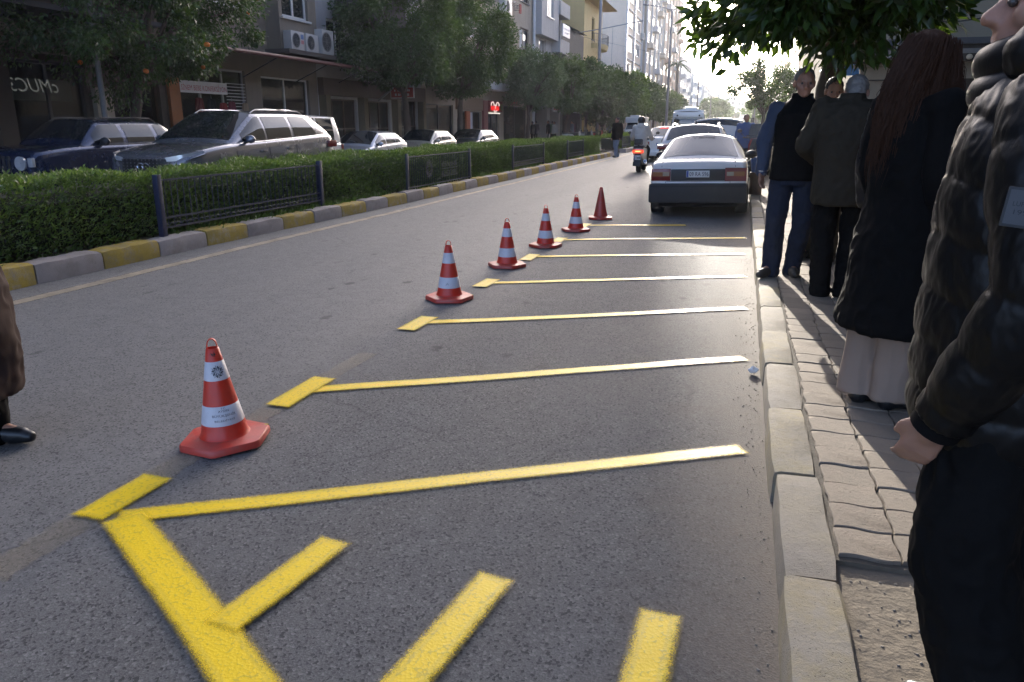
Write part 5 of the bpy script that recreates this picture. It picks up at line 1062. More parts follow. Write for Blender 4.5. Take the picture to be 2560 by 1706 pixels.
def car(name, label, P, loc, rz, pm, group=None, cat='car', z=0.0, roofm=None, glass=CARG, roll=0.0, wheels=True):
    S = Car(P); L, W = S.L, S.W; root = empty(name, (loc[0], loc[1], z), rz); root.rotation_euler = (0, roll, rz); tag(root, label, cat, group)
    ysn = sorted(set([0, .03, .08, .15] + list(np.arange(.25, L - .25, .14)) + [L - .18, L - .1, L - .04, L])); body = MB().loft([S.ring(y) for y in ysn], True, True); body.build('body', pm, root, 38)
    a, b, c, d = P['gh']; yg = sorted(set([a + .005, a + .06] + list(np.linspace(a + .12, b, 7)) + list(np.linspace(b, c, 9)) + list(np.linspace(c, d - .06, 8)) + [d - .004])); MB().loft([S.ghring(y) for y in yg], False, False).build('roof', roofm or pm, root, 50)
    def patch(fn, us, ts, nm, m, par=root, sm=60): return MB().loft([[tuple(fn(u, t)) for t in ts] for u in us], False, False).build(nm, m, par, sm)
    ws = patch(lambda y, u: S.top(y, u, .006), np.linspace(a + .10, b - .015, 8), np.linspace(-.93, .93, 13), 'windscreen', glass)
    rw = patch(lambda y, u: S.top(y, u, .006), np.linspace(c + .03, d - .09, 8), np.linspace(-.91, .91, 13), 'rear_window', P.get('rglass', glass))
    for sg in (1, -1):
        for (w0, w1, s0, s1) in P['win']:
            ysw = np.linspace(w0, w1, 9)
            def wf(y, t):
                k = (y - w0) / (w1 - w0); yy = y + (t - .5) * lerp(s0, s1, k); yy = min(max(yy, a + .16), d - .05); bx, bz, rx, rz_, cz = S.gh(yy); hgt = rz_ - bz; t0, t1 = min(.4, .03 / max(hgt, .05)), max(.5, 1 - .035 / max(hgt, .05)); return S.side(yy, lerp(t0, t1, t), sg, .006)
            patch(wf, ysw, np.linspace(0, 1, 6), 'side_window', glass)
        # belt trim and door seams
        MB().tube([S.side(y, .0, sg, .008) for y in np.linspace(a + .25, d - .2, 12)], .009, 5).build('belt_trim', P.get('trim', BLK), root)
        for y in P['seams']:
            MB().tube([(sg * (S.w(y) * 1.0 - (.02 if zf > .8 else 0) + .0005), y + .04 * (1 - zf), lerp(S.zb(y) + .12, S.zs(y) - .05, zf)) for zf in (0, .25, .5, .75, 1)], .004, 4).build('door_seam', UNDER, root)
        for y in P.get('handles', []): MB().bbox(sg * (S.w(y) - .005), sg * (S.w(y) + .022), y - .09, y + .09, S.zs(y) - .20, S.zs(y) - .165, .008).build('door_handle', P.get('hm', pm), root, 40)
        my = a + .42; p = S.side(my, .06, sg); MB().ball((p.x + sg * .10, my + .02, p.z + .055), .105, .06, .075, 12, 8).build('mirror', P.get('mm', pm), root, 60); MB().box(p.x - sg * .01, p.x + sg * .06, my - .02, my + .03, p.z - .01, p.z + .03).build('mirror_arm', BLK, root)
        if P.get('rails'): MB().tube([S.top(y, .88 * sg) + Vector((0, 0, (.06 if .08 < k < .92 else .0) + .005)) for k, y in [(q, lerp(b + .05, c + P['rails'], q)) for q in np.linspace(0, 1, 12)]], .016, 6).build('roof_rail', P.get('railm', CHR), root, 60)
    if wheels:
        for sg in (1, -1):
            for wy in (P['axles'][0], L - P['axles'][1]):
                r = P.get('wr_', .29); wx = sg * (W - .10); n = 28
                MB().add([(sg * (S.w(wy) + .004), wy + (r + .05) * math.cos(q), r + (r + .05) * math.sin(q)) for q in [PI * 2 * k / n for k in range(n)]], [tuple(range(n)) if sg < 0 else tuple(reversed(range(n)))]).build('wheel_arch', UNDER, root)
                wh = empty('wheel', (wx, wy, r), 0, root); ring = lambda rad, x: [(sg * x, rad * math.cos(q), rad * math.sin(q)) for q in [2 * PI * k / n for k in range(n)]]
                MB().loft([ring(r * .62, -.09), ring(r * .95, -.09), ring(r, -.06), ring(r, .07), ring(r * .95, .105), ring(r * .64, .11), ring(r * .62, .09)], True, True).build('tyre', RUB, wh, 40)
                rm = MB().loft([ring(r * .62, .10), ring(r * .58, .112), ring(r * .52, .085)], True, True)
                for k in range(5): q = 2 * PI * k / 5; rm.obox((sg * .10, .28 * r * math.cos(q), .28 * r * math.sin(q)), .03, r * .55, .05, Matrix.Rotation(q, 3, 'X'))
                rm.build('rim', RIMM, wh, 40)
    MB().box(-W * .8, W * .8, .3, L - .3, S.zb(L / 2) - .06, S.zb(L / 2) + .05).build('underbody', UNDER, root)
    return root, S
def plate(root, y, z, w_, h, txt, sgn=1, x=0.0):
    """sgn=+1: faces +Y (car rear); -1 faces -Y"""
    o = empty('licence_plate', (x, y, z), 0 if sgn < 0 else PI, root); MB().bbox(-w_ / 2, w_ / 2, -.012, 0, -h / 2, h / 2, .004).build('plate', PLW, o); MB().box(-w_ / 2 + .004, -w_ / 2 + w_ * .10, -.0145, -.0125, -h / 2 + .004, h / 2 - .004).build('country_band', PLB, o)
    if not txt: letter_bars('lettering', INK, o, (w_ * .05, -.0125, 0), 8, w_ * .8, h * .55, 'x', .0015, int(w_ * 1000 + z * 100))
    if txt: text_obj('lettering', txt, INK, o, (w_ * .05, -.0145, 0), (PI / 2, 0, 0), width=w_ * .82, height=h * .62)
    return o
# ---- parked white saloon seen from behind
P = dict(L=4.0, W=1.56, sh=((0, .62), (.3, .70), (1.1, .82), (2.2, .86), (3.3, .885), (3.75, .885), (3.95, .84), (4.0, .78)), gh=(1.02, 1.72, 2.72, 3.52), roof=1.265, wr=.52, roofcurve=.025, crown=.03, win=((1.28, 2.0, .0, .0), (2.06, 2.78, .0, -.1), ), seams=(1.2, 2.03, 2.85), handles=(1.85, 2.65), axles=(.72, .78), wr_=.275, hm=BLK, mm=BLK, trim=BLK, zb=((0, .22), (.5, .2), (3.4, .22), (4.0, .30)), plan=((0, .74), (.12, .88), (.5, .96), (1.1, 1), (3.2, 1), (3.7, .985), (3.9, .965), (4.0, .94)), rglass=glassmat('saloon_rear_glass', (0.05, 0.055, 0.065), .05))
WP = paint('chalky_white_paint', (0.60, 0.565, 0.525), 0, .45)
cs, S = car('saloon_car', 'parked white saloon with dark plastic bumper, seen beside the cones', P, (-.63, 12.72 + 4.0), PI, WP, 'cars parked along the kerb', z=.0, roll=R(1.3))
r_ = 4.0
MB().bbox(-.765, .765, r_ - .22, r_ + .085, .235, .545, .035).build('rear_bumper', plain('grey_bumper', (0.024, 0.0235, 0.023), .65, var=.25, nscale=5, bump=.1), cs, 40)
MB().box(-.72, .72, r_ + .02, r_ + .088, .495, .502).build('bumper_groove', UNDER, cs)
MB().bbox(-.42, .42, r_ - .05, r_ + .012, .585, .765, .006).build('number_panel', plain('dark_panel', (0.015, 0.015, 0.016), .5, var=.2), cs, 40)
for sg in (1, -1):
    lp_ = MB().bbox(sg * .425, sg * .735, r_ - .12, r_ + .014, .585, .775, .008).build('tail_lamp', REDL, cs, 40)
    MB().box(sg * .445, sg * .715, r_ + .0145, r_ + .017, .655, .725).build('amber_lens', AMB, lp_); MB().box(sg * .445, sg * .55, r_ + .0175, r_ + .0195, .66, .72).build('reverse_lens', plain('cream_lens', (0.30, 0.24, 0.16), .25), lp_)
    MB().tube([(sg * .55, r_ - .5, .915), (sg * .56, r_ - .12, .905), (sg * .57, r_ + .001, .80)], .004, 4).build('boot_seam', UNDER, cs)
    MB().tube([(sg * .5, r_ + .006, .575), (sg * .5, r_ + .006, .55)], .004, 4).build('boot_seam', UNDER, cs)
plate(cs, r_ + .016, .69, .36, .105, '09 RA 596')
MB().tube([(-.49, r_ + .008, .578), (.49, r_ + .008, .578)], .004, 4).build('boot_lip_seam', UNDER, cs)
e_ = S.top(3.36, 0, .012); e2 = S.top(3.2, 0, .012); sl = math.atan2(e2.z - e_.z, e_.y - e2.y)
def on_rear(txt, u, y, w_, h, m=None): p = S.top(y, u, .012); text_obj('window_lettering', txt, m or plain('grey_sticker', (0.07, 0.07, 0.08), .6), cs, p, (PI / 2 - (PI / 2 - sl) * 1.0, 0, PI), width=w_, height=h)
on_rear('0544 428 97 29', -.05, 3.36, .36, .032); ob_ = letter_bars('window_lettering', MATS['grey_sticker'], cs, (0, 0, 0), 12, .34, .045, 'x', .002, 5); ob_.location = S.top(2.84, -.05, .012); ob_.rotation_euler = (-(PI / 2 - sl), 0, PI)
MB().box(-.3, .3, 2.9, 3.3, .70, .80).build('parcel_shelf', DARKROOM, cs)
# ---- dark SUV in front of it
def suvP(L=4.1, W=1.66, h=1.44, **k):
    d = dict(L=L, W=W, sh=((0, .70), (.25, .84), (1.1, .955), (2.2, .99), (3.4, 1.02), (L - .15, 1.03), (L, .98)), gh=(1.02, 1.85, L - .62, L - .06), roof=h, wr=W / 2 - .23, crown=.04, win=((1.35, 2.02, 0, 0), (2.1, 2.85, 0, 0), (2.95, 3.45, 0, -.15)), seams=(1.15, 2.06, 2.95), handles=(1.9, 2.75), axles=(.75, .78), wr_=.33, rails=-.1, trim=CHR, zb=((0, .3), (.5, .24), (L - .6, .24), (L, .36)))
    d.update(k); return d
DKP = paint('dark_brown_black_paint', (0.020, 0.017, 0.018), .3); P = suvP(roof=1.43); sv, S = car('sport_utility_vehicle', 'dark sport utility vehicle parked between the white saloon and the vans', P, (-1.09, 18.6 + 4.1), PI, DKP, 'cars parked along the kerb', roofm=paint('roof_sky_reflection', (0.55, 0.55, 0.56), .2), roll=R(.8))  # dark car; the sky's reflection on its roof is put in as pale colour
for sg in (1, -1): MB().bbox(sg * .45, sg * .81, 4.0, 4.118, .90, 1.00, .012).build('tail_lamp', REDL, sv, 40)
MB().bbox(-.72, .72, 3.98, 4.14, .36, .62, .03).build('rear_bumper', BLK, sv, 40); MB().box(-.44, .44, 4.10, 4.112, .93, .955).build('light_bar', REDL, sv); plate(sv, 4.125, .74, .42, .10, ''); MB().loft([[(-.012, 3.1, 1.46), (.012, 3.1, 1.46)], [(-.01, 3.3, 1.56), (.01, 3.3, 1.56)]], False, False).add([(0, 3.05, 1.455), (.03, 3.2, 1.455), (0, 3.32, 1.57), (-.03, 3.2, 1.455)], [(0, 1, 2), (0, 2, 3)]).build('roof_antenna', BLK, sv)
# ---- vans and cars further along the kerb
VANP = lambda L, W, h: dict(L=L, W=W, sh=((0, .75), (.3, .92), (1.0, 1.02), (2, 1.04), (L - .1, 1.05), (L, 1.02)), gh=(.7, 1.45, L - .22, L - .02), roof=h, wr=W / 2 - .17, crown=.04, rearp=.6, win=((1.05, 1.7, 0, 0), (1.8, 2.8, 0, 0), (2.9, L - .45, 0, 0)), seams=(.95, 1.75, 2.85), handles=(1.6,), axles=(.75, .8), wr_=.31, zb=((0, .28), (.5, .22), (L, .3)), plan=((0, .78), (.1, .9), (.4, .97), (1, 1), (L - .3, 1), (L - .05, .97), (L, .95)))
v1, S = car('panel_van', 'white panel van parked past the dark sport utility vehicle', VANP(4.2, 1.7, 1.62), (-.75, 24.4 + 4.2), PI, WP, 'cars parked along the kerb', 'van', roll=R(.5)); [MB().bbox(sg * .72, sg * .84, 4.15, 4.21, .55, .95, .01).build('tail_lamp', REDL, v1, 40) for sg in (1, -1)]; plate(v1, 4.21, .62, .42, .1, '')
hatchP = lambda h=1.30, L=3.6, W=1.55: dict(L=L, W=W, sh=((0, .60), (.2, .72), (.95, .87), (2.0, .93), (L - .3, .97), (L - .05, .93), (L, .86)), gh=(.82, 1.68, L - .75, L - .08), roof=h, wr=W / 2 - .22, crown=.04, win=((1.15, 1.88, 0, 0), (1.95, 2.62, 0, -.05), (2.68, 2.98, 0, -.2)), seams=(1.05, 1.92, 2.62), handles=(1.78, 2.5), axles=(.68, .62), wr_=.28)
saloonP = lambda h=1.30, L=4.0, W=1.6: dict(L=L, W=W, sh=((0, .60), (.25, .70), (1.05, .84), (2.2, .89), (L - .7, .93), (L - .1, .92), (L, .84)), gh=(.95, 1.75, L - 1.3, L - .45), roof=h, wr=W / 2 - .23, crown=.035, win=((1.25, 1.95, 0, 0), (2.02, 2.75, 0, -.1)), seams=(1.15, 1.98, 2.8), handles=(1.85, 2.65), axles=(.7, .75), wr_=.28)
for i, (y, x, lb) in enumerate([(30.0, -.62, 'white hatchback parked past the white panel van'), (35.0, -.6, 'silver hatchback parked in the far kerb row')]):
    c_, S = car('hatchback_car', lb, hatchP(), (x, y + 3.6), PI, WP if i == 0 else paint('silver_paint', (0.42, 0.43, 0.45), .5), 'cars parked along the kerb'); [MB().bbox(sg * .55, sg * .72, 3.45, 3.62, .68, .86, .01).build('tail_lamp', REDL, c_, 40) for sg in (1, -1)]
wc, S = car('saloon_car', 'white saloon driving away with its high brake lamp lit', saloonP(1.34, 4.0, 1.62), (-3.05, 31.5 + 4.0), PI, paint('clean_white_paint', (0.66, 0.66, 0.65), 0, .3), 'traffic driving away', glass=CARG); [MB().bbox(sg * .5, sg * .74, 3.9, 4.015, .64, .80, .01).build('tail_lamp', REDL, wc, 40) for sg in (1, -1)]; MB().box(-.22, .22, 2.84, 2.87, 1.27, 1.31).build('brake_lamp', emit('brake_light', (1, .08, .08), .35), wc); plate(wc, 4.02, .7, .45, .1, ''); MB().bbox(-.76, .76, 3.85, 4.05, .24, .5, .03).build('rear_bumper', MATS['clean_white_paint'], wc, 40)
bus, S = car('minibus', 'white minibus with a high rounded roof driving away', VANP(5.4, 1.95, 2.25), (-3.0, 45 + 5.4), PI, MATS['clean_white_paint'], 'traffic driving away', 'minibus'); MB().bbox(-.8, .8, 5.3, 5.42, 1.15, 1.75, .03).build('rear_glass', CARG, bus, 40); MB().bbox(-.85, .85, 5.25, 5.44, 1.8, 2.1, .06).build('rear_visor', MATS['clean_white_paint'], bus, 40); [MB().ball((sg * .6, 5.45, 1.92), .05, .03, .05).build('marker_lamp', UNDER, bus) for sg in (1, -1)]; MB().bbox(-.35, .35, 2.4, 3.6, 2.24, 2.40, .06).build('roof_unit', MATS['clean_white_paint'], bus, 40)
# far traffic
for i, (x, y, kind, col, lb) in enumerate([(-1.0, 41, 'h', (0.5, .5, .5), 'grey hatchback in the far kerb row'), (-.8, 46, 'v', (.6, .6, .6), 'white van in the far kerb row'), (-.8, 52, 'h', (.25, .02, .02), 'red hatchback in the far kerb row'), (-3.2, 57, 's', (.6, .6, .6), 'white saloon queued beyond the minibus'), (-.8, 58, 'h', (.08, .08, .09), 'black hatchback in the far kerb row'), (-3.2, 66, 's', (.12, .13, .15), 'dark saloon queued near the traffic light'), (-.8, 65, 'v', (.6, .6, .6), 'white van near the traffic light')]):
    pp = dict(h=hatchP, s=saloonP)[kind]() if kind != 'v' else VANP(4.3, 1.75, 1.75); car({'h': 'hatchback_car', 's': 'saloon_car', 'v': 'panel_van'}[kind], lb, pp, (x, y + pp['L']), PI, paint('far_paint_%d' % i, col, .2), 'far traffic and parked cars', 'van' if kind == 'v' else 'car')
# ---- oncoming side, beyond the hedge
GP = paint('grey_violet_metallic', (0.20, 0.20, 0.225), .6, .24)
P = suvP(4.85, 1.84, 1.70, rails=-.15, win=((1.50, 2.22, 0, 0), (2.30, 3.12, 0, 0), (3.22, 3.95, 0, -.25)), seams=(1.25, 2.26, 3.2), handles=(2.05, 2.95), sh=((0, .86), (.2, .99), (1.15, 1.13), (2.3, 1.18), (3.6, 1.23), (4.65, 1.27), (4.85, 1.2)), gh=(1.15, 2.1, 4.1, 4.75), axles=(.85, .9), wr_=.36)
gs_, S = car('sport_utility_vehicle', 'grey violet sport utility vehicle passing behind the hedge', P, (-9.52, 10.75), 0, GP, 'cars beyond the hedge', z=-.02)
for sg in (1, -1):
    hl = MB().loft([[(sg * x, y, z) for x, y, z in q] for q in (((.42, -.012, .86), (.42, -.012, .94)), ((.60, .03, .88), (.60, .03, .97)), ((.78, .16, .92), (.77, .16, 1.01)), ((.865, .42, .99), (.85, .42, 1.05)))], False, False).build('headlamp', CLEARL, gs_, 60)
    MB().tube([(sg * .42, -.016, .86), (sg * .60, .026, .875), (sg * .79, .16, .915), (sg * .88, .42, .99)], .012, 5).build('lamp_trim', CHR, gs_)
    MB().bbox(sg * .74, sg * .93, 4.5, 4.83, 1.0, 1.14, .02).build('tail_lamp', REDL, gs_, 40)
MB().bbox(-.44, .44, -.03, .05, .66, .92, .02).build('grille', plain('black_grille', (.012, .012, .013), .3), gs_, 40); gm = MB(); [gm.ball((x, -.034, z), .012, .008, .012, 6, 4) for x in np.arange(-.40, .41, .075) for z in np.arange(.70, .91, .05)]; o = gm.build('grille_studs', CHR, gs_)
for s_ in (-1, 1): MB().tube([(s_ * .05 + .07 * math.cos(q), -.045, .80 + .045 * math.sin(q)) for q in [2 * PI * k / 14 for k in range(15)]], .008, 5).build('badge_ring', CHR, gs_)
plate(gs_, -.04, .48, .46, .10, '', -1)
BP = paint('navy_metallic', (0.028, 0.040, 0.085), .55, .24)
P = suvP(4.0, 1.66, 1.58, sh=((0, .88), (.15, 1.03), (1.1, 1.12), (2.2, 1.14), (3.4, 1.15), (3.9, 1.15), (4.0, 1.08)), gh=(1.12, 1.66, 3.35, 3.92), rails=-.05, railm=BLK, win=((1.42, 2.12, 0, 0), (2.24, 2.98, 0, 0), (3.1, 3.5, 0, 0)), plan=((0, .88), (.08, .95), (.3, .99), (1, 1), (3.6, 1), (4, .93)), trim=BLK, mm=BLK)
bs_, S = car('compact_off_roader', 'navy compact off roader with round headlamps parked by the shops', P, (-12.25, 10.35), 0, BP, 'cars beyond the hedge', z=-.05)
for sg in (1, -1):
    n = 18; MB().loft([[(sg * .56 + r * math.cos(q), y, .86 + r * math.sin(q)) for q in [2 * PI * k / n for k in range(n)]] for r, y in ((.115, .01), (.12, -.03), (.10, -.035), (.06, -.02), (.005, -.012))], True, False).build('headlamp', CLEARL, bs_, 60); MB().bbox(sg * .70, sg * .80, -.005, .06, .80, .95, .01).build('marker_lamp', CLEARL, bs_, 40)
for k in range(7): MB().bbox(-.36 + .105 * k, -.30 + .105 * k, -.022, .01, .72, .98, .012).build('grille_slot', BLK, bs_, 40)
plate(bs_, -.03, .52, .46, .1, '', -1)
wv, S = car('panel_van', 'white van parked behind the grey violet sport utility vehicle', VANP(4.2, 1.75, 1.82), (-12.35, 17.0), 0, WP, 'cars beyond the hedge', 'van', z=ZL); [MB().bbox(sg * .76, sg * .875, 4.1, 4.21, .5, 1.0, .01).build('tail_lamp', REDL, wv, 40) for sg in (1, -1)]
for i, (y, col, metal, lb, pp, x) in enumerate([(22.4, (.50, .51, .55), .45, 'silver hatchback parked behind the hedge past the white van', hatchP(1.34, 3.75, 1.6), -12.3), (27.5, (.46, .42, .34), .4, 'pale beige hatchback parked between the silver and dark cars', hatchP(1.36, 3.75, 1.6), -12.3), (33.2, (.07, .072, .08), .5, 'dark grey hatchback parked at the end of the row behind the hedge', hatchP(1.35, 4.0, 1.6), -12.3)]):
    c_, S = car('hatchback_car', lb, pp, (x, y), 0, paint('hatch_paint_%d' % i, col, metal), 'cars beyond the hedge', z=ZL)
    for sg in (1, -1): MB().loft([[(sg * a_, b_, c__) for a_, b_, c__ in q] for q in (((.48, .0, .58), (.48, .0, .66)), ((.64, .10, .60), (.62, .10, .71)), ((.755, .42, .70), (.73, .42, .80)))], False, False).build('headlamp', CLEARL, c_, 60)
    MB().bbox(-.35, .35, -.02, .04, .42, .54, .02).build('grille', BLK, c_, 40)
pk, S = car('camper_van', 'white van with a boxy roof coming towards the crossing', VANP(4.4, 1.8, 1.75), (-9.4, 70), 0, WP, 'cars beyond the hedge', 'van', z=ZL); MB().bbox(-.85, .85, 1.2, 4.3, 1.7, 2.2, .05).build('roof_box', PVC, pk, 40); MB().bbox(-.5, .3, 1.6, 2.8, 2.2, 2.35, .05).build('roof_hatch', PVC, pk, 40)
# ------------------------------------------------------------------ two-wheelers
def scooter(label, loc, rz, pm, lit=True, group=None, name='scooter', lean=0.0, z=0.0):
    """origin under the rear wheel, travelling +Y"""
    o = empty(name, (loc[0], loc[1], z), rz); o.rotation_euler = (0, lean, rz); tag(o, label, 'scooter' if name == 'scooter' else 'motorcycle', group); n = 20
    for wy, r in ((0, .245), (1.30, .245)):
        wh = empty('wheel', (0, wy, r), 0, o); ring = lambda rad, x: [(x, rad * math.cos(q), rad * math.sin(q)) for q in [2 * PI * k / n for k in range(n)]]
        MB().loft([ring(r * .6, -.06), ring(r * .9, -.065), ring(r, -.03), ring(r, .03), ring(r * .9, .065), ring(r * .6, .06)], True, True).build('tyre', RUB, wh, 40); MB().loft([ring(r * .6, -.03), ring(r * .6, .03)], True, True).build('rim', RIMM, wh, 40)
    MB().loft([[(s_ * w_, y, z_) for s_, z_ in ((-1, zb), (1, zb), (1, zt), (.6, zt + .03), (-.6, zt + .03), (-1, zt))] for y, w_, zb, zt in ((-.36, .09, .52, .70), (-.2, .15, .40, .74), (.1, .19, .32, .74), (.45, .19, .22, .70), (.62, .16, .22, .55))], True, True).build('tail_body', pm, o, 40)
    MB().loft([[(s_ * w_, y, z_) for s_, z_ in ((-1, zb), (1, zb), (1, zt), (-1, zt))] for y, w_, zb, zt in ((.55, .17, .16, .26), (.95, .17, .17, .27))], True, True).build('footboard', BLK, o, 40)
    MB().loft([[(s_ * w_, y, z_) for s_, y in ((-1, yb), (1, yb), (.7, yf), (-.7, yf))] for z_, w_, yb, yf in ((.24, .14, .92, 1.12), (.45, .19, .92, 1.14), (.75, .19, .96, 1.12), (.95, .10, .96, 1.06))], True, True).build('leg_shield', pm, o, 40)
    MB().bbox(-.15, .15, -.28, .55, .73, .82, .03).build('seat', BLK, o, 40); MB().bbox(-.13, .13, -.36, -.25, .84, 1.02, .04).build('passenger_backrest', BLK, o, 40); MB().tube([(0, -.27, .75), (0, -.29, .88)], .03, 6).build('backrest_post', BLK, o)
    MB().tube([(0, 1.30, .245), (0, 1.02, .95)], .035, 8).build('fork', BLK, o); MB().tube([(-.36, .92, 1.02), (-.15, 1.0, 1.0), (.15, 1.0, 1.0), (.36, .92, 1.02)], .018, 6).build('handlebar', BLK, o)
    MB().loft([[(s_ * w_, y, z_) for s_ in (-1, 1)] for y, w_, z_ in ((1.06, .16, .95), (1.0, .17, 1.15), (.93, .13, 1.32))], False, False).build('windshield', CARGL, o, 60)
    for s_ in (-1, 1): MB().tube([(s_ * .30, .95, 1.02), (s_ * .42, .93, 1.16)], .008, 5).build('mirror_stalk', BLK, o); MB().ball((s_ * .44, .92, 1.19), .065, .02, .045).build('mirror', BLK, o)
    MB().bbox(-.17, .17, -.40, -.33, .60, .70, .02).build('tail_lamp', emit('scooter_tail_light', (1, .07, .03), .30) if lit else REDL, o, 40); MB().box(-.08, .08, -.405, -.401, .64, .67).build('brake_strip', emit('scooter_brake_strip', (1, .45, .15), .7) if lit else REDL, o)
    MB().loft([[(s_ * w_, y, z_) for s_ in (-1, 1)] for y, w_, z_ in ((-.36, .09, .60), (-.40, .11, .42), (-.40, .09, .22))], False, False).build('mudguard', BLK, o, 60); plate(o, -.412, .47, .19, .13, '', -1)
    MB().tube([(.16, .35, .28), (.2, .0, .30), (.21, -.22, .36)], [.04, .055, .05], 10).build('exhaust', CHR, o, 60); MB().tube([(.21, -.22, .36), (.21, -.24, .362)], .03, 8).build('exhaust_tip', UNDER, o); MB().bbox(-.18, -.08, -.1, .35, .2, .34, .02).build('engine_case', BLK, o, 40)
    return o
scooter('white scooter ridden away by the person in the pale padded jacket', (-3.05, 24.45), 0.0, paint('pearl_white_paint', (0.62, 0.60, 0.57), 0, .3))
for i, (x, y, a, lb, col) in enumerate([(.75, 21.5, 160, 'dark scooter parked on the pavement beside the blue tub', (.02, .02, .025)), (.9, 24.5, 150, 'red scooter parked on the pavement past the dark one', (.3, .03, .03)), (.8, 27.5, 165, 'black motorcycle parked on the pavement beyond the red scooter', (.02, .02, .02)), (.9, 31, 160, 'white scooter parked on the pavement beyond the black motorcycle', (.5, .5, .5)), (.85, 35, 155, 'dark blue scooter parked near the round headed tree', (.03, .04, .1))]):
    scooter(lb, (x, y), R(a), paint('scooter_paint_%d' % i, col, .1), False, 'two-wheelers parked on the pavement', z=.15, lean=R(6))
for i, (y, lb, col) in enumerate([(60, 'white scooter parked with a covered seat by the shops', (.5, .5, .5)), (62.6, 'dark scooter between the white scooters by the shops', (.03, .03, .04)), (65, 'grey scooter by the shops under the rounded tree', (.25, .25, .27)), (67.4, 'black scooter by the shops near the bronze leaved tree', (.02, .02, .02)), (70, 'red scooter by the shops near the big street pole', (.3, .03, .03))]): scooter(lb, (-13.2, y), R(-70), paint('shop_scooter_paint_%d' % i, col, .1), False, 'two-wheelers parked by the shops', lean=R(6))
# ------------------------------------------------------------------ people
SKIN = None
def m_skin(name, col):
    if name in MATS: return MATS[name]
    t = NT(name); c = t.mix(t.noise(14, 5), scale_c(col, .85), scale_c(col, 1.12)); c = t.mix(t.math('MULTIPLY', t.ramp(t.noise(5, 3), [(.5, 0), (.7, 1)]), .35), c, (col[0], col[1] * .75, col[2] * .7))
    return t.done(t.bsdf(c, .5, 0, t.bump(t.noise(260, 3), .08, .003), None, 0, Subsurface_Weight=0.12, Subsurface_Radius=(.02, .008, .004)))
def m_cloth(name, col, rough=.85, var=.15, weave=420, sheen=0.0):
    if name in MATS: return MATS[name]
    t = NT(name); c = t.mix(t.noise(5, 5, .6), scale_c(col, 1 - var), scale_c(col, 1 + var)); nm = t.bump(t.math('ADD', t.noise(weave, 2), t.math('MULTIPLY', t.noise(22, 4), 2.0)), .18, .004)
    return t.done(t.bsdf(c, rough, 0, nm, .12, 0, Sheen_Weight=sheen))
def m_nylon(name, col):
    t = NT(name); c = t.mix(t.noise(4, 4), scale_c(col, .8), scale_c(col, 1.2)); w_ = t.n('ShaderNodeMapping'); w_.inputs['Scale'].default_value = (1, 1, .5); t.l(t.co.outputs['Object'], w_.inputs[0])
    nm = t.bump(t.noise(40, 6, .6, w_.outputs[0], .5), .16, .008); return t.done(t.bsdf(c, .42, 0, nm, .33, 0))
SK1 = m_skin('skin_tanned', (0.36, 0.19, 0.125)); SK2 = m_skin('skin_fair', (0.46, 0.27, 0.19))
V = Vector
def arm_hand(mb, E, Wr, fwd, side, s=1.0, curl=.5):
    """palm and five bent fingers continuing the forearm; fwd = where the fingers curl to, side = thumb side"""
    d = (Wr - E).normalized(); n = fwd - d * fwd.dot(d); n.normalize(); a = d.cross(n).normalized()
    if a.dot(side) < 0: a = -a
    pc = Wr + d * .045 * s; mb.cap(Wr - d * .01, Wr + d * .03 * s, .027 * s, .030 * s)
    for k in (-1.5, -.5, .5, 1.5): mb.cap(Wr + d * .02 * s + a * k * .013 * s, Wr + d * .088 * s + a * k * .0195 * s, .017 * s, .0125 * s, 8)
    for k, ln in ((1.5, .064), (.5, .074), (-.5, .069), (-1.5, .054)):
        b = Wr + d * .088 * s + a * k * .0205 * s; q1 = (d * math.cos(curl * .6) + n * math.sin(curl * .6)); q2 = (d * math.cos(curl * 1.4) + n * math.sin(curl * 1.4)); q3 = (d * math.cos(curl * 2.1) + n * math.sin(curl * 2.1))
        p1 = b + q1 * ln * .45 * s; p2 = p1 + q2 * ln * .32 * s; p3 = p2 + q3 * ln * .25 * s
        mb.cap(b, p1, .0105 * s, .0095 * s, 8); mb.cap(p1, p2, .0095 * s, .0085 * s, 8); mb.cap(p2, p3, .0085 * s, .007 * s, 8)
    t0 = Wr + d * .022 * s + a * .030 * s; t1 = t0 + (d * .75 + a * .5 + n * .35).normalized() * .04 * s; t2 = t1 + (d * .95 + n * .35).normalized() * .032 * s
    mb.cap(t0, t1, .015 * s, .0115 * s, 8); mb.cap(t1, t2, .0115 * s, .0085 * s, 8)
def rings_z(mb, prof, n=28, c=(0, 0)):
    """closed lofted trunk: (z, rx, ry, yoff[, xoff])"""
    R_ = [[(c[0] + (q[4] if len(q) > 4 else 0) + q[1] * math.copysign(abs(math.cos(a)) ** .85, math.cos(a)), c[1] + q[3] + q[2] * math.copysign(abs(math.sin(a)) ** .9, math.sin(a)), q[0]) for a in [2 * PI * k / n for k in range(n)]] for q in prof]
    mb.loft(R_, True, True)
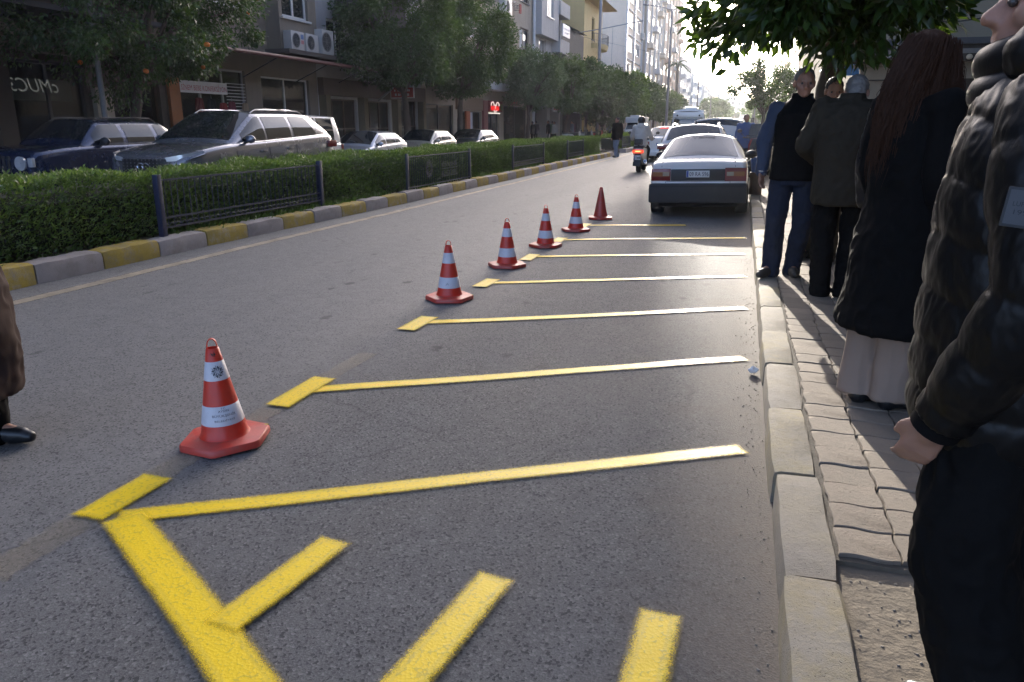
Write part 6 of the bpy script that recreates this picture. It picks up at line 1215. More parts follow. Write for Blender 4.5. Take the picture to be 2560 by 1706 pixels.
def head(mb, c, tilt, s=1.0, turn=0.0, beard=False):
    """skull, jaw, brow, nose, lips, ears about centre c; looks along +Y turned by `turn`, nodded by `tilt`"""
    M = Matrix.Rotation(turn, 3, 'Z') @ Matrix.Rotation(tilt, 3, 'X'); P_ = lambda x, y, z: c + M @ V((x, y, z)) * s
    mb.ball(P_(0, -.012, .028), .077 * s, .098 * s, .092 * s, 18, 12, 0, M); mb.ball(P_(0, .028, -.045), .058 * s, .066 * s, .072 * s, 14, 10, 0, M); mb.ball(P_(0, .062, -.085), .030 * s, .028 * s, .026 * s, 10, 8, 0, M)
    mb.cap(P_(-.036, .076, .022), P_(.036, .076, .022), .016 * s, .016 * s, 8); mb.cap(P_(0, .086, .012), P_(0, .112, -.028), .009 * s, .0155 * s, 8); mb.ball(P_(-.013, .098, -.032), .011 * s, nu=8, nv=6); mb.ball(P_(.013, .098, -.032), .011 * s, nu=8, nv=6)
    mb.cap(P_(-.022, .084, -.058), P_(.022, .084, -.058), .009 * s, .009 * s, 8); mb.cap(P_(-.018, .083, -.068), P_(.018, .083, -.068), .009 * s, .009 * s, 8)
    for sg in (1, -1): mb.ball(P_(sg * .048, .055, -.02), .026 * s, .026 * s, .028 * s, 10, 8); mb.ball(P_(sg * .080, -.010, -.008), .012 * s, .022 * s, .034 * s, 10, 8, 0, M)
    return M, P_
def wrinkle(amp, f=9.0, aniso=.5, seed=0.0):
    def fn(c):
        p = V((c.x * f + seed, c.y * f, c.z * f * aniso)); return amp * (mnoise.noise(p) + .55 * (1 - 2 * abs(mnoise.noise(p * 2.1 + V((5, 3, 1))))))
    return fn
def human(label, loc, rz, pose, wear, s=1.0, voxel=.009, z0=.15, group=None, skin=SK1, name='person'):
    """pose: joints in metres for a 1.75 m figure looking along +Y; wear: clothing recipe"""
    root = empty(name, (loc[0], loc[1], z0), rz); tag(root, label, 'person', group); root.scale = (s, s, s)
    J = dict(hipL=V((-.095, 0, .93)), hipR=V((.095, 0, .93)), kneeL=V((-.105, .02, .50)), kneeR=V((.105, .02, .50)), ankL=V((-.11, -.02, .085)), ankR=V((.11, -.02, .085)), toeL=V((-.135, .16, .03)), toeR=V((.135, .16, .03)),
             shL=V((-.185, -.01, 1.43)), shR=V((.185, -.01, 1.43)), elL=V((-.235, -.03, 1.13)), elR=V((.235, -.03, 1.13)), wrL=V((-.235, .05, .88)), wrR=V((.235, .05, .88)), head=V((0, .02, 1.625)), tilt=0.0, turn=0.0, curl=.5)
    for k, q in pose.items(): J[k] = V(q) if isinstance(q, tuple) else q
    b = MB(); M, P_ = head(b, J['head'], J['tilt'], 1.0, J['turn']); neck0 = V((0, -.02, 1.44)) if 'neck' not in pose else J['neck']; b.cap(neck0, J['head'] + V((0, -.015, -.06)), .058, .052)
    tx = J.get('lean', V((0, 0, 0))); tors = [(.86, .12, .085, 0), (.95, .155, .105, 0), (1.06, .135, .095, .005), (1.22, .155, .11, .005), (1.36, .165, .11, 0), (1.44, .12, .085, -.01), (1.48, .06, .055, -.015)]
    rings_z(b, [(z, rx, ry, yo + tx.y * (z - .9), tx.x * (z - .9)) for z, rx, ry, yo in tors])
    for sd in 'LR':
        sg = -1 if sd == 'L' else 1; b.cap(J['sh' + sd], J['el' + sd], .052, .042); b.cap(J['el' + sd], J['wr' + sd], .042, .028); arm_hand(b, J['el' + sd], J['wr' + sd], V(J.get('palm' + sd, V((-sg * .9, .4, 0)))), V((0, 1, 0)), 1.0, J['curl'])
        b.cap(J['hip' + sd], J['knee' + sd], .085, .058); b.cap(J['knee' + sd], J['ank' + sd], .056, .038); b.cap(J['ank' + sd], J['ank' + sd].lerp(J['toe' + sd], .6) + V((0, 0, .012)), .034, .022)
    me = remesh(b, voxel, 3, 'body'); me.materials.clear(); me.materials.append(skin); link('body', me, root)
    if voxel < .012:
        for sg in (1, -1): MB().ball(P_(sg * .033, .083, .002), .0095, nu=10, nv=8).build('eye', plain('eye_dark', (0.06, 0.045, 0.04), .3), root, 170)
    # clothing
    for kind, *a in wear:
        m = MB()
        if kind == 'trousers':
            mat, fl, zh = a; rings_z(m, [(.80, .175, .13, 0), (.9, .178, .13, 0), (1.0, .165, .12, 0)])
            for sd in 'LR':
                H_, K, A = J['hip' + sd], J['knee' + sd], J['ank' + sd]; m.cap(H_ + V((0, 0, -.02)), K, .102, .078 * fl); e = A + V((0, 0, zh)); m.cap(K, e, .078 * fl, .068 * fl); m.cap(e, e - V((0, 0, .02)), .070 * fl, .074 * fl)
            me = remesh(m, voxel, 3); displace(me, wrinkle(.012, 10, .8, 3)); nm = 'trousers'
        elif kind == 'wide_trousers':
            mat, zh = a
            for sd in 'LR':
                H_, K, A = J['hip' + sd], J['knee' + sd], J['ank' + sd]; prof = [(A.z + zh, .088, .11), (.3, .078, .095), (.55, .085, .10), (.9, .11, .125)]
                rings_z(m, [(z, rx, ry, lerp(A.y, H_.y, (z - .1) / .8), lerp(A.x, H_.x, (z - .1) / .8)) for z, rx, ry in prof])
            me = remesh(m, voxel, 2); displace(me, lambda c: .006 * math.sin(math.atan2(c.y, c.x) * 5 + c.z * 2) + wrinkle(.007, 7, .35)(c)); nm = 'trousers'
        elif kind == 'jacket':
            mat, prof, rs, rc, cuff = a; rings_z(m, [(z, rx, ry, yo + tx.y * (z - .9), tx.x * (z - .9)) for z, rx, ry, yo in prof])
            for sd in 'LR':
                m.cap(J['sh' + sd] + V((0, 0, -.01)), J['el' + sd], rs, rs * .82); w_ = J['el' + sd].lerp(J['wr' + sd], cuff); m.cap(J['el' + sd], w_, rs * .82, rc); m.cap(w_, w_ + (J['wr' + sd] - J['el' + sd]).normalized() * .012, rc * 1.05, rc * 1.02)
                m.cap(V((0, J['sh' + sd].y, J['sh' + sd].z - .02)), J['sh' + sd] + V((0, 0, -.02)), rs * 1.05, rs)
            me = remesh(m, voxel, 3); displace(me, wrinkle(.013, 8, .7, 7)); nm = 'jacket'
        elif kind == 'vest':
            mat, prof = a; rings_z(m, [(z, rx, ry, yo + tx.y * (z - .9), tx.x * (z - .9)) for z, rx, ry, yo in prof]); me = remesh(m, voxel, 3); displace(me, wrinkle(.006, 9, .6, 2)); nm = 'vest'
        elif kind == 'collar':
            mat, r0, r1, z0_, z1_ = a; n = 20; c0 = J['head']; R_ = [[(c0.x * .6 + r * math.cos(q), c0.y * .6 - .01 + r * .95 * math.sin(q), z) for q in [2 * PI * k / n for k in range(n)]] for r, z in ((r0, z0_), (r1, z1_), (r1 - .015, z1_ + .004), (r0 - .02, z0_))]; m.loft(R_, True, False); me = m.mesh('collar', [], 60); nm = 'collar'
        elif kind == 'shoes':
            mat, = a; nm = 'shoe'
            for sd in 'LR':
                q = MB(); A, T = J['ank' + sd], J['toe' + sd]; d = (T - A); d.z = 0; d.normalize(); h = V((A.x, A.y, 0)); up = V((0, 0, T.z - .03))
                q.ball(h + d * -.015 + V((0, 0, .04)) + V((0, 0, A.z - .085)), .045, .05, .05); q.cap(h + d * .0 + V((0, 0, A.z - .035)), h + d * .15 + V((0, 0, .04)) + up, .046, .040); q.cap(h + d * .10 + V((0, 0, .035)) + up, h + d * .185 + V((0, 0, .032)) + up, .044, .031)
                me = remesh(q, voxel * .8, 4); 
                lowest = min(0.0, A.z - .085)
                for v in me.vertices: v.co.z = max(v.co.z, lowest)
                me.materials.clear(); me.materials.append(mat); link('shoe', me, root)
            continue
        elif kind == 'hair':
            mat, cover = a; nm = 'hair'; n = 24
            c = J['head']; Mh = Matrix.Rotation(J['turn'], 3, 'Z') @ Matrix.Rotation(J['tilt'], 3, 'X'); m.ball(c + Mh @ V((0, -.022, .040)), .083, .098, .090, 20, 14, 0, Mh); m.ball(c + Mh @ V((0, -.055, -.005)), .072, .060, .075, 16, 12, 0, Mh)
            me = remesh(m, voxel * .8, 2); displace(me, lambda q: .005 * mnoise.noise(q * 40) + .004 * mnoise.noise(q * 90))
            bm = bmesh.new(); bm.from_mesh(me); kill = [v for v in bm.verts if (lambda l: l.y > .045 + .4 * (l.z - .05) * cover and l.z < .095)(Mh.transposed() @ (v.co - c))]; bmesh.ops.delete(bm, geom=kill, context='VERTS'); bm.to_mesh(me); bm.free()
        me.materials.clear(); me.materials.append(mat); me.name = nm; link(nm, me, root)
    return root, J
JK = lambda zb, k=1.0, fl=1.0: [(zb, .205 * k * fl, .150 * k * fl, 0), (zb + .03, .208 * k * fl, .152 * k * fl, 0), (.98, .195 * k, .145 * k, 0), (1.1, .19 * k, .142 * k, 0), (1.25, .20 * k, .148 * k, 0), (1.38, .195 * k, .138 * k, -.005), (1.45, .15 * k, .115 * k, -.01), (1.50, .085, .08, -.01), (1.525, .08, .075, -.01)]
VS = lambda zb: [(zb, .190, .142, 0), (1.0, .186, .140, 0), (1.12, .180, .136, 0), (1.28, .184, .142, 0), (1.38, .175, .134, 0), (1.45, .14, .108, -.01), (1.51, .082, .078, -.01), (1.55, .078, .073, -.01)]
DEN = m_cloth('blue_jeans', (0.022, 0.027, 0.043), .8, .3); DENS = m_cloth('blue_shirt_cloth', (0.050, 0.064, 0.098), .8, .15); BKC = m_cloth('black_cloth', (0.0055, 0.005, 0.005), .8, .3); OLV = m_cloth('olive_brown_cloth', (0.036, 0.029, 0.020), .8, .2); COATB = m_cloth('black_wool', (0.0055, 0.005, 0.0048), .9, .3, 300); BEI = m_cloth('beige_trouser_cloth', (0.29, 0.215, 0.165), .85, .1); SHO = plain('black_shoe_leather', (0.012, 0.012, 0.013), .35, var=.3); SHB = plain('brown_worn_shoe', (0.05, 0.04, 0.03), .6, var=.4)
GRH = plain('grey_hair', (0.16, 0.145, 0.13), .6, var=.5, nscale=90); DKH = plain('dark_hair', (0.02, 0.015, 0.012), .5, var=.5, nscale=90); BRH = plain('brown_hair', (0.042, 0.018, 0.009), .5, var=.5, nscale=60, spec=.12)
# man in the blue shirt and black vest
p1, J = human('man in blue shirt, black vest and jeans standing at the kerb', (.45, 7.12), R(172), dict(ankR=(.12, .05, .085), toeR=(.19, .21, .03), kneeR=(.115, .05, .50), ankL=(-.05, -.08, .085), toeL=(-.09, .09, .03), elR=(.275, -.02, 1.15), wrR=(.268, .03, .90), elL=(-.26, -.02, 1.14), wrL=(-.22, .10, .92), head=(-.01, .03, 1.63), turn=.25, tilt=-.1), [('jacket', DENS, JK(.86, .9), .074, .05, .93), ('vest', BKC, [(z, rx * 1.08, ry * 1.12, yo) for z, rx, ry, yo in VS(.84)]), ('trousers', DEN, 1.08, -.02), ('shoes', SHB), ('hair', GRH, .8)], 1.0, .009)
MB().tube([J['wrR'] + V((.04 * math.cos(q), .04 * math.sin(q), .01)) for q in [2 * PI * k / 12 for k in range(13)]], .008, 6).build('wristwatch', CHR, p1)
# man in the olive jacket, back to the viewer
p2, J = human('man in olive brown jacket and black trousers with his back turned', (.755, 6.36), R(-8), dict(head=(.02, .075, 1.545), tilt=-.55, elL=(-.30, -.02, 1.17), wrL=(-.20, .18, 1.05), elR=(.27, -.02, 1.14), wrR=(.16, .2, 1.03), ankL=(-.085, -.02, .085), ankR=(.095, .0, .085), toeL=(-.13, .15, .03), toeR=(.15, .16, .03), neck=(0, -.01, 1.42)), [('jacket', OLV, [(.72, .215, .165, 0), (.75, .225, .17, 0), (.95, .225, .172, 0), (1.1, .228, .17, -.005), (1.25, .235, .165, -.01), (1.36, .215, .15, -.02), (1.44, .15, .12, -.01), (1.5, .09, .085, .01), (1.535, .085, .08, .015)], .095, .06, .97), ('trousers', BKC, 1.15, -.02), ('shoes', SHO), ('hair', GRH, .8)], .985, .009)
# woman in the long black coat
p3, J = human('woman with long brown hair in a black coat and beige trousers', (.72, 3.80), R(-62), dict(elL=(-.225, -.03, 1.14), wrL=(-.20, .05, .90), elR=(.225, -.03, 1.14), wrR=(.20, .05, .90), head=(0, .03, 1.61), tilt=-.25, ankL=(-.07, -.05, .085), ankR=(.06, .02, .085), toeL=(-.10, .12, .03), toeR=(.09, .19, .03)), [('jacket', COATB, [(.40, .255, .215, 0), (.43, .262, .22, 0), (.62, .240, .195, 0), (.85, .215, .17, 0), (1.02, .192, .15, 0), (1.22, .195, .148, 0), (1.36, .188, .135, 0), (1.44, .14, .11, -.01), (1.50, .085, .08, 0), (1.53, .08, .075, 0)], .078, .055, .95), ('wide_trousers', BEI, -.03), ('shoes', SHO)], .965, .009, skin=SK2)
rg_ = np.random.default_rng(4); hm = MB(); c = J['head']; Mh = Matrix.Rotation(J['tilt'], 3, 'X')
cap = MB(); cap.ball(c + Mh @ V((0, -.022, .035)), .090, .108, .098, 22, 14, 0, Mh); cap.ball(c + Mh @ V((0, -.06, -.05)), .085, .07, .11, 18, 12, 0, Mh); cap.ball(c + V((0, -.075, -.18)), .105, .062, .12, 18, 12); cap.ball(c + V((-.02, -.085, -.32)), .10, .05, .14, 18, 12); me = remesh(cap, .009, 3); displace(me, lambda q: .006 * mnoise.noise(V((q.x * 45, q.y * 45, q.z * 5))))
bm = bmesh.new(); bm.from_mesh(me); kill = [v for v in bm.verts if (lambda l: l.y > .05 and l.z < .07)(Mh.transposed() @ (v.co - c))]; bmesh.ops.delete(bm, geom=kill, context='VERTS'); bm.to_mesh(me); bm.free(); me.materials.append(BRH); hair = link('hair', me, p3)
for k in range(1500):
    a = rg_.uniform(PI * .80, PI * 2.2) ; r0 = .094; st = c + Mh @ V((r0 * .97 * math.cos(a), -.02 + r0 * 1.1 * math.sin(a) * .95, rg_.uniform(-.02, .10))); ln = rg_.uniform(.30, .56); pts = []
    wv = rg_.uniform(0, 6); out = V((math.cos(a), math.sin(a), 0))
    for i in range(9):
        t = i / 8; sp = out * (.012 + .035 * math.sin(t * 2.6) + .02 * t) * rg_.uniform(.8, 1.2); pts.append(st + sp + V((-.02 * t + .010 * math.sin(wv + t * 7), -.03 * t * (1 if math.sin(a) < 0 else .2) + .010 * math.cos(wv + t * 6), -ln * t)))
    hm.tube(pts, [.0015] * 7 + [.0011, .0004], 3, False)
o = hm.build('hair_strands', BRH, hair, 60); o['kind'] = 'stuff'
# man behind the tree trunk with glasses pushed up
p5, J = human('man in dark jacket behind the tree trunk, glasses pushed up on his head', (.80, 8.15), R(165), dict(turn=.3, toeL=(-.16, .15, .03), tilt=-.15), [('jacket', BKC, JK(.78), .08, .055, .97), ('trousers', OLV, 1.05, -.02), ('shoes', SHB), ('hair', DKH, .55)], .985, .011)
gl = MB(); hc = J['head']; [gl.tube([hc + V((sg * .035 + .028 * math.cos(q), .072 - .02 * math.sin(q), .082 + .020 * math.sin(q))) for q in [2 * PI * k / 12 for k in range(13)]], .0028, 5) for sg in (1, -1)]; gl.tube([hc + V((-.008, .08, .085)), hc + V((.008, .08, .085))], .003, 5); [gl.tube([hc + V((sg * .063, .07, .082)), hc + V((sg * .082, .0, .05))], .0028, 5) for sg in (1, -1)]; gl.build('glasses', BLK, p5)
p6, J = human('person in glossy black jacket between the olive jacket man and the woman', (.98, 5.3), R(-25), dict(), [('jacket', plain('glossy_black_shell', (0.010, 0.010, 0.012), .3, var=.3), JK(.8), .085, .06, .97), ('trousers', BKC, 1.05, -.02), ('shoes', SHO), ('hair', DKH, .8)], .95, .011)
# passer-by whose coat and shoe enter from beside the first cone
p7, J = human('passer-by in a brown coat and black shoe walking past the cones', (-3.33, 2.42), R(-80), dict(ankL=(-.09, .05, .085), toeL=(-.10, .25, .03), kneeL=(-.09, .10, .48), ankR=(.1, -.25, .13), toeR=(.12, -.08, .03), kneeR=(.10, -.05, .48), elL=(-.24, -.08, 1.14), wrL=(-.24, -.06, .88), elR=(.24, -.1, 1.14), wrR=(.24, -.1, .88)), [('jacket', m_cloth('brown_wool', (0.050, 0.033, 0.028), .85, .2), [(.27, .255, .235, .02), (.29, .26, .24, .02), (.55, .25, .235, .03), (.75, .24, .22, .03), (.95, .22, .185, .01), (1.05, .205, .165, 0), (1.25, .205, .155, 0), (1.38, .195, .14, 0), (1.45, .15, .115, 0), (1.52, .085, .08, 0)], .085, .06, .95), ('trousers', BKC, 1.05, -.02), ('shoes', SHO), ('hair', DKH, .8)], .98, .010, z0=.004)
# ---- foreground man in a black quilted jacket
PUF = m_nylon('black_quilted_nylon', (0.004, 0.0037, 0.0036)); s4 = .93
p4, J = human('man in shiny black quilted jacket and dark trousers close to the kerb', (.565, 1.70), R(64), dict(head=(0, .045, 1.615), tilt=.12, turn=.42, elL=(-.27, -.05, 1.09), wrL=(-.212, .085, .80), elR=(.25, -.08, 1.14), wrR=(.24, .0, .90), palmL=V((.9, .3, 0)), ankL=(-.12, -.10, .085), ankR=(.11, -.14, .085), toeL=(-.06, .07, .03), toeR=(.16, .02, .03), kneeL=(-.13, .02, .5)), [('trousers', m_cloth('dark_trouser_cloth', (0.0065, 0.006, 0.0057), .85, .3), 1.34, -.02), ('shoes', SHO), ('hair', GRH, .8)], s4, .0075)
def baffle(t, n): return abs(math.sin(PI * n * t)) ** .55
def puffer(root, J):
    m = MB(); z0, z1 = .73, 1.50; N = 118; nb = 7.0
    prof = [(.73, .195, .170), (.82, .215, .188), (1.0, .218, .19), (1.15, .218, .188), (1.3, .218, .176), (1.42, .19, .152), (1.50, .125, .125)]
    rings = []
    for i in range(N + 1):
        t = i / N; z = lerp(z0, z1, t); rx = smooth_interp(z, [q[0] for q in prof], [q[1] for q in prof]); ry = smooth_interp(z, [q[0] for q in prof], [q[2] for q in prof]); ring = []
        for k in range(64):
            a = 2 * PI * k / 64; ph = t * nb + .10 * math.sin(a * 2 + 1) + .05 * math.sin(5 * a) + .12 * math.sin(t * 5); sn = abs(math.sin(PI * ph)); pf = .012 * sn ** .34 - .006 + .005 * (1 - sn) * mnoise.noise(V((math.cos(a) * 16, math.sin(a) * 16, math.floor(ph) * 3.7))) + .004 * mnoise.noise(V((math.cos(a) * 5, math.sin(a) * 5, z * 14)))
            ring.append(((rx + pf) * math.cos(a), (ry + pf) * math.sin(a) + .008, z))
        rings.append(ring)
    m.loft(rings, True, True)
    tor = remesh(m, .006, 1); displace(tor, wrinkle(.0035, 22, .6, 2)); tor.materials.append(PUF); o1 = link('jacket_body', tor, root)
    for sd in 'LR':
        m = MB(); S_, E_, W_ = J['sh' + sd], J['el' + sd], J['wr' + sd]; path = catmull([S_ + V((0, 0, .035)) + (V((0, 0, 0)) - V((S_.x, 0, 0))) * .2, S_.lerp(E_, .45), E_, E_.lerp(W_, .96)], 26); L = [0]
        for i in range(1, len(path)): L.append(L[-1] + (path[i] - path[i - 1]).length)
        rr = []
        for i, p in enumerate(path):
            t = L[i] / L[-1]; base = interp(t, [0, .15, .5, .85, 1], [.086, .096, .084, .070, .056]); rr.append(base + .010 * abs(math.sin(PI * (t * 5.2 + .1))) ** .36 - .006)
        m.tube(path, rr, 40); me = remesh(m, .006, 1); displace(me, wrinkle(.004, 20, .6, 4)); me.materials.append(PUF); link('jacket_sleeve', me, root)
        cu = MB(); e = path[-1]; d = (W_ - E_).normalized(); cu.tube([e - d * .005, e + d * .03], .052, 20); cu.build('cuff', BKC, root, 60)
    # stand-up collar and hood
    m = MB(); n = 40; R_ = []
    for i in range(40):
        t = i / 39; z = lerp(1.43, 1.575, t); r = .128 + .012 * abs(math.sin(PI * t * 2.0)) ** .6 - .022 * t; R_.append([(r * math.cos(q), .028 + r * 1.05 * math.sin(q) + .02 * t, z + .03 * math.sin(q) * -t) for q in [2 * PI * k / n for k in range(n)]])
    m.loft(R_ + [[(x * .82, (y - .03) * .82 + .03, z - .004) for x, y, z in R_[-1]], [(x * .8, (y - .03) * .8 + .03, z - .10) for x, y, z in R_[-1]]], True, False); m.build('collar', PUF, root, 60)
    m = MB(); m.ball((0, -.115, 1.49), .165, .085, .12, 24, 16); m.ball((0, -.06, 1.56), .150, .075, .085, 24, 16); m.ball((-.115, -.01, 1.525), .055, .11, .075, 18, 12); m.ball((.115, -.01, 1.525), .055, .11, .075, 18, 12); me = remesh(m, .008, 3); displace(me, wrinkle(.008, 14, 1, 9)); me.materials.append(PUF); link('hood', me, root)
    zp = MB(); pts = [V((.012 * math.sin(z * 9), 0, z)) for z in np.linspace(.72, 1.52, 30)]
    def fr(z): i = min(int((z - z0) / (z1 - z0) * N), N); return max(q[1] for q in rings[i])
    zp.tube([V((p.x, fr(min(max(p.z, z0), 1.49)) - .002, p.z)) for p in pts if p.z > z0], .007, 6); zp.build('zip', plain('zip_metal', (0.06, 0.06, 0.065), .3, .8), root); MB().box(-.005, .005, fr(z0 + .02) - .006, fr(z0 + .02) + .002, z0 - .02, z0 + .03).build('zip_pull', plain('yellow_tag', (0.35, 0.28, 0.03), .5), root)
    # printed badge on the upper sleeve
    a = J['shL'].lerp(J['elL'], .50); bd = empty('sleeve_badge', a + V((-.1255, .012, .0)), 0, root); bd.rotation_euler = (R(4), R(9), 0)
    MB().bbox(-.004, .002, -.030, .030, -.034, .034, .002).build('patch', plain('grey_patch', (0.03, 0.03, 0.031), .6), bd, 40); MB().box(-.0052, -.0042, -.025, .025, -.029, .029).build('patch_face', plain('grey_patch_face', (0.065, 0.065, 0.067), .6), bd)
    text_obj('lettering', 'LUFIAN', INK, bd, (-.0058, 0, .006), (PI / 2, 0, -PI / 2), width=.034, height=.008); text_obj('lettering', '1991', INK, bd, (-.0058, 0, -.008), (PI / 2, 0, -PI / 2), width=.026, height=.008)
puffer(p4, J)
# white stubble beard on the foreground man
hb = MB(); hc = J['head']; Mh = Matrix.Rotation(J['turn'], 3, 'Z') @ Matrix.Rotation(J['tilt'], 3, 'X'); rg_ = np.random.default_rng(9)
for k in range(1500):
    a = rg_.uniform(-1.5, 1.5); zz = rg_.uniform(-.115, -.045); yy = .095 * math.cos(a) * (1 if zz > -.09 else .85); p = hc + Mh @ V((.058 * math.sin(a), yy - .01, zz)); d = Mh @ V((math.sin(a) * .5, math.cos(a) * .6, -.7)); hb.tube([p - d * .004, p + d * rg_.uniform(.008, .014)], [.0009, .0003], 3, False)
o = hb.build('beard', plain('white_beard', (0.55, 0.52, 0.48), .6), p4); o['kind'] = 'stuff'
# ---- scooter rider
p8, J = human('scooter rider in pale padded jacket and black helmet', (-3.05, 24.62), 0, dict(hipL=(-.1, 0, .88), hipR=(.1, 0, .88), kneeL=(-.2, .40, .72), kneeR=(.2, .40, .72), ankL=(-.17, .45, .34), ankR=(.17, .45, .34), toeL=(-.18, .62, .30), toeR=(.18, .62, .30), elL=(-.30, .14, 1.15), elR=(.30, .14, 1.15), wrL=(-.33, .40, 1.05), wrR=(.33, .40, 1.05)), [('jacket', m_cloth('pale_padded_cloth', (0.56, 0.53, 0.49), .7, .06), [(.80, .20, .16, 0), (.84, .21, .17, 0), (1.0, .205, .165, 0), (1.05, .195, .155, 0), (1.15, .215, .165, 0), (1.22, .205, .155, 0), (1.36, .2, .15, 0), (1.45, .15, .12, -.01), (1.53, .11, .10, -.02), (1.56, .10, .09, -.03)], .09, .06, .95), ('trousers', BKC, 1.1, -.02), ('shoes', SHO)], .93, .014, z0=.03)
hl = MB(); hl.ball(J['head'] + V((0, -.005, .03)), .125, .145, .135, 20, 14); hl.build('helmet', plain('black_helmet', (0.02, 0.018, 0.02), .25), p8, 170); MB().ball(J['head'] + V((0, .06, .02)), .105, .10, .06, 16, 10).build('visor', CARG, p8, 170); MB().ball((0, -.10, 1.46), .13, .07, .09, 16, 10).build('hood', MATS['pale_padded_cloth'], p8, 170)
# ---- man crossing at the gap
p9, J = human('man in black jacket and light jeans walking through the hedge gap', (-5.45, 35.4), R(150), dict(ankL=(-.09, .18, .085), toeL=(-.10, .36, .05), kneeL=(-.10, .16, .5), ankR=(.1, -.20, .12), toeR=(.11, -.03, .03), kneeR=(.1, .0, .49), turn=-.5), [('jacket', BKC, JK(.78, 1.08), .09, .06, .95), ('trousers', m_cloth('light_jeans', (0.16, 0.20, 0.27), .8, .2), 1.05, -.02), ('shoes', SHO), ('hair', DKH, .5)], 1.0, .014, z0=.0)
# ---- pedestrians on the far pavement and by the parked vans
PED = [((-14.6, 55.0), 90, BKC, BKC, 'person in black on the shop pavement near the neon sign'), ((-14.9, 57.2), 60, m_cloth('charcoal_cloth', (0.03, .03, .035)), BKC, 'person in charcoal standing before the glazed shop'), ((-14.3, 58.6), 110, BKC, DEN, 'person in black jacket and jeans by the dusty tree'), ((-14.2, 60.2), 150, m_cloth('cream_fleece', (0.42, .38, .32)), BKC, 'person with a cream coat over black trousers by the scooters'), ((-14.7, 61.6), 40, m_cloth('green_cloth', (0.05, .10, .05)), BKC, 'person in a green jacket by the scooters'), ((-14.2, 66.8), 120, m_cloth('grey_blue_cloth', (0.12, .14, .18)), DEN, 'person in grey blue by the small white and red shop sign'), ((-14.4, 68.4), 80, m_cloth('plum_cloth', (0.12, .05, .07)), BKC, 'person in plum top near the pale shop sign'), ((-12.9, 78.5), 170, m_cloth('denim_jacket', (0.10, .13, .2)), DEN, 'person in denim below the utility pole'), ((.06, 24.0), 175, m_cloth('cobalt_cloth', (0.04, .09, .24)), DEN, 'person in cobalt blue beside the parked vans')]
for i, (pos, a, top, bot, lb) in enumerate(PED): human(lb, pos, R(a), dict(turn=.2 * (i % 3 - 1), ankL=(-.1, .05 * (i % 3), .085)), [('jacket', top, JK(.78, 1.02), .085, .058, .96), ('trousers', bot, 1.08, -.02), ('shoes', SHO), ('hair', DKH, .7)], .95 + .02 * (i % 3), .022, z0=.0 if pos[0] < -5 else .004, group='pedestrians across the street' if pos[0] < -5 else None)
# ------------------------------------------------------------------ shops along this pavement
BX = 5.6
CRS = stucco('cream_soffit', (0.32, 0.275, 0.20), .2); DKW = stucco('dark_shopfront', (0.035, 0.03, 0.027), .2)
gl_ = [(3.0, 5.4, .5, 2.4), (7.2, 9.6, .5, 2.5), (11, 14, .5, 2.5)]
rb = tag(empty('setback_shop_building'), 'dark shop building set back behind the standing people', 'building'); mb = MB()
for (a, b, c, d) in [(-8, 3.0, .15, 12), (5.4, 7.2, .15, 12), (9.6, 11, .15, 12), (14, 17.25, .15, 12)]: mb.quad((BX, b, c), (BX, a, c), (BX, a, d), (BX, b, d))
for a, b, c, d in gl_: mb.quad((BX, b, .15), (BX, a, .15), (BX, a, c), (BX, b, c)); mb.quad((BX, b, d), (BX, a, d), (BX, a, 12), (BX, b, 12))
mb.quad((BX, -8, 0), (BX + 10, -8, 0), (BX + 10, -8, 12), (BX, -8, 12)).quad((BX + 10, 17.25, 0), (BX, 17.25, 0), (BX, 17.25, 12), (BX + 10, 17.25, 12)).quad((BX, -8, 12), (BX + 10, -8, 12), (BX + 10, 17.25, 12), (BX, 17.25, 12)).quad((BX + 10, -8, 0), (BX + 10, 17.25, 0), (BX + 10, 17.25, 12), (BX + 10, -8, 12)); mb.build('wall', DKW, rb)
for a, b, c, d in gl_:
    w_ = MB().box(BX + .05, BX + .12, a, a + .08, c, d).box(BX + .05, BX + .12, b - .08, b, c, d).box(BX + .05, BX + .12, a, b, d - .08, d).build('window', WOODD, rb); MB().quad((BX + .09, b, c), (BX + .09, a, c), (BX + .09, a, d), (BX + .09, b, d)).build('pane', SHOPG, w_)
    MB().quad((BX + .8, b + .5, .15), (BX + .8, a - .5, .15), (BX + .8, a - .5, d + .3), (BX + .8, b + .5, d + .3)).build('room_shade_sheet', DARKROOM, rb)  # near-black sheet stands for the shade inside the shop
# a cream building stands forward at the end of the setback, its dark canopy facing this way
cb = tag(empty('cream_corner_building'), 'cream building with a dark lamp-studded canopy over its shopfront', 'building')
m_ = MB(); m_.quad((2.15, 17.3, 2.3), (BX + 3, 17.3, 2.3), (BX + 3, 17.3, 10), (2.15, 17.3, 10)); m_.quad((2.15, 38, .15), (2.15, 17.3, .15), (2.15, 17.3, 10), (2.15, 38, 10)); m_.quad((2.15, 17.3, 10), (BX + 3, 17.3, 10), (BX + 3, 38, 10), (2.15, 38, 10)); m_.build('wall', CRS, cb)
MB().box(1.55, BX - .1, 16.8, 17.29, 2.60, 2.95).build('canopy', DKW, cb); MB().box(1.5, BX - .1, 16.72, 16.79, 2.88, 2.99).build('canopy_edge', METD, cb); MB().box(1.6, BX - .1, 16.76, 16.795, 2.72, 2.80).build('canopy_strip', plain('grey_slat', (0.16, .15, .14), .6), cb)
for k in range(7): MB().ball((1.75 + .36 * k, 16.79, 2.655), .055, .03, .05, 14, 8).build('downlight', plain('downlight_glass', (0.55, .45, .3), .3), cb, 170)
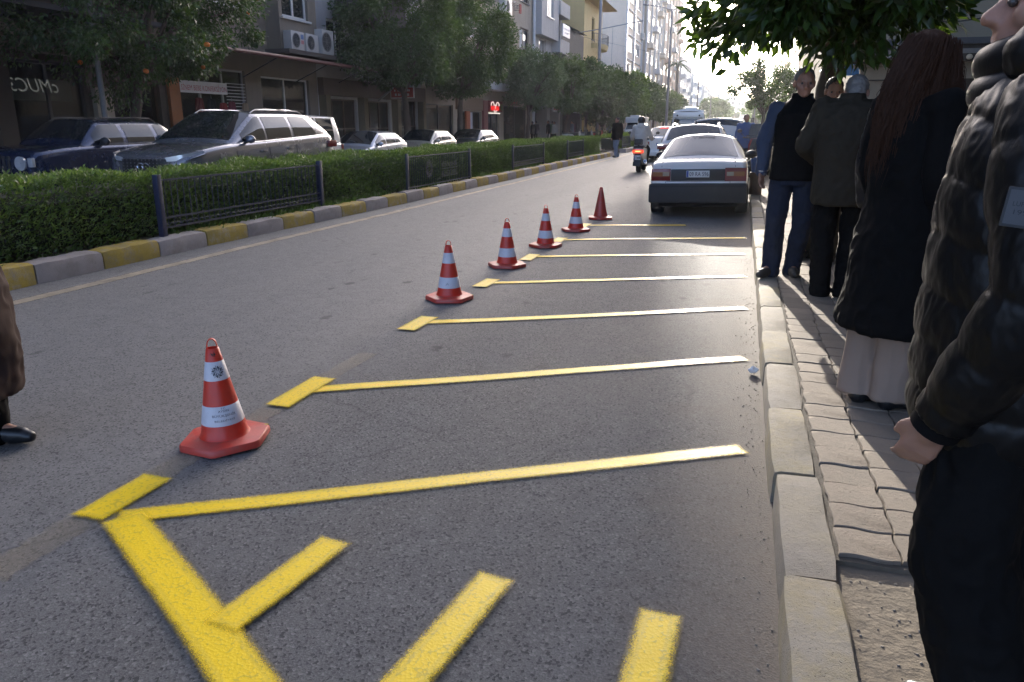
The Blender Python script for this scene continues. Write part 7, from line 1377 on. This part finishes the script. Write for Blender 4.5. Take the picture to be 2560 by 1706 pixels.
MB().box(2.16, BX - .1, 17.5, 17.52, .15, 2.6).build('shop_back', DARKROOM, cb); MB().box(2.0, 3.0, 17.38, 17.42, 1.35, 2.36).build('cream_panel', CRS, cb); MB().loft([[(2.0 + u * 1.5, 17.3, 2.40 + .16 * math.sin(PI * (.25 + u * .6))), (2.0 + u * 1.5, 17.3, 2.58)] for u in [k / 10 for k in range(11)]], False, False).build('pale_arch', plain('pale_arch_paint', (.5, .46, .4), .6), cb)
for x0, x1, z0_, z1_ in ((2.05, 2.95, 2.28, 2.34), (2.87, 2.95, 1.3, 2.34)): MB().box(x0, x1, 17.33, 17.37, z0_, z1_).build('panel_frame', BLK, cb)
for x0, x1, z0_, z1_ in ((3.05, 3.15, .15, 2.5), (3.15, 3.9, 2.38, 2.5)): MB().box(x0, x1, 17.30, 17.36, z0_, z1_).build('timber_frame', plain('orange_timber', (0.30, 0.15, 0.05), .6), cb)
MB().box(1.75, 2.14, 17.5, 17.6, 2.4, 2.7).build('blue_sign', plain('blue_sign_face', (0.05, .2, .5), .5), cb)
fl = tag(empty('hanging_flag', (2.95, 16.6, 3.3)), 'red and white flag hung on the cream building by the tree', 'flag'); MB().loft([[(.06 * k, .02 * math.sin(k * 1.9 + z), z) for z in (0, .4, .9)] for k in range(9)], False, False).build('cloth', PVC, fl, 60); MB().loft([[(.06 * k, .02 * math.sin(k * 1.9 + z) - .008, z) for z in (.0, .4, .9)] for k in range(3)], False, False).build('red_stripe', plain('flag_red', (0.45, .03, .03), .7), fl, 60)
for i, pts in enumerate([[(2.3, 16.6, 3.2), (2.6, 16.6, 2.75), (3.1, 16.6, 3.1), (3.6, 16.6, 3.3)], [(2.2, 16.62, 3.1), (2.35, 16.62, 2.7), (2.6, 16.62, 2.72), (2.65, 16.62, 3.15)], [(2.4, 16.5, 3.5), (3.4, 16.6, 3.25), (4.6, 16.6, 3.4)]]): cable('loose_cable', ['black cable looping over the dark canopy', 'pale coiled cable hanging at the canopy corner', 'cable slung across the cream wall'][i], pts, .014, plain('pale_cable', (.4, .4, .4), .5) if i == 1 else None, 'loose cables over the canopy')
dc = tag(empty('flower_display', (2.45, 16.2, .15)), 'red wrapped flower display under the dark canopy', 'display'); MB().box(-.4, .5, -.3, .3, 0, .75).build('stand', WOODD, dc); fm_ = MB(); [fm_.ball((rnd.uniform(-.38, .48), rnd.uniform(-.28, .28), rnd.uniform(.8, 1.35)), rnd.uniform(.05, .09), nu=8, nv=6) for _ in range(40)]; o = fm_.build('blossoms', plain('red_blossom', (0.34, .02, .03), .6, var=.4, nscale=15), dc, 170); o['kind'] = 'stuff'
tb = tag(empty('plastic_tub', (.30, 15.6, .15)), 'blue plastic tub on the pavement behind the man in jeans', 'tub'); MB().lathe([(.10, 0), (.13, .26), (.145, .265), (.145, .28), (.12, .275), (.095, .02)], (0, 0, .42), 24).build('tub', plain('blue_plastic', (0.03, .10, .30), .4), tb, 50); MB().lathe([(.12, 0), (.12, .42)], (0, 0, 0), 16).build('crate_stand', WOODD, tb)
# row of buildings further along this side
for i, (y0, y1, h, m_, lb) in enumerate([(41, 62, 13, CRM, 'cream building beyond the lamp-studded canopy'), (63, 92, 15, WHT, 'white building past the cream one behind the pavement trees'), (93, 140, 14, PCH, 'peach building farther along this pavement'), (141, 220, 16, WHT, 'white building far along this pavement')]):
    b = tag(empty('street_building'), lb, 'building', 'buildings along this pavement'); X = 5.2 + .3 * i; MB().box(X, X + 12, y0, y1, 0, h).build('wall', m_, b)
    for f in range(4):
        for c in range(int((y1 - y0) / 4.5)): z = 1.2 + 3.2 * f; MB().box(X - .08, X - .01, y0 + 1.2 + 4.5 * c, y0 + 3.6 + 4.5 * c, z, z + 1.8).build('window', GLS, b)
    MB().box(X - 1.4, X - .01, y0 + .5, y1 - .5, 3.3, 3.5).build('canopy', METD, b)
pkx = tag(empty('litter_paper', (.165, 4.6, .004)), 'crumpled white paper in the gutter', 'litter'); MB().ball((0, 0, .02), .03, .022, .02, 8, 6).build('paper', plain('white_paper', (.82, .80, .76), .8), pkx)
pkx.children[0].data.vertices.foreach_set('co', [q for v in pkx.children[0].data.vertices for q in (v.co * rnd.uniform(.8, 1.25))])
# ------------------------------------------------------------------ hazy air
hz_m = bpy.data.materials.new('haze_air'); hz_m.use_nodes = True; q = hz_m.node_tree; q.nodes.clear(); ho = q.nodes.new('ShaderNodeOutputMaterial'); pv = q.nodes.new('ShaderNodeVolumePrincipled')
pv.inputs['Color'].default_value = (0.92, 0.94, 0.97, 1); pv.inputs['Density'].default_value = 0.0006; pv.inputs['Anisotropy'].default_value = 0.35; q.links.new(pv.outputs[0], ho.inputs['Volume'])
hb_ = MB().box(-430, 430, -130, 910, -1.3, 43.5).build('haze', hz_m); tag(hb_, kind='stuff')
bpy.data.scenes.remove(TMP)
